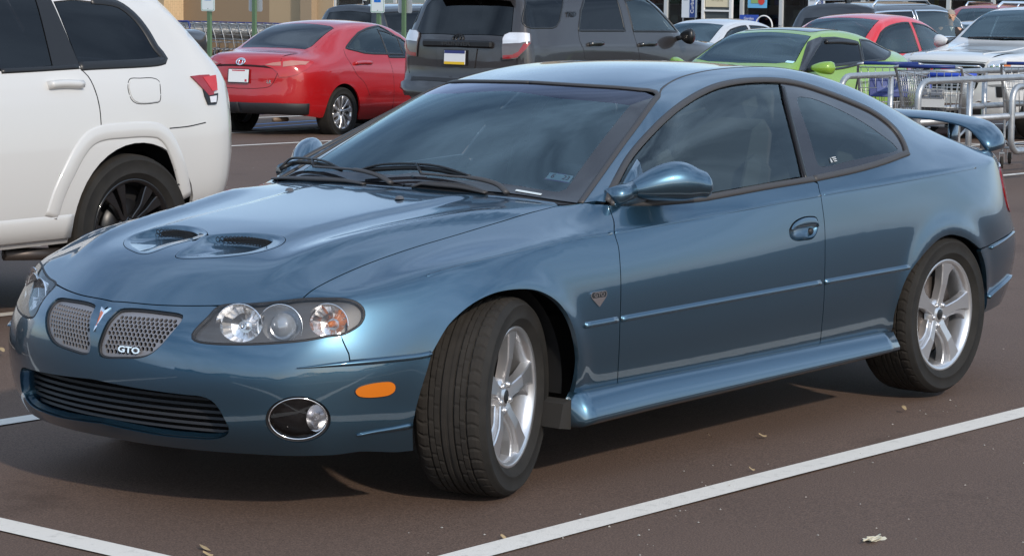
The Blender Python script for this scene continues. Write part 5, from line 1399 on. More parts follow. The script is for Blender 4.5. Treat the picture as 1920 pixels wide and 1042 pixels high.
def white_suv():
    P = paint('white suv paint', (.55, .54, .52), 0, .3)
    c = Car(WSUV, 'suv', 'white SUV with dark tinted rear windows and black alloy wheel, left of the blue coupe', 'car', (lambda p: (p.x+2.93, p.y-.86))(on_ground(230, 427, .388)), 0.0, P, z=.0, level=4)
    ms = c.ms
    # arch flares as a real swelling
    qw = [(88, -12), (147, 125), (311, 115), (308, 106), (295, 92), (276, 62), (258, 37), (240, 20), (221, 9), (200, 4), (138, -4)]
    c.feat('quarter_window', 'px', [(101, 4), (147, 119), (150, 123), (296, 113), (302, 110), (291, 92), (274, 62), (255, 39), (238, 23), (219, 12), (198, 7), (138, 0)], M_PRIV, cut='side', off=-.002)
    c.feat('rear_door_window', 'px', [(-150, 145), (-150, 40), (-130, -5), (-90, -28), (68, -6), (101, 124), (0, 133)], M_PRIV, cut='side', off=-.002)
    c.feat('front_door_window', 'side', [(-.70, 1.20), (-1.15, 1.50), (-1.52, 1.56), (-1.58, 1.20)], M_GLASS, cut='side')
    c.feat('windshield', 'top', [(-.62, 0), (-.66, .55), (-.72, .68), (-1.30, .55), (-1.32, 0)], M_WS, d='top', cut='top', sym_=True)
    c.feat('rear_window', 'rear', [(0, 1.22), (.70, 1.22), (.62, 1.56), (0, 1.60)], M_PRIV, d='rear', cut='rear', sym_=True)
    c.finish([dict(x=.02, y=.80, Rt=.388, wid=.265, Rr=.262, rim_m=M_SATIN, **multi(5, 12)), dict(x=-2.93, y=.825, Rt=.388, wid=.265, Rr=.262, rim_m=mat('gloss black alloy', (.012, .012, .013), .18, .3, 1), phase=62, dish=.02, disc_m=M_SATIN, blades=[([(.2, -20), (.5, -15), (.97, -17), (.97, -6), (.5, -4), (.3, 0), (.5, 4), (.97, 6), (.97, 17), (.5, 15), (.2, 20)], 0)], n_spoke=5)], [(.02, .40, .46), (-2.955, .40, .435)])
    A = c.A
    def line(px, step=.03): return [ms.near(p)[0] for p in smooth_line(ms.pix(px), step)]
    # black window surround, arch flare, seams
    strip(ms, 'window_surround', line([(150, 125), (300, 115.5), (309, 110), (293, 90), (276, 61), (258, 37), (240, 20), (221, 8), (200, 3), (170, 0)]), .05, M_SATIN, A, -.002, .004)
    strip(ms, 'belt_moulding', line([(2, 134), (60, 131), (147, 125.5)]), .028, M_SATIN, A, -.002, .006)
    L = line([(2, 60), (2, 20)]); 
    pil = c.loop('px', [(67, 0), (99, 126.5), (149, 125), (95, 0)], .05); panel(ms, 'pillar_applique', pil, (0, 1, .35), M_SATIN, A, grid=.05, gap=0, flange=.004, off=.003)
    fl = line([(96, 408), (112, 360), (134, 313), (150, 283), (168, 261), (190, 250), (232, 245), (276, 243), (300, 247), (316, 262), (331, 293), (342, 330), (348, 370)])
    strip(ms, 'arch_flare', fl, .085, P, A, 0, .009, prof=[(-1, -.6), (-.92, .5), (-.75, 1), (.75, 1), (.9, .6), (1, -.2)])
    seam = M_DARK
    strip(ms, 'door_seam', line([(149, 128), (165, 143), (175, 161), (187, 203), (190, 238)]), .007, seam, A, -.001, .0012)
    strip(ms, 'bumper_seam', line([(318, 241), (355, 237), (386, 230)]), .007, seam, A, -.001, .0012)
    strip(ms, 'fuel_door_seam', c.loop('px', [(243, 149), (263, 147), (288, 147), (298, 152), (301, 170), (300, 190), (292, 193), (256, 194), (246, 186), (240, 165)], .02, True), .005, seam, A, -.001, .0008, closed=True)
    fd = c.loop('px', [(245, 152), (263, 149), (288, 149), (296, 154), (299, 170), (298, 188), (290, 191), (258, 192), (248, 184), (242, 165)], .02, True); panel(ms, 'fuel_door', fd, (0, 1, .2), P, A, grid=.04, gap=0, flange=.004, off=.0035)
    # door handle
    hp = line([(90, 161), (115, 159), (152, 160)]); strip(ms, 'door_handle', hp, .045, P, A, .0, .035, prof=[(-1, 0), (-.8, .8), (0, 1.1), (.8, .8), (1, 0)])
    rec = c.loop('px', [(112, 151), (130, 149), (142, 156), (138, 166), (118, 167), (108, 160)], .02, True); panel(ms, 'handle_recess', rec, (0, 1, .2), mat('white recess', (.6, .6, .59), .35), A, grid=.03, gap=0, flange=0, off=.001)
    # tail lamp
    tl = c.loop('px', [(356, 144), (372, 142), (390, 141), (397, 152), (399, 166), (399, 178), (390, 180), (375, 163)], .02); panel(ms, 'taillight', tl, (-.5, 1, .1), M_REDL, A, grid=.03, gap=0, flange=.01, off=.010)
    tb = c.loop('px', [(377, 160), (393, 178), (407, 175), (406, 188), (404, 196), (389, 197), (383, 182)], .02); panel(ms, 'taillight_base', tb, (-.5, 1, .1), M_SATIN, A, grid=.03, gap=0, flange=.01, off=.009)
    ti = c.loop('px', [(378, 146), (402, 142), (405, 170), (396, 172)], .02); panel(ms, 'lamp_glow_bar', ti, (-.5, 1, .1), mat('bright red lens', (.48, .014, .014), .15, coat=1), A, grid=.02, gap=0, flange=.004, off=.012)
    tr = c.loop('px', [(391, 182), (404, 180), (403, 192), (393, 193)], .02); panel(ms, 'reverse_lamp', tr, (-.5, 1, .1), mat('clear reverse lens', (.6, .6, .62), .1, coat=1), A, grid=.02, gap=0, flange=.004, off=.011)
    # bumper step, rocker, liner tabs
    strip(ms, 'side_sill', c.loop('side', [(-.55, .42), (-1.5, .42), (-2.52, .43)], .05)[:40], .13, P, A, -.002, .007)
    tabs = MB()
    for px in ((324, 292), (330, 318), (336, 345)): q = ms.near(ms.pix([px])[0]); tabs.lathe([(0, .006), (.007, .005), (.009, -.01)], 'y', 10, tuple(q[0]))
    tabs.build('liner_clip', M_BLACK, A)
    # rear spoiler lip
    sp = [ms.near((-3.26, y, 1.73))[0]+np.array([-.06, 0, .0]) for y in np.linspace(-.62, .62, 15)]
    b = MB(); b.tube([(-3.33, -.66, 1.66)]+[tuple(p) for p in sp]+[(-3.33, .66, 1.66)], .05, 10, sq=(2.2, .6)); b.build('roof_spoiler', P, A)
    b = MB(); b.tube([(-2.2, .80, .30), (-2.5, .86, .285)], .032, 10); b.build('exhaust', M_IRON, A)
    c.seats([-1.5, -2.4], .72)
    return c
# ------------------------------------------------------------------ red saloon
SEDAN = dict(x=[.60, .3, -.05, -.4, -.75, -1.1, -1.45, -1.9, -2.3, -2.65, -2.95, -3.2, -3.42],
    w=[(.6, .74), (.2, .855), (-.5, .885), (-3.0, .885), (-3.25, .85), (-3.42, .78)], sill=[(.6, .21), (-2.5, .21), (-3.42, .30)],
    cry=[(.6, .68), (0, .83), (-.6, .86), (-2.8, .865), (-3.2, .81), (-3.42, .70)], crz=[(.6, .66), (0, .74), (-1, .80), (-2.8, .90), (-3.42, .93)],
    by=[(.6, .62), (0, .76), (-.6, .81), (-2.5, .815), (-2.9, .77), (-3.42, .62)], bz=[(.6, .70), (0, .84), (-.6, .93), (-2.2, .98), (-2.8, 1.01), (-3.42, 1.0)],
    ry=[(.6, .5), (-.4, .64), (-.7, .66), (-1.3, .575), (-2.2, .565), (-2.7, .585), (-3.0, .58), (-3.42, .52)], rz=[(.6, .715), (0, .90), (-.5, .98), (-.8, 1.13), (-1.2, 1.335), (-1.7, 1.395), (-2.2, 1.375), (-2.55, 1.29), (-2.9, 1.12), (-3.1, 1.06), (-3.42, 1.03)],
    top=[(.6, .73), (0, .93), (-.45, 1.0), (-.8, 1.19), (-1.2, 1.40), (-1.7, 1.455), (-2.2, 1.44), (-2.55, 1.35), (-2.9, 1.16), (-3.1, 1.085), (-3.42, 1.05)],
    nose=nosef([(.2, .86), (.5, .93), (.72, .86)], .30, 2.4, .8), tail=tailf([(.25, -3.58), (.45, -3.70), (.7, -3.68), (.9, -3.67), (1.05, -3.58)], .27, 2.6, .8))
def red_saloon():
    P = paint('red saloon paint', (.40, .007, .010), .1, .35)
    c = Car(SEDAN, 'saloon', 'red four door saloon with silver multi spoke wheels, seen from behind', 'car', (-18.87, -16.45), 187.5, P, z=-.235)
    ms = c.ms
    rw = ms.pix([(638, 52), (604, 73), (571, 95)])
    c.feat('rear_window', 'top', [(-2.36, 0), (-2.36, .42), (-2.40, .505), (-2.90, .53), (-3.0, .50), (-3.03, 0)], glassmat('rear glass', (.10, .13, .15), ior=1.7), d='top', cut='top', sym_=True)
    c.feat('windshield', 'top', [(-.50, 0), (-.60, .60), (-1.18, .50), (-1.18, 0)], M_WS, d='top', cut='top', sym_=True)
    c.feat('rear_door_window', 'px', [(648, 91), (660, 75), (672, 62), (688, 54), (709, 49), (735, 47.5), (744, 70), (756, 102), (700, 101), (683, 99.5)], M_GLASS, cut='side', edge=('window_trim', .03, M_SATIN))
    c.feat('front_door_window', 'side', [(-.72, .965), (-1.15, 1.22), (-1.45, 1.31), (-1.58, 1.33), (-1.60, .985)], M_GLASS, cut='side', edge=('window_trim', .03, M_SATIN))
    c.finish([dict(x=0, y=.76, Rt=.317, wid=.205, Rr=.21, **multi(10, 7, 8)), dict(x=-2.70, y=.77, Rt=.317, wid=.205, Rr=.21, dish=.004, hub=True, nuts=False, **multi(10, 8, 10))], [(0, .32, .36), (-2.70, .32, .36)])
    A = c.A; tlm = mat('red tail lens', (.42, .010, .010), .12, coat=1); tcl = mat('pale tail lens', (.42, .17, .13), .15, coat=1)
    t = c.loop('px', [(493, 122), (510, 118), (527, 115.5), (560, 114.5), (585, 115.5), (588, 119), (575, 131), (559, 140), (540, 144.5), (524, 145), (520, 136), (512, 129)], .03); panel(ms, 'taillight', t, (-1, .9, .1), tlm, A, grid=.04, gap=0, flange=.01, off=.010)
    t2 = c.loop('px', [(497, 122), (512, 118.5), (527, 117), (527, 124), (512, 124)], .02); panel(ms, 'reverse_lamp', t2, (-1, .9, .1), tcl, A, grid=.03, gap=0, flange=.003, off=.014)
    t3 = c.loop('px', [(531, 117), (558, 116), (580, 117), (572, 123), (550, 124), (531, 126)], .02); panel(ms, 'lamp_highlight', t3, (-1, .9, .1), tcl, A, grid=.03, gap=0, flange=.003, off=.014)
    vl = [ms.near(p)[0] for p in smooth_line(c.pts('rear', [(.80, .38), (.66, .38), (.40, .385), (0, .385)]), .05)]; strip(ms, 'rear_valance', vl, .15, M_BLACK, A, .002, .012)
    ln = lambda px: [ms.near(p)[0] for p in smooth_line(ms.pix(px), .03)]
    S_ = mat('dark seam', (.03, .004, .004), .8)
    strip(ms, 'trunk_seam', [ms.near(p)[0] for p in smooth_line(c.pts('rear', [(.52, 1.0), (.54, .93), (.50, .76), (.44, .66), (.30, .63), (0, .62)]), .04)], .008, S_, A, -.001, .0012)
    strip(ms, 'trunk_ledge', [ms.near(p)[0] for p in smooth_line(c.pts('rear', [(.46, .885), (.25, .90), (0, .905)]), .04)], .025, S_, A, 0, .006)
    strip(ms, 'door_seam', ln([(644, 93), (650, 108), (668, 138), (684, 156), (694, 180)]), .008, S_, A, -.001, .001)
    strip(ms, 'door_handle', ln([(665, 120), (680, 118.5), (695, 119)]), .045, P, A, 0, .03)
    strip(ms, 'front_door_seam', [ms.near(p)[0] for p in smooth_line(c.pts('side', [(-1.62, .97), (-1.60, .6), (-1.62, .3)]), .05)], .008, S_, A, -.001, .001)
    q, n_ = ms.near((-3.69, 0, .78)); pl = c.plate(Vector((-3.70, 0, .775)), basis((0, -1, 0), (-1, 0, .1)), (.75, .75, .74)); 
    b = MB(); b.box((0, .066, .004), (.20, .014, .001)); b.box((.12, -.055, .004), (.03, .03, .001)); b.build('plate_print', mat('plate red print', (.5, .03, .06), .5), pl)
    e = MB(); e.tube([Vector((.065*math.cos(a), .045*math.sin(a), 0)) for a in np.linspace(0, 2*math.pi, 20, endpoint=False)], .009, 6, True); e.tube([Vector((.03*math.cos(a), .042*math.sin(a), 0)) for a in np.linspace(0, 2*math.pi, 16, endpoint=False)], .007, 6, True); e.tube([(-.05, .02, 0), (0, .028, .0), (.05, .02, 0)], .007, 6)
    o = e.build('badge', M_CHROME, A); q, n_ = ms.near((-3.66, 0, .955)); o.matrix_local = Matrix.Translation(Vector(q)+Vector(n_)*.006) @ basis((0, -1, 0), n_).to_4x4()
    for txt, y, sz in (('COROLLA', .56, .05), ('LE', -.42, .05)):
        h = ms.cast((-9, y, .71), (1, 0, 0)); text_mesh(txt, sz, M_CHROME, A, 'lettering', Vector(h[0])+Vector(h[1])*.004, basis((0, -1, 0), h[1]), .003, 1.1, offset=.002)
    b = MB(); b.tube([(-3.3, -.45, .24), (-3.62, -.48, .25)], .028, 10); b.build('exhaust', mat('rusty pipe', (.20, .14, .10), .6, .4), A)
    c.seats([-1.4, -2.15], .44); c.mirror((-.70, .95, 1.0), P)
    return c
# ------------------------------------------------------------------ grey SUV
GSUV = dict(x=[.55, .3, 0, -.28, -.52, -.80, -1.12, -1.5, -1.9, -2.4, -2.85, -3.25, -3.5, -3.66], tailside=True, kcb=8,
    w=[(.55, .84), (.1, .93), (-.5, .955), (-3.2, .955), (-3.66, .91)], sill=[(.55, .42), (-2.5, .40), (-3.66, .50)],
    cry=[(.55, .80), (0, .91), (-.6, .93), (-3.2, .935), (-3.66, .885)], crz=[(.55, 1.0), (0, 1.05), (-3.66, 1.12)],
    by=[(.55, .74), (0, .87), (-.6, .90), (-3.0, .905), (-3.66, .86)], bz=[(.55, 1.07), (0, 1.12), (-.6, 1.16), (-3.66, 1.21)],
    ry=[(.55, .55), (-.2, .72), (-.45, .80), (-1.05, .72), (-2.2, .70), (-3.66, .68)], rz=[(.55, 1.10), (-.25, 1.19), (-.45, 1.25), (-.75, 1.52), (-1.08, 1.68), (-1.6, 1.715), (-3.0, 1.70), (-3.66, 1.67)],
    top=[(.55, 1.11), (-.2, 1.22), (-.35, 1.26), (-.7, 1.56), (-1.02, 1.745), (-1.7, 1.80), (-3, 1.785), (-3.66, 1.745)],
    nose=nosef([(.4, .86), (.8, .90), (1.1, .84)], .28), tail=tailf([(.45, -3.86), (.62, -3.90), (.72, -3.82), (1.1, -3.80), (1.22, -3.77), (1.5, -3.64), (1.75, -3.53)], .13, 3))
def grey_suv():
    P = paint('dark grey suv paint', (.034, .030, .030), .3, .38)
    c = Car(GSUV, 'suv', 'dark grey SUV with upright tailgate and yellow edged plate, beside the red saloon', 'car', (-19.1, -12.6), 181.5, P, z=-.12)
    ms = c.ms
    c.feat('rear_window', 'rear', [(0, 1.23), (.60, 1.23), (.70, 1.25), (.64, 1.56), (.58, 1.62), (0, 1.65)], M_PRIV, d='rear', cut='rear', sym_=True)
    c.feat('windshield', 'top', [(-.38, 0), (-.46, .66), (-1.0, .60), (-1.0, 0)], M_WS, d='top', cut='top', sym_=True)
    c.feat('quarter_window', 'px', [(979, 39), (985, 0), (988, -20), (1058, -20), (1056, 0), (1049, 40), (1043, 50), (1036, 53), (995, 53), (986, 50), (980, 44)], M_PRIV, cut='side', edge=('window_rim', .02, M_SATIN))
    c.feat('rear_door_window', 'px', [(1085, 58), (1089, 20), (1094, -16), (1150, -16), (1157, 0), (1172, 58)], M_PRIV, cut='side', edge=('window_rim', .03, M_SATIN))
    c.feat('front_door_window', 'px', [(1188, 59), (1179, 22), (1172, 2), (1205, -4), (1226, 4), (1248, 20), (1264, 44), (1270, 60)], M_GLASS, cut='side', edge=('window_rim', .03, M_SATIN))
    c.finish([dict(x=0, y=.80, Rt=.388, wid=.25, Rr=.225, **multi(6, 10)), dict(x=-2.79, y=.80, Rt=.388, wid=.25, Rr=.225, **multi(6, 10))], [(0, .40, .47), (-2.79, .40, .47)])
    A = c.A; ln = lambda px, st=.04: [ms.near(p)[0] for p in smooth_line(ms.pix(px), st)]
    S_ = M_DARK
    clear = mat('clear lamp lens over chrome', (.72, .70, .70), .12, .4, 1)
    t = c.loop('px', [(943, 73), (947, 66), (956, 62), (975, 61.5), (990, 63), (994, 68), (994, 81), (984, 96), (971, 110), (955, 112), (943, 112)], .03); panel(ms, 'taillight', t, (-1, .9, .1), mat('smoked lamp', (.10, .08, .08), .1, coat=1), A, grid=.04, gap=0, flange=.012, off=.020)
    t = c.loop('px', [(944, 74), (948, 67), (957, 63), (975, 63), (991, 64.5), (992, 79), (975, 82), (944, 83)], .03); panel(ms, 'reverse_lamp', t, (-1, .9, .1), clear, A, grid=.03, gap=0, flange=.004, off=.024)
    t = c.loop('px', [(993, 82), (985, 94), (971, 108), (956, 110.5), (944, 110.5), (944, 104), (962, 103), (973, 97), (982, 83)], .02); panel(ms, 'brake_lamp', t, (-1, .9, .1), M_REDL, A, grid=.03, gap=0, flange=.004, off=.024)
    b = MB(); b.box((-3.80, 0, 1.13), (.06, 1.02, .085), bev=.02); b.build('tailgate_garnish', M_SATIN, A)
    rec = c.loop('rear', [(0, .86), (.27, .86), (.30, 1.08), (0, 1.09)], .04); a_, b_ = panel(ms, 'plate_recess', rec, (-1, .1, .1), P, A, grid=.05, gap=0, flange=.012, off=-.0+.012); weld_sym(a_, b_, A)
    strip(ms, 'tailgate_seam', [ms.near(p)[0] for p in smooth_line(c.pts('rear', [(.80, 1.16), (.80, 1.0), (.79, .80), (.74, .75), (.4, .745), (0, .745)]), .05)], .012, S_, A, -.001, .0015)
    pl = c.plate(Vector((-3.845, 0, .975)), basis((0, -1, 0), (-1, 0, .05)), (.72, .72, .72), top=(.03, .04, .16), bottom=(.75, .47, .02))
    bp = c.loop('rear', [(0, .69), (.70, .69), (.90, .64), (.90, .50), (0, .50)], .05); a_, b_ = panel(ms, 'rear_bumper', bp, (-1, .5, .2), P, A, grid=.06, gap=0, flange=.02, off=.035); weld_sym(a_, b_, A)
    bs = c.loop('rear', [(0, .72), (.66, .72), (.66, .675), (0, .675)], .05); a_, b_ = panel(ms, 'bumper_tread', bs, (-1, .2, .4), M_BLACK, A, grid=.06, gap=0, flange=.01, off=.042); weld_sym(a_, b_, A)
    e = MB(); e.tube([Vector((.075*math.cos(a), .055*math.sin(a), 0)) for a in np.linspace(0, 2*math.pi, 20, endpoint=False)], .012, 6, True); e.tube([Vector((.032*math.cos(a), .05*math.sin(a), 0)) for a in np.linspace(0, 2*math.pi, 16, endpoint=False)], .009, 6, True); e.tube([(-.06, .02, 0), (0, .03, .0), (.06, .02, 0)], .009, 6)
    o = e.build('badge', M_SATIN, A); q, n_ = ms.near((-3.80, 0, 1.19)); o.matrix_local = Matrix.Translation(Vector(q)+Vector(n_)*.008) @ basis((0, -1, 0), n_).to_4x4()
    text_mesh('4RUNNER', .06, mat('dull black letters', (.03, .03, .03), .5), A, 'lettering', (-3.833, 0, 1.13), basis((0, -1, 0), (-1, 0, 0)), .003, 1.6, offset=.002)
    qq = ms.pix([(1068, 33)])
    if qq:
        q, n_ = ms.near(qq[0]); n2 = n_*[1, -1, 1]; p2 = q*[1, -1, 1]
        for dz, tx, dx in ((.035, 'TRD', .03), (-.03, 'OFF ROAD', -.05)): text_mesh(tx, .075 if tx == 'TRD' else .04, M_SATIN, A, 'lettering', Vector(p2)+Vector(n2)*.004+Vector((dx, 0, dz)), basis((1, 0, 0), n2), .002, 1.2, .25, offset=.003)
    strip(ms, 'door_seam', ln([(1084, 58), (1088, 80), (1094, 92), (1097, 112)]), .010, S_, A, -.001, .0012)
    strip(ms, 'front_door_seam', ln([(1187, 60), (1193, 80), (1198, 98), (1200, 112)]), .010, S_, A, -.001, .0012)
    for pxs in ([(1105, 84), (1115, 82.5), (1127, 83)], [(1200, 85), (1212, 83.5), (1226, 84)]): strip(ms, 'door_handle', ln(pxs), .05, mat('black chrome handle', (.10, .10, .10), .2, .8), A, 0, .045)
    c.mirror((-.62, 1.05, 1.21), M_SATIN, (.14, .22, .19))
    b = MB(); b.box((-3.66, 0, 1.775), (.30, 1.2, .035), bev=.015); b.build('roof_spoiler', P, A)
    for sg in (1, -1):
        b = MB(); b.tube([(-1.5, sg*.62, 1.77), (-1.6, sg*.62, 1.83), (-3.1, sg*.62, 1.83), (-3.25, sg*.62, 1.77)], .02, 8); b.build('roof_rail', M_SATIN, A)
    c.seats([-1.4, -2.3], .80)
    return c
# ------------------------------------------------------------------ green hatch coupe
GRN = dict(x=[.55, .3, 0, -.35, -.65, -.95, -1.25, -1.6, -2.0, -2.4, -2.75, -3.05, -3.28],
    w=[(.55, .74), (.2, .86), (-.5, .885), (-2.8, .89), (-3.05, .86), (-3.28, .80)], sill=[(.55, .20), (-2.5, .21), (-3.28, .30)],
    cry=[(.55, .68), (0, .835), (-.6, .86), (-2.6, .87), (-3.0, .82), (-3.28, .74)], crz=[(.55, .66), (0, .74), (-1, .82), (-3.28, .92)],
    by=[(.55, .62), (0, .77), (-.6, .80), (-2.2, .80), (-2.8, .76), (-3.28, .66)], bz=[(.55, .71), (0, .83), (-.6, .92), (-2.0, 1.0), (-2.8, 1.06), (-3.28, 1.05)],
    ry=[(.55, .5), (-.35, .66), (-.6, .70), (-1.2, .585), (-2.0, .565), (-2.6, .56), (-3.28, .52)], rz=[(.55, .72), (-.3, .93), (-.55, 1.0), (-.9, 1.20), (-1.25, 1.325), (-1.7, 1.365), (-2.2, 1.34), (-2.7, 1.23), (-3.28, 1.09)],
    top=[(.55, .73), (-.3, .96), (-.5, 1.0), (-.9, 1.25), (-1.2, 1.375), (-1.7, 1.415), (-2.2, 1.395), (-2.7, 1.29), (-3.28, 1.11)],
    nose=nosef([(.2, .84), (.5, .90), (.74, .82)], .28, 2.4, .8), tail=tailf([(.25, -3.46), (.5, -3.58), (.8, -3.56), (1.1, -3.42)], .27, 2.6, .8))
def green_coupe():
    P = paint('lime green paint', (.21, .36, .035), .1, .35)
    c = Car(GRN, 'hatchback', 'lime green two door hatchback with black pillars and glass roof', 'car', (-16.81, -9.94), 2.4, P, z=-.19)
    ms = c.ms; fr = M_FRIT
    gm = glassmat('dark tinted glass', (.10, .11, .12), ior=1.5)
    c.feat('windshield', 'top', [(-.50, 0), (-.54, .45), (-.62, .66), (-1.18, .53), (-1.18, 0)], M_WS, d='top', cut='top', sym_=True)
    c.feat('front_pillar_cover', 'px', [(1497, 134), (1508, 131), (1541, 73), (1538, 70), (1514, 80)], fr, d=(.4, 1, 1), off=.008, gap=0, grid=.03)
    c.feat('glass_roof', 'top', [(-1.32, 0), (-1.32, .44), (-1.40, .48), (-1.95, .46), (-1.98, 0)], fr, d='top', off=.004, sym_=True, gap=0)
    c.feat('door_glass', 'px', [(1506, 131), (1518, 110), (1541, 73), (1566, 72), (1592, 76), (1609, 80), (1614, 100), (1617, 117)], gm, cut='side', edge=('window_trim', .04, M_SATIN))
    c.feat('quarter_glass', 'px', [(1612, 75), (1630, 77), (1650, 82), (1664, 90), (1669, 97), (1667, 105), (1658, 112), (1620, 116), (1616, 96)], gm, cut='side', edge=('window_trim', .03, M_SATIN))
    c.feat('headlight', 'px', [(1332, 199), (1340, 190), (1360, 182), (1385, 179), (1408, 181), (1417, 187), (1416, 196), (1404, 204), (1385, 206), (1360, 203)], mat('lamp lens', (.55, .57, .58), .1, .5, 1), d='corner_f', off=.004, gap=0)
    c.finish([dict(x=0, y=.765, Rt=.32, wid=.22, Rr=.23, **multi(5, 12)), dict(x=-2.70, y=.765, Rt=.32, wid=.22, Rr=.23, **multi(5, 12))], [(0, .33, .37), (-2.70, .33, .37)])
    A = c.A; ln = lambda px, st=.04: [ms.near(p)[0] for p in smooth_line(ms.pix(px), st)]
    strip(ms, 'headlight_rim', [ms.near(p)[0] for p in smooth_line(ms.pix([(1329, 196), (1333, 203), (1360, 206.5), (1385, 207), (1395, 214)]), .03)], .03, M_SATIN, A, .004, .004)
    strip(ms, 'rain_visor', ln([(1548, 79.5), (1575, 79), (1606, 82)]), .045, M_SATIN, A, 0, .02)
    strip(ms, 'belt_moulding', ln([(1503, 134), (1540, 132), (1580, 128), (1617, 119)]), .03, M_SATIN, A, 0, .008)
    c.mirror((-.66, .98, .985), P, (.16, .24, .15), sweep=.10)
    t = c.loop('side', [(-3.02, .98), (-3.2, 1.0), (-3.28, .95), (-3.3, .84), (-3.16, .80), (-3.04, .86)], .04); panel(ms, 'taillight', t, (-1, 1, .1), M_REDL, A, grid=.05, gap=0, flange=.01, off=.008)
    strip(ms, 'door_seam', [ms.near(p)[0] for p in smooth_line(c.pts('side', [(-1.98, .98), (-2.0, .8), (-1.98, .5), (-1.9, .3)]), .05)], .009, M_DARK, A, -.001, .0012)
    strip(ms, 'door_handle', [ms.near(p)[0] for p in smooth_line(c.pts('side', [(-1.72, .80), (-1.90, .81)]), .03)], .04, P, A, 0, .03)
    b = MB(); q, n_ = ms.near((-.62, .60, .99)); b.box((0, 0, 0), (.10, .05, .002)); o = b.build('windshield_sticker', mat('pale teal sticker', (.45, .7, .75), .5), A); o.matrix_local = Matrix.Translation(Vector(q)+Vector(n_)*.004) @ basis((0, 1, 0), n_).to_4x4()
    c.seats([-1.4, -2.1], .42)
    return c
# ------------------------------------------------------------------ white SUV facing the camera
WF = dict(x=[.52, .25, -.05, -.4, -.7, -1.0, -1.35, -1.8, -2.3, -2.7, -3.1, -3.45, -3.62], tailside=True, kcb=8,
    w=[(.52, .82), (.15, .90), (-.5, .925), (-3.2, .92), (-3.62, .86)], sill=[(.52, .30), (-2.5, .32), (-3.62, .45)],
    cry=[(.52, .79), (0, .88), (-.6, .905), (-3.2, .90), (-3.62, .83)], crz=[(.52, .98), (0, 1.02), (-3.62, 1.08)],
    by=[(.52, .76), (0, .84), (-.6, .87), (-3.0, .87), (-3.62, .81)], bz=[(.52, 1.04), (0, 1.09), (-.6, 1.13), (-3.62, 1.20)],
    ry=[(.52, .58), (-.4, .70), (-.7, .76), (-1.35, .655), (-2.2, .65), (-3.62, .62)], rz=[(.52, 1.06), (-.4, 1.15), (-.65, 1.19), (-1.0, 1.42), (-1.4, 1.59), (-2, 1.62), (-3, 1.60), (-3.62, 1.55)],
    top=[(.52, 1.075), (-.4, 1.18), (-.6, 1.20), (-1.0, 1.46), (-1.35, 1.63), (-2, 1.684), (-3, 1.67), (-3.62, 1.61)],
    nose=nosef([(.3, .80), (.5, .90), (.9, .91), (1.0, .90), (1.1, .84)], .22, 3), tail=tailf([(.45, -3.78), (.8, -3.84), (1.2, -3.78), (1.6, -3.6)], .13, 3))
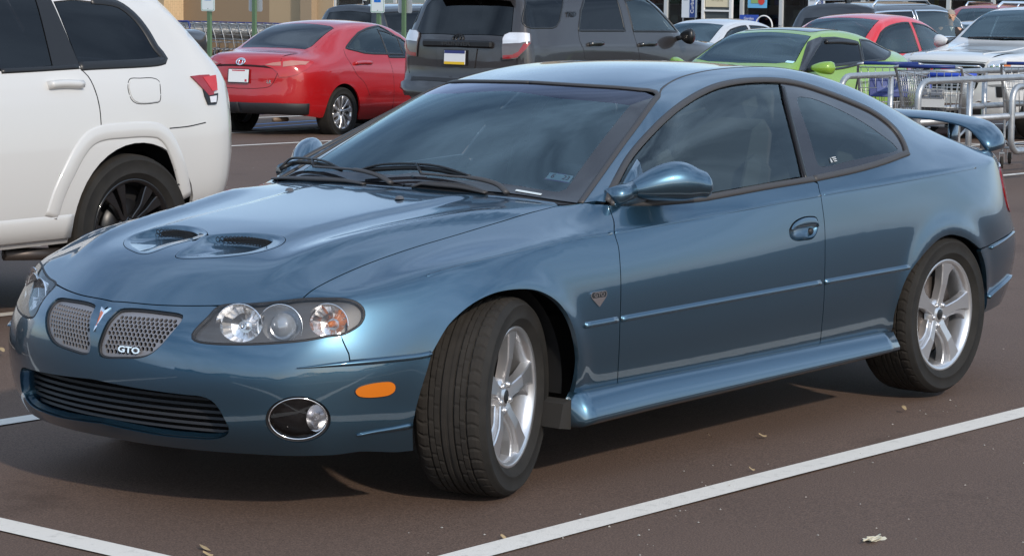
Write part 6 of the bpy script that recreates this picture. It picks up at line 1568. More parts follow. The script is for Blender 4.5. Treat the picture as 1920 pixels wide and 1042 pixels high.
def white_front_suv():
    P = paint('white front suv paint', (.58, .58, .57), 0, .3)
    c = Car(WF, 'suv', 'white SUV facing forward with chrome edged grille and red letters', 'car', (-22.34, -9.62), 1.1, P, z=-.19)
    ms = c.ms
    c.feat('windshield', 'top', [(-.64, 0), (-.68, .45), (-.76, .70), (-1.36, .59), (-1.36, 0)], M_WS, d='top', cut='top', sym_=True)
    c.feat('front_door_window', 'side', [(-.85, 1.17), (-1.15, 1.42), (-1.5, 1.53), (-1.85, 1.54), (-1.88, 1.19)], M_GLASS, cut='side')
    c.feat('rear_door_window', 'side', [(-1.97, 1.19), (-1.95, 1.54), (-2.5, 1.53), (-2.85, 1.20)], M_PRIV, cut='side')
    c.feat('rear_window', 'rear', [(0, 1.24), (.62, 1.24), (.56, 1.50), (0, 1.53)], M_PRIV, d='rear', cut='rear', sym_=True)
    c.finish([dict(x=0, y=.79, Rt=.36, wid=.23, Rr=.235, **multi(5, 12)), dict(x=-2.86, y=.79, Rt=.36, wid=.23, Rr=.235, **multi(5, 12))], [(0, .37, .42), (-2.86, .37, .42)])
    A = c.A; F = lambda P_, st=.04: c.loop('front', P_, st)
    def wpanel(name, P_, m, off, d=(1, .2, .1)):
        a_, b_ = panel(ms, name, F(P_), d, m, A, grid=.05, gap=0, flange=.012, off=off); return weld_sym(a_, b_, A)
    wpanel('grille', [(0, .97), (.50, .965), (.53, .95), (.42, .66), (.38, .62), (0, .62)], M_SATIN, .004)
    wpanel('hood_lip', [(0, 1.035), (.53, 1.03), (.56, 1.0), (.54, .975), (0, .98)], P, .014, (1, .2, .6))
    b = MB()
    for z, y1 in ((.93, .47), (.80, .42)):
        pts = [Vector(c.pts('front', [(abs(y), z)])[0]*[1, 1 if y >= 0 else -1, 1])+Vector((.014, 0, 0)) for y in np.linspace(-y1, y1, 11)]; b.tube(pts, .011, 6)
    b.tube([Vector(c.pts('front', [(abs(y), z)])[0]*[1, 1 if y >= 0 else -1, 1])+Vector((.014, 0, 0)) for y, z in ((-.47, .93), (-.49, .91), (-.43, .80))], .011, 6); b.tube([Vector(c.pts('front', [(abs(y), z)])[0]*[1, 1 if y >= 0 else -1, 1])+Vector((.014, 0, 0)) for y, z in ((.47, .93), (.49, .91), (.43, .80))], .011, 6)
    for z in np.linspace(.65, .78, 4): b.tube([Vector(c.pts('front', [(abs(y), z)])[0]*[1, 1 if y >= 0 else -1, 1])+Vector((.008, 0, 0)) for y in np.linspace(-.36, .36, 7)], .006, 6)
    b.build('grille_chrome', M_CHROME, A)
    text_mesh('GMC', .155, M_CHROME, A, 'letter_backing', (.928, 0, .865), basis((0, 1, 0), (1, 0, .02)), .004, 1.25, offset=.014)
    text_mesh('GMC', .155, mat('red enamel', (.55, .02, .03), .25, coat=1), A, 'lettering', (.934, 0, .865), basis((0, 1, 0), (1, 0, .02)), .004, 1.25, offset=.002)
    h = F([(.56, .955), (.60, .99), (.66, 1.0), (.76, .985), (.78, .95), (.78, .86), (.66, .86), (.56, .865)], .03); panel(ms, 'headlight', h, (1, .8, .1), mat('headlamp lens', (.62, .63, .65), .1, .5, 1), A, grid=.04, gap=0, flange=.012, off=.010)
    h = F([(.735, .97), (.775, .955), (.775, .90), (.745, .90)], .03); panel(ms, 'turn_signal', h, (1, .8, .1), M_AMBER, A, grid=.03, gap=0, flange=.006, off=.016)
    for y in (.62, .69):
        q = c.pts('front', [(y, .93)])[0]
        for sg in (1, -1):
            b = MB(); b.lathe([(.0, .006), (.022, .010), (.03, .004), (.032, -.004)], 'x', 16, (q[0]+.016, q[1]*sg, q[2])); b.build('headlight_bulb', M_REFL, A)
    wpanel('lower_intake', [(0, .43), (.44, .43), (.52, .36), (.5, .33), (0, .33)], M_BLACK, .006)
    wpanel('skid_trim', [(0, .46), (.36, .46), (.44, .50), (.60, .50), (.58, .485), (.47, .485), (.39, .43), (0, .43)], M_CHROME, .012)
    h = F([(.56, .70), (.78, .72), (.76, .69), (.60, .68)], .03); panel(ms, 'fog_brow', h, (1, .8, .1), mat('grey slot', (.2, .2, .2), .5), A, grid=.04, gap=0, flange=.006, off=.008)
    h = F([(.66, .68), (.74, .68), (.74, .55), (.67, .55)], .03); panel(ms, 'fog_lamp', h, (1, .8, .1), M_SATIN, A, grid=.04, gap=0, flange=.006, off=.008)
    c.mirror((-.80, 1.02, 1.20), P, (.13, .22, .17))
    b = MB()
    for y0, y1 in ((-.55, .05), (.0, .60)): b.tube([ms.near((-.70, y, 1.22))[0]+np.array([.0, 0, .018]) for y in np.linspace(y0, y1, 8)], .014, 6)
    b.build('wiper', M_BLACK, A)
    for sg in (1, -1):
        strip(ms, 'hood_crease', [ms.near(p)[0] for p in smooth_line(c.pts('top', [(.7, .40), (.2, .44), (-.5, .50)]), .05)], .03, P, A, 0, .006) if sg > 0 else None
        b = MB(); b.tube([(-1.6, sg*.60, 1.655), (-1.75, sg*.60, 1.72), (-3.2, sg*.58, 1.71), (-3.35, sg*.58, 1.62)], .018, 8); b.build('roof_rail', M_CHROME, A)
    c.seats([-1.45, -2.4], .72)
    return c
# ------------------------------------------------------------------ further cars
def plain_car(sp, name, label, loc, rot, P, roofrails=False, chrome=False, lights=True, z=None, seats=True):
    c = Car(sp, name, label, 'car', loc, rot, P, z=z); ms = c.ms; A = c.A; suv = sp.get('kcb', 5) == 8
    bz = lambda x: float(pchip(sp['bz'], x)); rz = lambda x: float(pchip(sp['rz'], x))
    xa = [x for x, z_ in sp['rz'] if z_ > bz(x)+.12]; x0 = max(xa); x1 = min(xa)
    ts = np.linspace(x0+.05, x1+.22, 14); mid = (x0+x1)/2-.05
    def win(a, b_):
        X = np.linspace(a, b_, 8); return [(x, bz(x)+.03) for x in X]+[(x, max(bz(x)+.05, rz(x)-.06)) for x in X[::-1]]
    c.feat('front_door_window', 'side', win(x0-.02, mid+.04), M_GLASS, cut='side', edge=('window_trim', .03, M_CHROME if chrome else M_SATIN))
    c.feat('rear_door_window', 'side', win(mid-.06, x1+.18), M_PRIV if suv else M_GLASS, cut='side', edge=('window_trim', .03, M_CHROME if chrome else M_SATIN))
    tk = sp['top']; xs_ = [x for x, z_ in tk]
    zmax = max(z_ for _, z_ in tk); 
    xw1 = max(x for x, z_ in tk if z_ > zmax-.09); xw0 = min([x for x, z_ in tk if x > xw1 and z_ < bz(x)+.12] or [xw1+.5])
    c.feat('windshield', 'top', [(xw0-.08, 0), (xw0-.12, .58), (xw1+.04, .50), (xw1+.06, 0)], M_WS, d='top', cut='top', sym_=True)
    if suv: c.feat('rear_window', 'rear', [(0, 1.25), (.62, 1.25), (.55, 1.5), (0, 1.54)], M_PRIV, d='rear', cut='rear', sym_=True)
    else:
        xr1 = min(x for x, z_ in tk if z_ > zmax-.09); xr0 = max([x for x, z_ in tk if x < xr1 and z_ < bz(x)+.18] or [xr1-.5])
        c.feat('rear_window', 'top', [(xr1-.06, 0), (xr1-.06, .46), (xr0+.06, .48), (xr0+.05, 0)], M_PRIV, d='top', cut='top', sym_=True)
    Rt = .36 if suv else .32; wx = -2.7
    c.finish([dict(x=0, y=.78, Rt=Rt, wid=.22, Rr=.22, detail=0, **multi(5, 12)), dict(x=wx, y=.78, Rt=Rt, wid=.22, Rr=.22, detail=0, **multi(5, 12))], [(0, Rt+.01, Rt+.05), (wx, Rt+.01, Rt+.05)])
    tz_ = sp['crz'][-1][1]
    t = c.loop('rear', [(.52, tz_-.02), (.70, tz_-.02), (.72, tz_-.20), (.55, tz_-.18)], .04); panel(ms, 'taillight', t, (-1, .9, .1), M_REDL, A, grid=.05, gap=0, flange=.01, off=.008)
    hz = sp['crz'][0][1]
    t = c.loop('front', [(.45, hz-.02), (.68, hz+.0), (.70, hz-.12), (.48, hz-.12)], .04); panel(ms, 'headlight', t, (1, .9, .1), mat('headlamp lens', (.6, .6, .6), .1, .5, 1), A, grid=.05, gap=0, flange=.01, off=.008)
    t = c.loop('front', [(0, hz-.06), (.42, hz-.06), (.38, hz-.26), (0, hz-.26)], .04); a_, b_ = panel(ms, 'grille', t, (1, .2, .1), M_SATIN, A, grid=.06, gap=0, flange=.01, off=.006); weld_sym(a_, b_, A)
    if not (name == 'hatchback'): c.mirror((x0-.05, float(pchip(sp['by'], x0))+.16, bz(x0)+.05), P if not chrome else M_SATIN, (.13, .2, .15))
    if roofrails:
        for sg in (1, -1):
            zt = float(pchip(sp['top'], mid)); b = MB(); b.tube([(x0-.7, sg*.58, zt-.05), (x0-.85, sg*.58, zt+.03), (x1+.5, sg*.56, zt+.02), (x1+.35, sg*.56, zt-.08)], .02, 8); b.build('roof_rail', M_CHROME, A)
    if suv:
        b = MB(); zt = float(pchip(sp['top'], -3.2)); b.prism([(-3.05, 0), (-3.2, .06), (-3.25, .06), (-3.22, 0)], -.02, .02, 'y', (0, 0, zt+.0)); b.build('roof_antenna', M_SATIN, A)
    if seats: c.seats([-1.4, -2.2], .72 if suv else .42)
    return c
def scale_sp(sp, dx=0, dz=0, w=0):
    s2 = dict(sp)
    for k in ('crz', 'bz', 'rz', 'top'): s2[k] = [(x, z+dz*(1 if k in ('rz', 'top') else .6)) for x, z in sp[k]]
    for k in ('w', 'cry', 'by'): s2[k] = [(x, y+w) for x, y in sp[k]]
    return s2
BEETLE = dict(x=[.55, .3, 0, -.35, -.65, -.95, -1.25, -1.6, -2.0, -2.4, -2.75, -3.05, -3.25],
    w=[(.55, .74), (.2, .87), (-.5, .89), (-2.8, .90), (-3.05, .86), (-3.25, .78)], sill=[(.55, .22), (-2.5, .22), (-3.25, .30)],
    cry=[(.55, .68), (0, .83), (-.6, .85), (-2.6, .86), (-3.0, .81), (-3.25, .72)], crz=[(.55, .68), (0, .78), (-1, .86), (-3.25, .84)],
    by=[(.55, .62), (0, .76), (-.6, .80), (-2.2, .80), (-2.8, .74), (-3.25, .62)], bz=[(.55, .74), (0, .88), (-.6, .96), (-2.2, .98), (-3.25, .90)],
    ry=[(.55, .5), (-.35, .66), (-.6, .68), (-1.1, .59), (-2.0, .57), (-2.6, .56), (-3.25, .5)], rz=[(.55, .76), (-.3, .98), (-.5, 1.06), (-.85, 1.30), (-1.15, 1.39), (-1.6, 1.43), (-2.1, 1.39), (-2.5, 1.26), (-2.8, 1.12), (-3.25, .94)],
    top=[(.55, .78), (-.3, 1.0), (-.45, 1.05), (-.8, 1.33), (-1.1, 1.45), (-1.6, 1.49), (-2.1, 1.455), (-2.5, 1.33), (-2.8, 1.18), (-3.25, .97)],
    nose=nosef([(.2, .80), (.5, .86), (.8, .76)], .30, 2.4, .8), tail=tailf([(.25, -3.42), (.5, -3.52), (.8, -3.48), (1.0, -3.35)], .30, 2.6, .8))
# ================================================================== car park, shop front and small things
def noise_col(m, scale, c0, c1, detail=8, lo=.35, hi=.65, rough=None, bump=0.0, bscale=None, coord='Object'):
    n = m.node_tree.nodes; l = m.node_tree.links; b = bsdf(m); tc = n.new('ShaderNodeTexCoord')
    nz = n.new('ShaderNodeTexNoise'); nz.inputs['Scale'].default_value = scale; nz.inputs['Detail'].default_value = detail; nz.inputs['Roughness'].default_value = .65
    l.new(tc.outputs[coord], nz.inputs['Vector']); cr = n.new('ShaderNodeValToRGB'); e = cr.color_ramp.elements
    e[0].position = lo; e[1].position = hi; e[0].color = (*c0, 1); e[1].color = (*c1, 1)
    l.new(nz.outputs[0], cr.inputs[0]); l.new(cr.outputs[0], b.inputs['Base Color'])
    if bump:
        n2 = n.new('ShaderNodeTexNoise'); n2.inputs['Scale'].default_value = bscale or scale*8; n2.inputs['Detail'].default_value = 4; l.new(tc.outputs[coord], n2.inputs['Vector'])
        bp = n.new('ShaderNodeBump'); bp.inputs['Strength'].default_value = bump; bp.inputs['Distance'].default_value = .01; l.new(n2.outputs[0], bp.inputs['Height']); l.new(bp.outputs[0], b.inputs['Normal'])
    return cr
def asphalt():
    m = mat('asphalt', (.05, .045, .042), .82, spec=.35); n = m.node_tree.nodes; l = m.node_tree.links; b = bsdf(m)
    tc = n.new('ShaderNodeTexCoord')
    def noise(sc, det=6, ro=.6):
        z = n.new('ShaderNodeTexNoise'); z.inputs['Scale'].default_value = sc; z.inputs['Detail'].default_value = det; z.inputs['Roughness'].default_value = ro; l.new(tc.outputs['Object'], z.inputs['Vector']); return z
    def ramp(src, p0, c0, p1, c1):
        r = n.new('ShaderNodeValToRGB'); r.color_ramp.elements[0].position = p0; r.color_ramp.elements[0].color = c0; r.color_ramp.elements[1].position = p1; r.color_ramp.elements[1].color = c1; l.new(src, r.inputs[0]); return r
    big = ramp(noise(.35, 5).outputs[0], .3, (.100, .064, .047, 1), .7, (.130, .084, .062, 1))
    fine = ramp(noise(170, 3, .7).outputs[0], .35, (.55, .55, .55, 1), .65, (1.4, 1.4, 1.4, 1))
    mx = n.new('ShaderNodeMix'); mx.data_type = 'RGBA'; mx.blend_type = 'MULTIPLY'; mx.inputs[0].default_value = 1
    l.new(big.outputs[0], mx.inputs[6]); l.new(fine.outputs[0], mx.inputs[7])
    vo = n.new('ShaderNodeTexVoronoi'); vo.inputs['Scale'].default_value = 46; l.new(tc.outputs['Object'], vo.inputs['Vector'])
    sp = ramp(vo.outputs['Distance'], .05, (1, 1, 1, 1), .09, (0, 0, 0, 1))
    rare = ramp(noise(9, 2).outputs[0], .58, (0, 0, 0, 1), .66, (1, 1, 1, 1))
    mm = n.new('ShaderNodeMath'); mm.operation = 'MULTIPLY'; l.new(sp.outputs[0], mm.inputs[0]); l.new(rare.outputs[0], mm.inputs[1])
    m2 = n.new('ShaderNodeMix'); m2.data_type = 'RGBA'; l.new(mm.outputs[0], m2.inputs[0]); l.new(mx.outputs[2], m2.inputs[6]); m2.inputs[7].default_value = (.22, .20, .18, 1)
    st = ramp(noise(1.3, 4).outputs[0], .60, (1, 1, 1, 1), .72, (.72, .70, .68, 1))
    m3 = n.new('ShaderNodeMix'); m3.data_type = 'RGBA'; m3.blend_type = 'MULTIPLY'; m3.inputs[0].default_value = 1; l.new(m2.outputs[2], m3.inputs[6]); l.new(st.outputs[0], m3.inputs[7])
    l.new(m3.outputs[2], b.inputs['Base Color'])
    bp = n.new('ShaderNodeBump'); bp.inputs['Strength'].default_value = .55; bp.inputs['Distance'].default_value = .004; l.new(noise(120, 3, .7).outputs[0], bp.inputs['Height']); l.new(bp.outputs[0], b.inputs['Normal'])
    return m
def build_ground():
    V = []; xs = np.unique(np.r_[np.linspace(-400, -60, 15), np.linspace(-60, 30, 46), np.linspace(30, 400, 12)]); n = len(xs)
    for x in xs:
        for y in xs: V.append((x, y, ground_z(x, y)))
    o = mk('ground', V, [(i*n+j, (i+1)*n+j, (i+1)*n+j+1, i*n+j+1) for i in range(n-1) for j in range(n-1)], asphalt(), None, True); tag(o, kind='structure')
    mw_ = mat('worn white road paint', (.6, .6, .58), .7); noise_col(mw_, 22, (.46, .425, .375), (.68, .63, .56), 10, .22, .46, bump=.3)
    mb_ = mat('blue road paint', (.08, .22, .5), .7)
    def line(a, b_, w_=.105, m=mw_, name='parking_line'):
        a = Vector((*a, 0)); b_ = Vector((*b_, 0)); t = (b_-a); L = t.length; t.normalize(); s_ = Vector((-t.y, t.x, 0))*w_/2; k = max(1, int(L/1.0)); V = []
        for i in range(k+1):
            p = a+t*L*i/k
            for q in (p-s_, p+s_): V.append((q.x, q.y, ground_z(q.x, q.y)+.004))
        o = mk(name, V, [(2*i, 2*i+2, 2*i+3, 2*i+1) for i in range(k)], m); tag(o, kind='structure')
    line((1.355, 1.335), (-4.3, 1.335), .115); line((1.355, 4.05), (-4.3, 4.05), .115); line((1.355, 6.75), (-4.3, 6.75), .115)
    line((1.41, -9.2), (1.41, 9.4), .115)
    line((1.355, -1.43), (-4.3, -1.43), .105); line((1.355, -4.0), (-4.3, -4.0), .105); line((1.355, -6.7), (-4.3, -6.7), .105)
    for x_ in (4.05, 6.75): pass
    for y_ in (-1.43, 1.335, 4.05, 6.75): line((1.465, y_), (7.0, y_), .115)
    for y_ in (-5.7, -8.62, -11.25, -14.3): line((-13.4 if y_ > -6 else -15.5, y_), (-26.2, y_), .10)
    line((-15.2, -16.3), (-24.0, -16.9), .10); line((-13.0, -14.25), (-20.5, -14.4), .10); line((-20.75, -5.7), (-20.75, -17), .10)
    line((-14.6, -16.6), (-20.5, -18.0), .08, mb_); line((-15.4, -17.4), (-21.5, -18.6), .08, mb_); line((-15.2, -19.0), (-23.0, -19.4), .10)
    # grit and leaf litter
    rnd = random.Random(4); b = MB()
    for i in range(520):
        t = rnd.random(); x, y = (rnd.uniform(-6, 2.6), rnd.uniform(1.0, 3.2)) if t < .5 else (rnd.uniform(-18, 3), rnd.uniform(-12, 2))
        r = rnd.uniform(.002, .006); z = ground_z(x, y)+.001; h = r*rnd.uniform(.5, 1)
        a0 = rnd.uniform(0, 6); V = [(x+r*math.cos(a0+k*2.1)*rnd.uniform(.7, 1.3), y+r*math.sin(a0+k*2.1)*rnd.uniform(.7, 1.3), z) for k in range(3)]+[(x, y, z+h)]
        b.add(V, [(0, 1, 3), (1, 2, 3), (2, 0, 3)])
    o = b.build('grit', mat('pale grit', (.34, .31, .27), .9)); tag(o, kind='stuff')
    ml = mat('dry leaf', (.33, .24, .13), .85); leaves = [(385, 1026, .05), (945, 1006, .025), (1640, 1008, .09), (1695, 764, .035), (1430, 814, .03), (1410, 877, .02), (390, 1036, .03), (950, 862, .02), (1700, 700, .03), (215, 780, .02), (4, 655, .045), (1330, 815, .02)]
    for k, (px, py, s_) in enumerate(leaves):
        p = on_ground(px, py, .006); b = MB(); a = rnd.uniform(0, 6); V = []; n_ = 7
        for i in range(n_):
            t = i/(n_-1); wd = s_*.22*math.sin(math.pi*(.08+.84*t)); zz = .006*math.sin(t*3+a)+.004; c_, s2 = math.cos(a), math.sin(a)
            for sg in (-1, 1): u, v = (t-.5)*s_, sg*wd; V.append((u*c_-v*s2, u*s2+v*c_, zz+(.004 if sg > 0 else 0)))
        b.add(V, [(2*i, 2*i+2, 2*i+3, 2*i+1) for i in range(n_-1)], True)
        if s_ > .08:
            for q in range(5): b.tube([(rnd.uniform(-.06, 0), rnd.uniform(-.02, .02), .006), (rnd.uniform(.02, .09), rnd.uniform(-.02, .03), .012)], .003, 5)
        o = b.build('straw_wisp' if s_ > .08 else 'dry_leaf', mat('pale straw', (.55, .5, .38), .9) if s_ > .08 else ml); o.location = (p.x, p.y, 0)
        if s_ > .08: tag(o, 'pale wisp of straw lying on the asphalt beyond the long white line', 'litter')
        else: tag(o, 'tiny dry leaf fragment lying on the bare asphalt', 'leaf', 'dry leaf scraps on the asphalt')
def dist_pt(px, py, d):
    o, dr = pix_ray(px, py); k = d/math.hypot(dr.x, dr.y); return o+dr*k
def at_d(px, d):
    """ground position seen below pixel column px at horizontal distance d"""
    p = dist_pt(px, 100, d); return p.x, p.y
# ------------------------------------------------------------------ trolleys
M_ZINC = mat('galvanised tube', (.42, .43, .44), .42, .75); noise_col(M_ZINC, 9, (.33, .34, .35), (.50, .51, .52), 6, .3, .7)
M_WIRE = mat('trolley wire', (.45, .45, .44), .35, .8)
M_NAVY = mat('navy plastic', (.012, .03, .16), .4)
def trolley(loc, rot, label, group=None, wires=1.0, parts=True, z=None, name='shopping_cart'):
    """x forward; handle at the back"""
    A = empty(name, (loc[0], loc[1], ground_z(*loc) if z is None else z), R(rot), label, 'shopping cart', group)
    b = MB(); r = .0028*wires
    # basket: top ring and bottom ring
    tb, tf, bb, bf = (-.42, .30, .98), (.42, .22, .90), (-.30, .24, .52), (.36, .17, .50)
    def ringp(back, front, n=9):
        L = [(back[0]+(front[0]-back[0])*t, back[1]+(front[1]-back[1])*t, back[2]+(front[2]-back[2])*t) for t in np.linspace(0, 1, n)]
        return L
    for f in (0, .22, .42, .7, 1):
        bk = tuple(tb[i]+(bb[i]-tb[i])*f for i in range(3)); fr = tuple(tf[i]+(bf[i]-tf[i])*f for i in range(3))
        rr = r*1.7 if f in (0, 1) else r
        for sg in (1, -1): b.tube([(bk[0], bk[1]*sg, bk[2]), (fr[0], fr[1]*sg, fr[2])], rr, 5)
        b.tube([(fr[0], fr[1], fr[2]), (fr[0], -fr[1], fr[2])], rr, 5); b.tube([(bk[0], bk[1], bk[2]), (bk[0], -bk[1], bk[2])], rr, 5)
    for t in np.linspace(.03, .97, 15):
        top = [tb[i]+(tf[i]-tb[i])*t for i in range(3)]; bo = [bb[i]+(bf[i]-bb[i])*t for i in range(3)]
        for sg in (1, -1): b.tube([(top[0], top[1]*sg, top[2]), (bo[0], bo[1]*sg, bo[2])], r, 5)
        b.tube([(bo[0], bo[1], bo[2]), (bo[0], -bo[1], bo[2])], r, 5)
    for t in np.linspace(-.9, .9, 9):
        b.tube([(tf[0], tf[1]*t, tf[2]), (bf[0], bf[1]*t, bf[2])], r, 5); b.tube([(tb[0], tb[1]*t, tb[2]), (bb[0], bb[1]*t, bb[2])], r, 5)
    b.build('basket', M_WIRE, A)
    b = MB(); b.tube([(-.50, -.25, 1.02), (-.50, .25, 1.02)], .017, 10); hd = b.build('handle', M_NAVY, A)
    b = MB()
    for sg in (1, -1):
        b.tube([(-.50, .25*sg, 1.02), (-.47, .30*sg, 1.01), (-.40, .295*sg, .95), (-.30, .25*sg, .60), (-.24, .24*sg, .30), (-.28, .26*sg, .16)], .013, 8)
        b.tube([(-.28, .26*sg, .17), (.10, .22*sg, .24), (.40, .16*sg, .17)], .013, 8); b.tube([(-.25, .24*sg, .40), (.30, .17*sg, .44)], .011, 6)
    b.tube([(-.27, -.25, .20), (-.27, .25, .20)], .012, 6); b.tube([(.38, -.16, .2), (.38, .16, .2)], .012, 6)
    b.build('frame', M_ZINC, A)
    if parts:
        b = MB(); b.box((-.36, 0, .80), (.012, .36, .20), Matrix.Rotation(R(14), 3, 'Y'), bev=.02); fl = b.build('child_seat_flap', M_NAVY, A)
        b = MB(); b.box((-.372, 0, .80), (.004, .22, .10), Matrix.Rotation(R(14), 3, 'Y')); b.build('flap_print', mat('flap print', (.06, .09, .26), .5), fl)
        text_mesh('KEEP', .045, mat('pale print', (.4, .45, .6), .5), fl, 'lettering', (-.376, 0, .79), basis((0, -1, 0), (-1, 0, -.25)), .0006, 1.1)
        b = MB(); b.tube([(-.47, .29, .93), (-.44, .31, .80), (-.40, .33, .62), (-.37, .31, .55)], .008, 6); b.build('seat_strap', M_BLACK, A)
    A.scale = (1.07, 1.07, 1.07)
    for (x, y) in ((-.28, .26), (-.28, -.26), (.40, .16), (.40, -.16)):
        b = MB(); b.lathe([(0, -.013), (.052, -.015), (.058, -.008), (.058, .008), (.052, .015), (0, .013)], 'y', 18, (x-.02, y, .058)); b.lathe([(0, -.018), (.014, -.018), (.014, .018), (0, .018)], 'y', 10, (x-.02, y, .058)); wl = b.build('caster_wheel', M_RUBT, A)
        b = MB(); 
        for s_ in (-.022, .022): b.box((x-.015, y+s_, .10), (.045, .004, .09))
        b.box((x-.01, y, .15), (.05, .05, .012)); b.build('caster_fork', M_ZINC, wl)
    return A
def copy_tree(o, label=None):
    r = o.copy(); COL.objects.link(r)
    if label: r['label'] = label
    def rec(a, b_):
        for ch in list(a.children):
            c = ch.copy(); COL.objects.link(c); c.parent = b_; c.matrix_parent_inverse = ch.matrix_parent_inverse; rec(ch, c)
    rec(o, r); return r
def corral():
    A = empty('cart_corral', (-12.9, -5.1, ground_z(-13, -5.1)), 0, 'galvanised tubular cart corral with double rails behind the blue coupe', 'cart corral')
    dx = 0; gz = ground_z(-15, -5.1)
    def rail(name, y, x0, x1, zt, zl, loop_end=True):
        b = MB(); y_ = y+5.1
        X0, X1 = x0+12.9, x1+12.9
        pts = [(X0, y_, .02), (X0, y_, zt-.16)]+[(X0-.16+.16*math.cos(a), y_, zt-.16+.16*math.sin(a)) for a in np.linspace(.2, math.pi/2, 6)]+[(X1, y_, zt)]
        b.tube(pts, .030, 12); b.build('top_rail', M_ZINC, A)
        b = MB(); b.tube([(X0, y_, zl), (X1, y_, zl)], .030, 12); b.build('lower_rail', M_ZINC, A)
        for k in range(1, 5):
            x = X0-.93-1.9*(k-1)
            if x > X1: b = MB(); b.tube([(x, y_, .02), (x, y_, zt-.02)], .028, 12); b.build('post', M_ZINC, A)
    rail('near', -5.1, -12.93, -19.5, .985, .625); rail('far', -6.55, -13.98, -19.5, .965, .60)
    b = MB(); X = -14.62+12.9; b.tube([(X-.9, .03, .90)]+[(X+.13*math.cos(a)-.13, .03, .77+.13*math.sin(a)) for a in np.linspace(math.pi/2, 0, 6)]+[(X+.13*math.cos(a)-.13, .03, .42+.13*math.sin(a)) for a in np.linspace(0, -math.pi/2, 6)]+[(X-.9, .03, .29)], .030, 12); b.build('end_loop', M_ZINC, A)
    b = MB(); b.tube([(-19.5+12.9, 0, .985), (-19.5+12.9, -1.45, .965)], .03, 12); b.tube([(-19.5+12.9, 0, .02), (-19.5+12.9, 0, .985)], .028, 12); b.tube([(-19.5+12.9, -1.45, .02), (-19.5+12.9, -1.45, .965)], .028, 12); b.build('back_rail', M_ZINC, A)
    return A
def corral_carts():
    x, y = at_d(1660, 25.3); trolley((x, y), -143, 'shopping cart with navy handle and navy seat flap facing the camera by the green hatchback', wires=1.3)
    x, y = at_d(1766, 24.0); t = trolley((x, y), -165, 'shopping cart with grey notice panel parked inside the corral behind the spoiler', wires=1.3, parts=False)
    tilt = Matrix.Rotation(R(14), 3, 'Y')
    b = MB(); b.box((-.35, 0, .74), (.01, .26, .17), tilt); nb = b.build('notice_panel', mat('white notice', (.42, .42, .41), .6), t)
    b = MB()
    for dy, dz, w_, h_ in ((-.06, .05, .10, .05), (.07, .05, .08, .05), (0, .005, .22, .02)): b.box((-.357-dz*.25, dy, .74+dz), (.003, w_, h_), tilt)
    b.build('notice_print', mat('dark notice print', (.12, .13, .15), .6), nb)
    b = MB(); b.box((-.344, 0, .70), (.003, .22, .03), tilt); b.build('notice_stripe', mat('red notice print', (.40, .10, .08), .6), nb)
    b = MB(); b.box((-.32, 0, .57), (.008, .26, .17), tilt); b.build('grey_insert', mat('grey slatted insert', (.10, .10, .105), .5), t)
    b = MB(); b.tube([(.42, -.22, .92), (.42, .22, .92)], .02, 8); b.tube([(.42, .22, .92), (.38, .17, .5)], .014, 6); b.build('front_bumper_bar', mat('bright blue plastic', (.02, .06, .42), .4), t)
    x, y = at_d(1934, 26.2); trolley((x, y), -150, 'shopping cart at the right edge with one caster on the asphalt beside the rail', wires=1.3, parts=False)
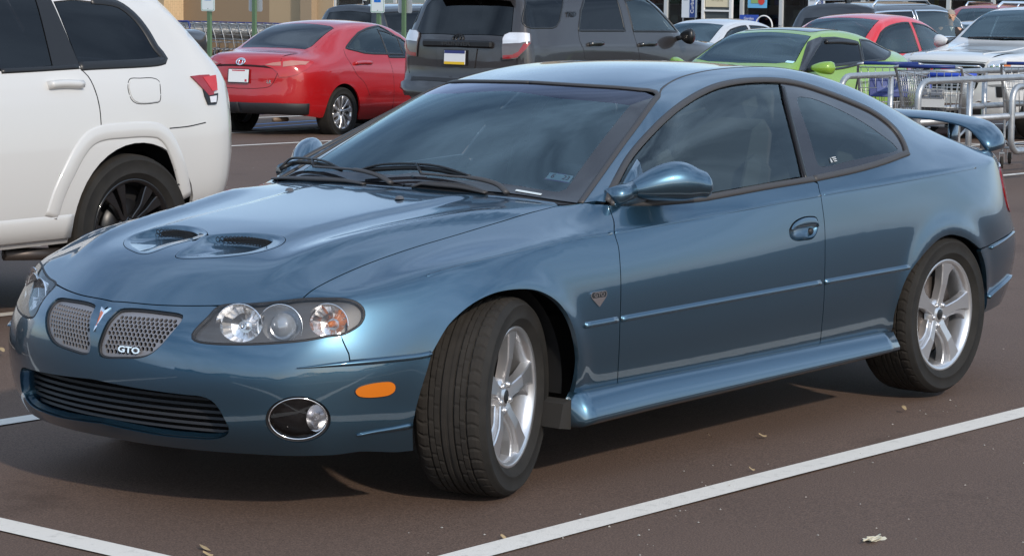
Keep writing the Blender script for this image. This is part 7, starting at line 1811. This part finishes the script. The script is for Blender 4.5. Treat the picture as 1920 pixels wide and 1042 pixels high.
# ------------------------------------------------------------------ shop
def build_shop():
    X = -52.0; gz = ground_z(X, -42)-.35
    def P(px, py): q = on_plane(px, py, (1, 0, 0), X); return q.y, q.z
    beige = mat('beige block wall', (.62, .45, .27), .85); darker = mat('taupe block wall', (.40, .28, .17), .85); cap = mat('tan pilaster', (.34, .25, .16), .85)
    for m, c in ((beige, (.62, .45, .27)), (darker, (.40, .28, .17))):
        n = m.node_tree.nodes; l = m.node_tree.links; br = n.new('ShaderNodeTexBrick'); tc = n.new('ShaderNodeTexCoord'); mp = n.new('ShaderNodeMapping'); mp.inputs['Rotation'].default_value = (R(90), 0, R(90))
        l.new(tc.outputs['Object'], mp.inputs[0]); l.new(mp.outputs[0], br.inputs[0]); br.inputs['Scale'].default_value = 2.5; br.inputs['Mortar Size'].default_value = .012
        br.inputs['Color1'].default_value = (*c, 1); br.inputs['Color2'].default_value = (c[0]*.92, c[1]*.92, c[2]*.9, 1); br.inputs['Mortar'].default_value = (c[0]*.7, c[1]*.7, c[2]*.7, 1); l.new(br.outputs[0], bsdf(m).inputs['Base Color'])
    A = empty('shop', (X, -42, gz), 0, 'long beige block shop with a glass front full of goods and notices', 'shop')
    H = 6.5
    def wall(name, y0, y1, x0, m, h0=0, h1=H):
        b = MB(); b.box((x0/2-1.0, (y0+y1)/2+42, (h0+h1)/2), (2.0+x0, y1-y0, h1-h0)); return b.build(name, m, A)
    y344, y577, y598, y629 = P(344, 20)[0], P(577, 20)[0], P(598, 20)[0], P(629, 20)[0]
    wall('wall', -75, y344, .9, beige); wall('wall', y344, P(505, 20)[0], 0, darker); wall('wall', P(505, 20)[0], y577, .003, beige); wall('pilaster', y577, y598, .35, cap); wall('wall', y598, y629, .1, beige)  # stretch beside the left block gets a darker tone than the beige
    yL, yR = y629, -14.0
    wall('fascia', yL, yR, .1, beige, 3.9, H)
    dark = mat('dim shop interior', (.05, .055, .06), .7)
    b = MB(); b.box((-6, (yL+yR)/2+42, 1.95), (.1, yR-yL, 3.9)); b.box((-3, (yL+yR)/2+42, .02), (6, yR-yL, .04)); b.box((-3, (yL+yR)/2+42, 3.88), (6, yR-yL, .04)); b.build('interior', dark, A)
    b = MB(); b.box((0, (yL+yR)/2+42, 1.95), (.02, yR-yL, 3.9)); b.build('glass_front', glassmat('shop glass', (.62, .66, .66), ior=1.45), A)
    b = MB(); y = yL
    while y < yR: b.box((.03, y+42, 1.95), (.10, .11, 3.9)); y += 1.32
    for z in (.35, 1.42, 2.5, 3.6): b.box((.03, (yL+yR)/2+42, z), (.08, yR-yL, .07))
    b.build('window_frame', mat('pale grey frame', (.50, .52, .52), .5), A)
    # shelving with goods behind the glass
    rnd = random.Random(11); cols = [(.25, .04, .03), (.03, .16, .08), (.05, .20, .14), (.16, .07, .05), (.4, .38, .34), (.35, .26, .05), (.05, .09, .3), (.10, .08, .07), (.14, .06, .05)]
    ms_ = [mat('goods', c, .6) for c in cols]
    yy = P(1180, 10)[0]
    b = MB(); y = yy
    while y < yR:
        for k in range(4): b.box((-1.4, y+42+.6, .5+.55*k), (.5, 1.15, .03))
        b.box((-1.7, y+42+.6, 1.2), (.03, 1.2, 2.4)); y += 1.25
    b.build('shelving', mat('shelf metal', (.3, .3, .3), .5), A)
    boxes = [MB() for _ in cols]; y = yy
    while y < yR:
        for k in range(4):
            if rnd.random() < .85:
                w_ = rnd.uniform(.15, .5); h = rnd.uniform(.15, .45); boxes[rnd.randrange(len(cols))].box((-1.35, y+42, .52+.55*k+h/2), (.35, w_, h))
        y += rnd.uniform(.22, .5)
    for bx, m in zip(boxes, ms_): bx.build('goods', m, A)
    # notices and posters on and in front of the glass
    def sign(name, label, px0, py0, px1, py1, m, x=.25, th=.03, cat='sign'):
        y0, z1 = P(px0, py0); y1, z0 = P(px1, py1)
        o = empty(name, (X+x, (y0+y1)/2, ground_z(X, (y0+y1)/2)), 0, label, cat)
        zb = z0-o.location.z; zt = z1-o.location.z; wd = abs(y1-y0)
        b = MB(); b.box((0, 0, (zb+zt)/2), (th, wd, zt-zb), bev=.004); b.build('panel', m, o)
        return o, wd, zb, zt
    wht = mat('white board', (.62, .66, .70), .5); navy = mat('navy board', (.02, .05, .20), .5); white = mat('white letters', (.75, .75, .75), .5)
    rot90 = basis((0, 0, 1), (1, 0, 0)); flat = basis((0, 1, 0), (1, 0, 0))
    for k, (px0, px1, lab) in enumerate(((1289, 1316, 'pale curbside pickup board with navy strip, left of the cream poster'), (1526, 1555, 'pale curbside pickup board with navy strip, above the dark SUV with chrome trim'))):
        o, wd, zb, zt = sign('pickup_sign', lab, px0, -40, px1, 34, wht)
        b = MB(); b.box((.02, wd*.22, (zb+zt)/2), (.01, wd*.36, zt-zb-.02)); sp = b.build('name_strip', navy, o)
        text_mesh('Curbside Pickup', wd*.30, white, sp, 'lettering', (.027, wd*.22, zb+.12), rot90, .002, 1.0, align='LEFT')
        b = MB()
        for q in range(4): b.box((.018, -wd*.25, zt-.25-.12*q), (.004, wd*.32, .03))
        b.build('small_print', mat('grey print', (.3, .33, .38), .6), o)
        for s_ in (-.4, .4):
            b = MB(); b.box((0, wd*s_, zb/2), (.03, .03, zb)); b.build('leg', M_ZINC, o)
    # white display frame with cream poster
    o, wd, zb, zt = sign('poster_frame', 'tall white frame holding a cream hiring poster in front of the glass', 1333, -45, 1386, 58, mat('display dark panel', (.06, .07, .07), .5), .35, .02, 'display')
    b = MB(); zb = 0
    for s_ in (-1, 1): b.box((.03, s_*wd*.47, zt/2), (.09, .085, zt))
    b.box((.03, 0, .62*zt), (.085, wd*.9, .05)); b.build('frame', mat('white frame', (.72, .72, .70), .5), o)
    b = MB(); b.box((.03, 0, .81*zt), (.02, wd*.80, zt*.30)); ps = b.build('poster', mat('cream poster', (.66, .58, .40), .6), o)
    for i, (t_, sz, zz) in enumerate((('See opportunities', .085, .85), ('at this location', .05, .78), ('Text to apply today', .05, .73))): text_mesh(t_, sz, mat('brown print', (.25, .2, .12), .6), ps, 'lettering', (.041, 0, zt*zz), flat, .001)
    # rack of cleaning goods left of it and a blue aisle board
    o, wd, zb, zt = sign('loyalty_board', 'royal blue board with white lettering standing before the glass', 1406, 28, 1440, 60, mat('royal blue board', (.03, .08, .38), .5), .5)
    for t_, sz, f in (('Garden', .11, .78), ('Savings', .11, .52), ('Here', .10, .26)): text_mesh(t_, sz, white, o.children[0], 'lettering', (.018, 0, zb+(zt-zb)*f), flat, .002)
    o, wd, zb, zt = sign('window_poster', 'light blue grocery poster stuck high on the glass', 1406, -30, 1441, 16, mat('cyan poster', (.15, .45, .70), .5), .08, .012, 'poster')
    b = MB(); b.lathe([(0, .02), (.11, .02)], 'x', 20, (0, wd*.22, zb+.2)); b.build('poster_picture', mat('red print', (.6, .05, .04), .6), o)
    b = MB(); b.box((.012, -wd*.1, zb+.2), (.006, wd*.45, .14)); b.build('poster_picture', mat('green print', (.25, .4, .15), .6), o)
    # garden arch with shrubs
    y0, z0 = P(1450, 52); y1, _ = P(1481, 52); gz_ = ground_z(X, y0); ym = (y0+y1)/2
    o = empty('garden_arch', (X+.9, ym, gz_), 0, 'thin white garden arch standing by the shop glass', 'garden arch'); b = MB(); w2 = (y1-y0)/2; zt = P(1465, 30)[1]-gz_
    b.tube([(0, -w2, 0), (0, -w2, zt-w2)]+[(0, -w2*math.cos(a), zt-w2+w2*math.sin(a)) for a in np.linspace(.1, math.pi-.1, 12)]+[(0, w2, zt-w2), (0, w2, 0)], .022, 8); b.build('hoop', mat('white arch', (.7, .7, .68), .5), o)
    rnd = random.Random(5)
    for k, (px, d_, h, lab) in enumerate(((1448, .9, .9, 'leafy shrub in a tub left of the garden arch'), (1470, .5, .8, 'leafy shrub in a tub under the garden arch'), (1487, 1.2, 1.0, 'leafy reddish shrub in a tub right of the garden arch'))):
        y_ = P(px, 40)[0]; o = empty('potted_shrub', (X+d_, y_, ground_z(X, y_)), 0, lab, 'shrub', 'potted shrubs by the shop glass'); b = MB()
        for i in range(420):
            a, e, r = rnd.uniform(0, 6.3), rnd.gauss(0, .6), abs(rnd.gauss(.22, .09)); c = Vector((r*math.cos(a)*.9, r*math.sin(a), .42+h*.35+r*math.sin(e)*1.6)); s_ = rnd.uniform(.025, .05); u = Vector((rnd.uniform(-1, 1), rnd.uniform(-1, 1), rnd.uniform(-1, 1))).normalized()*s_; v = u.orthogonal().normalized()*s_*.5
            b.add([c-u, c+v, c+u, c-v], [(0, 1, 2, 3)])
        b.build('crown', mat('shrub leaves', ((.09, .10, .03), (.07, .11, .03), (.16, .06, .04))[k], .7), o)
        b = MB(); b.lathe([(.12, 0), (.16, .30), (.14, .30), (.13, .05)], 'z', 16); b.tube([(0, 0, .25), (0, 0, .6)], .012, 6); b.build('tub', mat('dark tub', (.05, .05, .05), .6), o)
    for px, c, lab in ((1362, (.72, .60, .03), 'yellow price board behind the cream poster frame'), (1388, (.75, .63, .03), 'yellow floor sign right of the cream poster frame'), (1439, (.72, .6, .05), 'yellow floor sign right of the royal blue board')):
        y_, z_ = P(px, 50); g_ = ground_z(X, y_); o = empty('floor_sign', (X+.8, y_, g_), 0, lab, 'floor sign'); b = MB()
        for s_ in (-1, 1): b.box((s_*.10, 0, .33), (.015, .26, .66), Matrix.Rotation(R(-14*s_), 3, 'Y'))
        b.build('board', mat('yellow plastic', c, .5), o)
    # nested row of trolleys along the wall
    y0 = P(330, 80)[0]; y1 = P(640, 80)[0]; n = 20
    proto = trolley((X+1.9, y0), 90, 'grey shopping cart nested in the long row along the beige wall', 'carts nested along the shop wall', 4.0, False)
    for k in range(1, n):
        c = copy_tree(proto); c.location = (X+1.9, y0+(y1-y0)*k/(n-1), ground_z(X+1.9, y0))
    y_ = P(458, 80)[0]; o = empty('flat_trolley', (X+2.8, y_, ground_z(X+2.8, y_)), 0, 'tall navy framed flatbed trolley standing before the nested carts', 'trolley'); b = MB()
    b.tube([(0, -.33, .12), (0, -.33, 1.0), (0, -.26, 1.08), (0, .26, 1.08), (0, .33, 1.0), (0, .33, .12)], .035, 8); b.build('push_frame', M_NAVY, o)
    b = MB(); b.box((-.4, 0, .2), (1.0, .7, .05)); b.box((.0, -.05, .66), (.05, .62, .14)); b.build('deck', M_NAVY, o)
    for dx_, dy_ in ((-.8, .28), (-.8, -.28), (0, .28), (0, -.28)):
        b = MB(); b.lathe([(0, -.02), (.07, -.02), (.07, .02), (0, .02)], 'y', 14, (dx_, dy_, .08)); b.build('caster_wheel', M_RUBT, o)
def sign_post(px, d, label, back=False, ztop=2.2, bollard=False, sticker=False):
    x, y = at_d(px, d); A = empty('sign_post', (x, y, ground_z(x, y)), 0, label, 'sign')
    green = mat('green steel post', (.10, .17, .09), .5); b = MB()
    b.prism([(-.035, -.02), (-.035, .02), (-.014, .02), (-.008, -.006), (.008, -.006), (.014, .02), (.035, .02), (.035, -.02)], 0, 2.35, 'z'); o = b.build('post', green, A); o.rotation_euler = (0, 0, R(90))
    zb = 1.50; m = mat('sign white', (.74, .78, .76), .45) if not back else mat('bare aluminium', (.46, .47, .48), .45, .4)
    s = .03 if not back else -.03
    def rr(w_, h, r): return [(sx*(w_/2-r)+r*math.cos(a), sy*(h/2-r)+r*math.sin(a)) for sx, sy, a0 in ((1, 1, 0), (-1, 1, 90), (-1, -1, 180), (1, -1, 270)) for a in (R(a0), R(a0+30), R(a0+60), R(a0+90))]
    b = MB(); b.prism(rr(.305, .457, .03), 0, .004, 'x', (s, 0, zb+.23)); pl = b.build('sign_plate', m, A)
    if not back:
        b = MB(); 
        o_ = rr(.285, .437, .025); i_ = rr(.268, .42, .02); b.add([(s+.0045, p[0], zb+.23+p[1]) for p in o_]+[(s+.0045, p[0], zb+.23+p[1]) for p in i_], [(i, (i+1) % 16, 16+(i+1) % 16, 16+i) for i in range(16)]); b.build('border', mat('green border', (.05, .30, .16), .5), pl)
        b = MB(); b.box((s+.005, 0, zb+.26), (.003, .145, .18)); bl = b.build('blue_field', mat('access blue', (.01, .16, .60), .45), pl)
        b = MB(); q = s+.0075; c = zb+.265
        b.lathe([(0, 0), (.011, 0), (.011, .001)], 'x', 12, (q, .0, c+.055)); b.tube([(q, -.003, c+.045), (q, -.001, c+.005), (q, .03, c+.003), (q, .042, c-.04)], .006, 6); b.tube([(q, -.002, c+.025), (q, .026, c+.022)], .005, 6)
        b.tube([(q, .033*math.cos(a)-.002, c-.022+.033*math.sin(a)) for a in np.linspace(R(110), R(330), 14)], .005, 6); b.build('wheelchair_symbol', mat('symbol white', (.8, .8, .8), .5), bl)
        for sg, yy_ in ((1, -.0),):
            b = MB(); b.lathe([(0, .003), (.006, .002), (.008, 0)], 'x', 8, (s+.004, 0, zb+.04)); b.build('bolt', M_IRON, pl)
    elif sticker:
        b = MB(); b.box((s-.0035, .09, zb+.06), (.004, .06, .05)); b.build('yellow_tag', mat('yellow tag', (.7, .45, .03), .5), pl)
    if bollard:
        b = MB(); b.lathe([(0, .75), (.07, .74), (.085, .70), (.085, 0)], 'z', 20); b.build('bollard_base', mat('yellow bollard', (.72, .56, .03), .5), A)
# ------------------------------------------------------------------ person
def skin_body(name, joints, edges, m, parent=None, lv=2):
    me = bpy.data.meshes.new(name); me.from_pydata([j[:3] for j in joints], edges, []); o = bpy.data.objects.new(name, me); COL.objects.link(o)
    o.modifiers.new('s', 'SKIN'); 
    for v, j in zip(me.skin_vertices[0].data, joints): v.radius = (j[3], j[4] if len(j) > 4 else j[3])
    me.skin_vertices[0].data[0].use_root = True
    sb = o.modifiers.new('b', 'SUBSURF'); sb.levels = lv; sb.render_levels = lv
    dg = bpy.context.evaluated_depsgraph_get(); m2 = bpy.data.meshes.new_from_object(o.evaluated_get(dg)); bpy.data.objects.remove(o)
    m2.materials.clear(); m2.materials.append(m); q = bpy.data.objects.new(name, m2); COL.objects.link(q)
    m2.polygons.foreach_set('use_smooth', [True]*len(m2.polygons))
    if parent is not None: q.parent = parent
    return q
def person():
    x, y = at_d(1779, 43.0); gz = ground_z(x, y)
    skinm = mat('skin', (.52, .30, .20), .55); jack = mat('black jacket', (.012, .011, .013), .75); hair = mat('grey fair hair', (.28, .24, .20), .7); jean = mat('dark trousers', (.03, .035, .06), .8)
    A = empty('person', (x, y, gz), R(40), 'person in a black jacket leaning between the parked cars', 'person'); A.scale = (.94, .94, .94)
    J = [(0, 0, .92, .15, .11), (0, 0, 1.10, .15, .10), (0.02, 0, 1.28, .18, .12), (.03, 0, 1.40, .12, .09), (.04, 0, 1.47, .055), (.055, 0, 1.53, .05),
         (.06, .0, 1.58, .082, .078), (.06, 0, 1.68, .088, .075), (.05, 0, 1.745, .05),
         (.02, .19, 1.38, .075), (.06, .30, 1.16, .055), (.20, .27, .99, .042), (.27, .25, .95, .035),
         (.02, -.19, 1.38, .075), (.05, -.30, 1.14, .055), (.18, -.30, .95, .042), (.25, -.29, .91, .035),
         (0, .10, .85, .10), (.01, .11, .48, .07), (-.02, .11, .10, .05), (.10, .12, .04, .04),
         (0, -.10, .85, .10), (.01, -.11, .48, .07), (-.02, -.11, .10, .05), (.10, -.12, .04, .04)]
    E_ = [(0, 1), (1, 2), (2, 3), (3, 4), (4, 5), (5, 6), (6, 7), (7, 8), (3, 9), (9, 10), (10, 11), (11, 12), (3, 13), (13, 14), (14, 15), (15, 16), (0, 17), (17, 18), (18, 19), (19, 20), (0, 21), (21, 22), (22, 23), (23, 24)]
    body = skin_body('body', J, E_, skinm, A)
    b = MB(); V = []; n = 24; rings = [(0, .84, .15, .20), (0, .95, .15, .20), (.005, 1.10, .145, .20), (.015, 1.25, .16, .225), (.025, 1.36, .15, .23), (.03, 1.42, .12, .17), (.04, 1.47, .085, .09)]
    for (cx, cz, rx, ry) in rings:
        for k in range(n): V.append((cx+rx*math.cos(2*math.pi*k/n), ry*math.sin(2*math.pi*k/n), cz))
    b.add(V, [(i*n+k, i*n+(k+1) % n, (i+1)*n+(k+1) % n, (i+1)*n+k) for i in range(len(rings)-1) for k in range(n)], True)
    for arm in ([(.02, .17, 1.37), (.03, .26, 1.28), (.06, .31, 1.15), (.14, .29, 1.06), (.225, .265, .98)], [(.02, -.17, 1.37), (.03, -.26, 1.27), (.05, -.31, 1.13), (.12, -.31, 1.03), (.20, -.30, .94)]): b.tube(smooth_line(arm, .04), .088, 12)
    b.build('jacket', jack, A)
    J3 = [(0, 0, .92, .16, .12), (0, .10, .84, .11), (.01, .11, .48, .085), (-.02, .11, .08, .07), (0, -.10, .84, .11), (.01, -.11, .48, .085), (-.02, -.11, .08, .07)]
    skin_body('trousers', J3, [(0, 1), (1, 2), (2, 3), (0, 4), (4, 5), (5, 6)], jean, A)
    b = MB(); V = []; n = 20
    for i in range(9):
        e = R(8+82*i/8)
        for k in range(n):
            a = 2*math.pi*k/n; f = 1.0 if abs(((a+math.pi) % (2*math.pi))-math.pi) > 1.0 else .86
            V.append((.045+.098*math.cos(e)*math.cos(a)*f, .092*math.cos(e)*math.sin(a), 1.665+.105*math.sin(e)))
    b.add(V, [(i*n+k, i*n+(k+1) % n, (i+1)*n+(k+1) % n, (i+1)*n+k) for i in range(8) for k in range(n)], True)
    b.lathe([(.088, 0), (.094, .03), (.085, .1)], 'z', 20, (.030, 0, 1.58)); b.build('hair', hair, A)
    b = MB(); b.prism([(.0, .0), (.035, .08), (-.035, .08)], .13, .165, 'x', (.03, 0, 1.37)); b.build('shirt_collar', mat('white shirt', (.6, .6, .6), .7), A)
    # face, hands
    b = MB(); b.tube([(.14, 0, 1.655), (.158, 0, 1.625), (.142, 0, 1.61)], [.008, .014, .008], 8); 
    b.build('nose', skinm, body)
    for s_ in (-1, 1):
        b = MB(); b.lathe([(0, -.006), (.014, 0), (.02, .012), (.012, .02)], 'y', 8, (.05, .088*s_-.007, 1.64)); b.build('ear', skinm, body)
    b = MB()
    for s_ in (-1, 1): b.lathe([(0, .006), (.008, .004), (.010, 0)], 'x', 10, (.136, .032*s_, 1.66))
    b.box((.136, 0, 1.592), (.004, .036, .004)); b.build('eyes_and_mouth', mat('eye and lip tone', (.22, .10, .08), .5), body)
    for (hx, hy, hz) in ((.27, .25, .95), (.25, -.29, .91)):
        b = MB()
        for k, (dy, L) in enumerate(((-.03, .065), (-.01, .075), (.010, .07), (.028, .055))): b.tube([(hx+.01, hy+dy, hz-.005), (hx+.01+L*.6, hy+dy, hz-.02), (hx+L, hy+dy, hz-.045)], [.010, .009, .006], 6)
        b.tube([(hx-.02, hy+(.03 if hy < 0 else -.03), hz), (hx+.02, hy+(.055 if hy < 0 else -.055), hz-.01), (hx+.045, hy+(.05 if hy < 0 else -.05), hz-.03)], [.012, .010, .007], 6); b.build('fingers', skinm, body)
def treeline():
    rnd = random.Random(21); b = MB()
    for i in range(5200):
        a = R(rnd.uniform(-20, 110)); d = rnd.uniform(150, 165); h = (4.5+2.5*math.sin(a*9)+1.5*math.sin(a*23))*rnd.random()**.7
        c = Vector((6+d*math.cos(a), 6+d*math.sin(a), h+.3)); s_ = rnd.uniform(.6, 1.6); u = Vector((rnd.uniform(-1, 1), rnd.uniform(-1, 1), rnd.uniform(-1, 1))).normalized()*s_; v = u.orthogonal().normalized()*s_*.6
        b.add([c-u, c+v, c+u, c-v], [(0, 1, 2, 3)])
    o = b.build('far_trees', mat('far winter trees', (.07, .055, .045), .9), None, False); tag(o, kind='stuff')
# ================================================================== assemble
build_ground()
coupe_ms, coupe = build_coupe()
white_suv(); red_saloon(); grey_suv(); green_coupe(); white_front_suv()
_x, _y = at_d(1615, 34.5)
plain_car(scale_sp(BEETLE, dz=.08), 'hatchback', 'bright red rounded two door car with dark side glass behind the green hatchback', (_x+1.45, _y), 0, paint('bright red paint', (.58, .015, .02), 0, .35))
_x, _y = at_d(1552, 41); plain_car(GSUV, 'suv', 'black SUV with chrome window trim and roof rails behind the bright red car', (_x-3.75, _y), 180, paint('black suv paint', (.022, .023, .027), .2, .35), True, True)
_x, _y = at_d(1338, 43); plain_car(SEDAN, 'saloon', 'pale silver saloon seen past the door mirror of the dark grey SUV', (_x+1.6, _y), 0, paint('silver white paint', (.55, .56, .57), .2, .35))
_x, _y = at_d(648, 47.5); plain_car(scale_sp(GSUV, dz=-.10), 'suv', 'black SUV with roof antenna fin, just above the roof of the red saloon', (_x-3.75, _y), 180, paint('deep black paint', (.015, .016, .02), .2, .35))
_x, _y = at_d(352, 50); plain_car(GSUV, 'crossover', 'dark grey crossover nose showing between the white SUV and the red saloon', (_x+.9, _y), 180, paint('graphite paint', (.05, .05, .054), .4, .35))
_x, _y = at_d(1815, 53); plain_car(GSUV, 'suv', 'dull red SUV with roof rails behind the person in black', (_x, _y), 10, paint('dull red paint', (.30, .025, .035), .1, .4), True)
_x, _y = at_d(1836, 48); plain_car(SEDAN, 'saloon', 'pale blue silver saloon roof between the person and the white SUV with red letters', (_x+.6, _y-.6), 0, paint('ice blue paint', (.45, .50, .56), .3, .35))
corral(); corral_carts(); build_shop()
sign_post(393, 39, 'wheelchair parking sign on a green post, nearest the white SUV with black wheel', bollard=False)
sign_post(477, 39.6, 'bare grey back of a sign on a green post, left of the red saloon roof', back=True, sticker=True)
sign_post(710, 40, 'wheelchair parking sign on a green post above the black SUV roof')
sign_post(757, 40.6, 'bare grey back of a sign on a green post, beside the dark grey SUV tailgate', back=True)
_x, _y = at_d(482, 41.5); _b = MB(); _b.lathe([(0, 1.0), (.07, .99), (.09, .94), (.09, 0)], 'z', 20); _b.build('bollard', mat('yellow bollard', (.72, .56, .03), .5)).location = (_x, _y, ground_z(_x, _y)); tag(bpy.data.objects['bollard'], 'yellow steel bollard left of the red saloon boot', 'bollard')
person(); treeline()
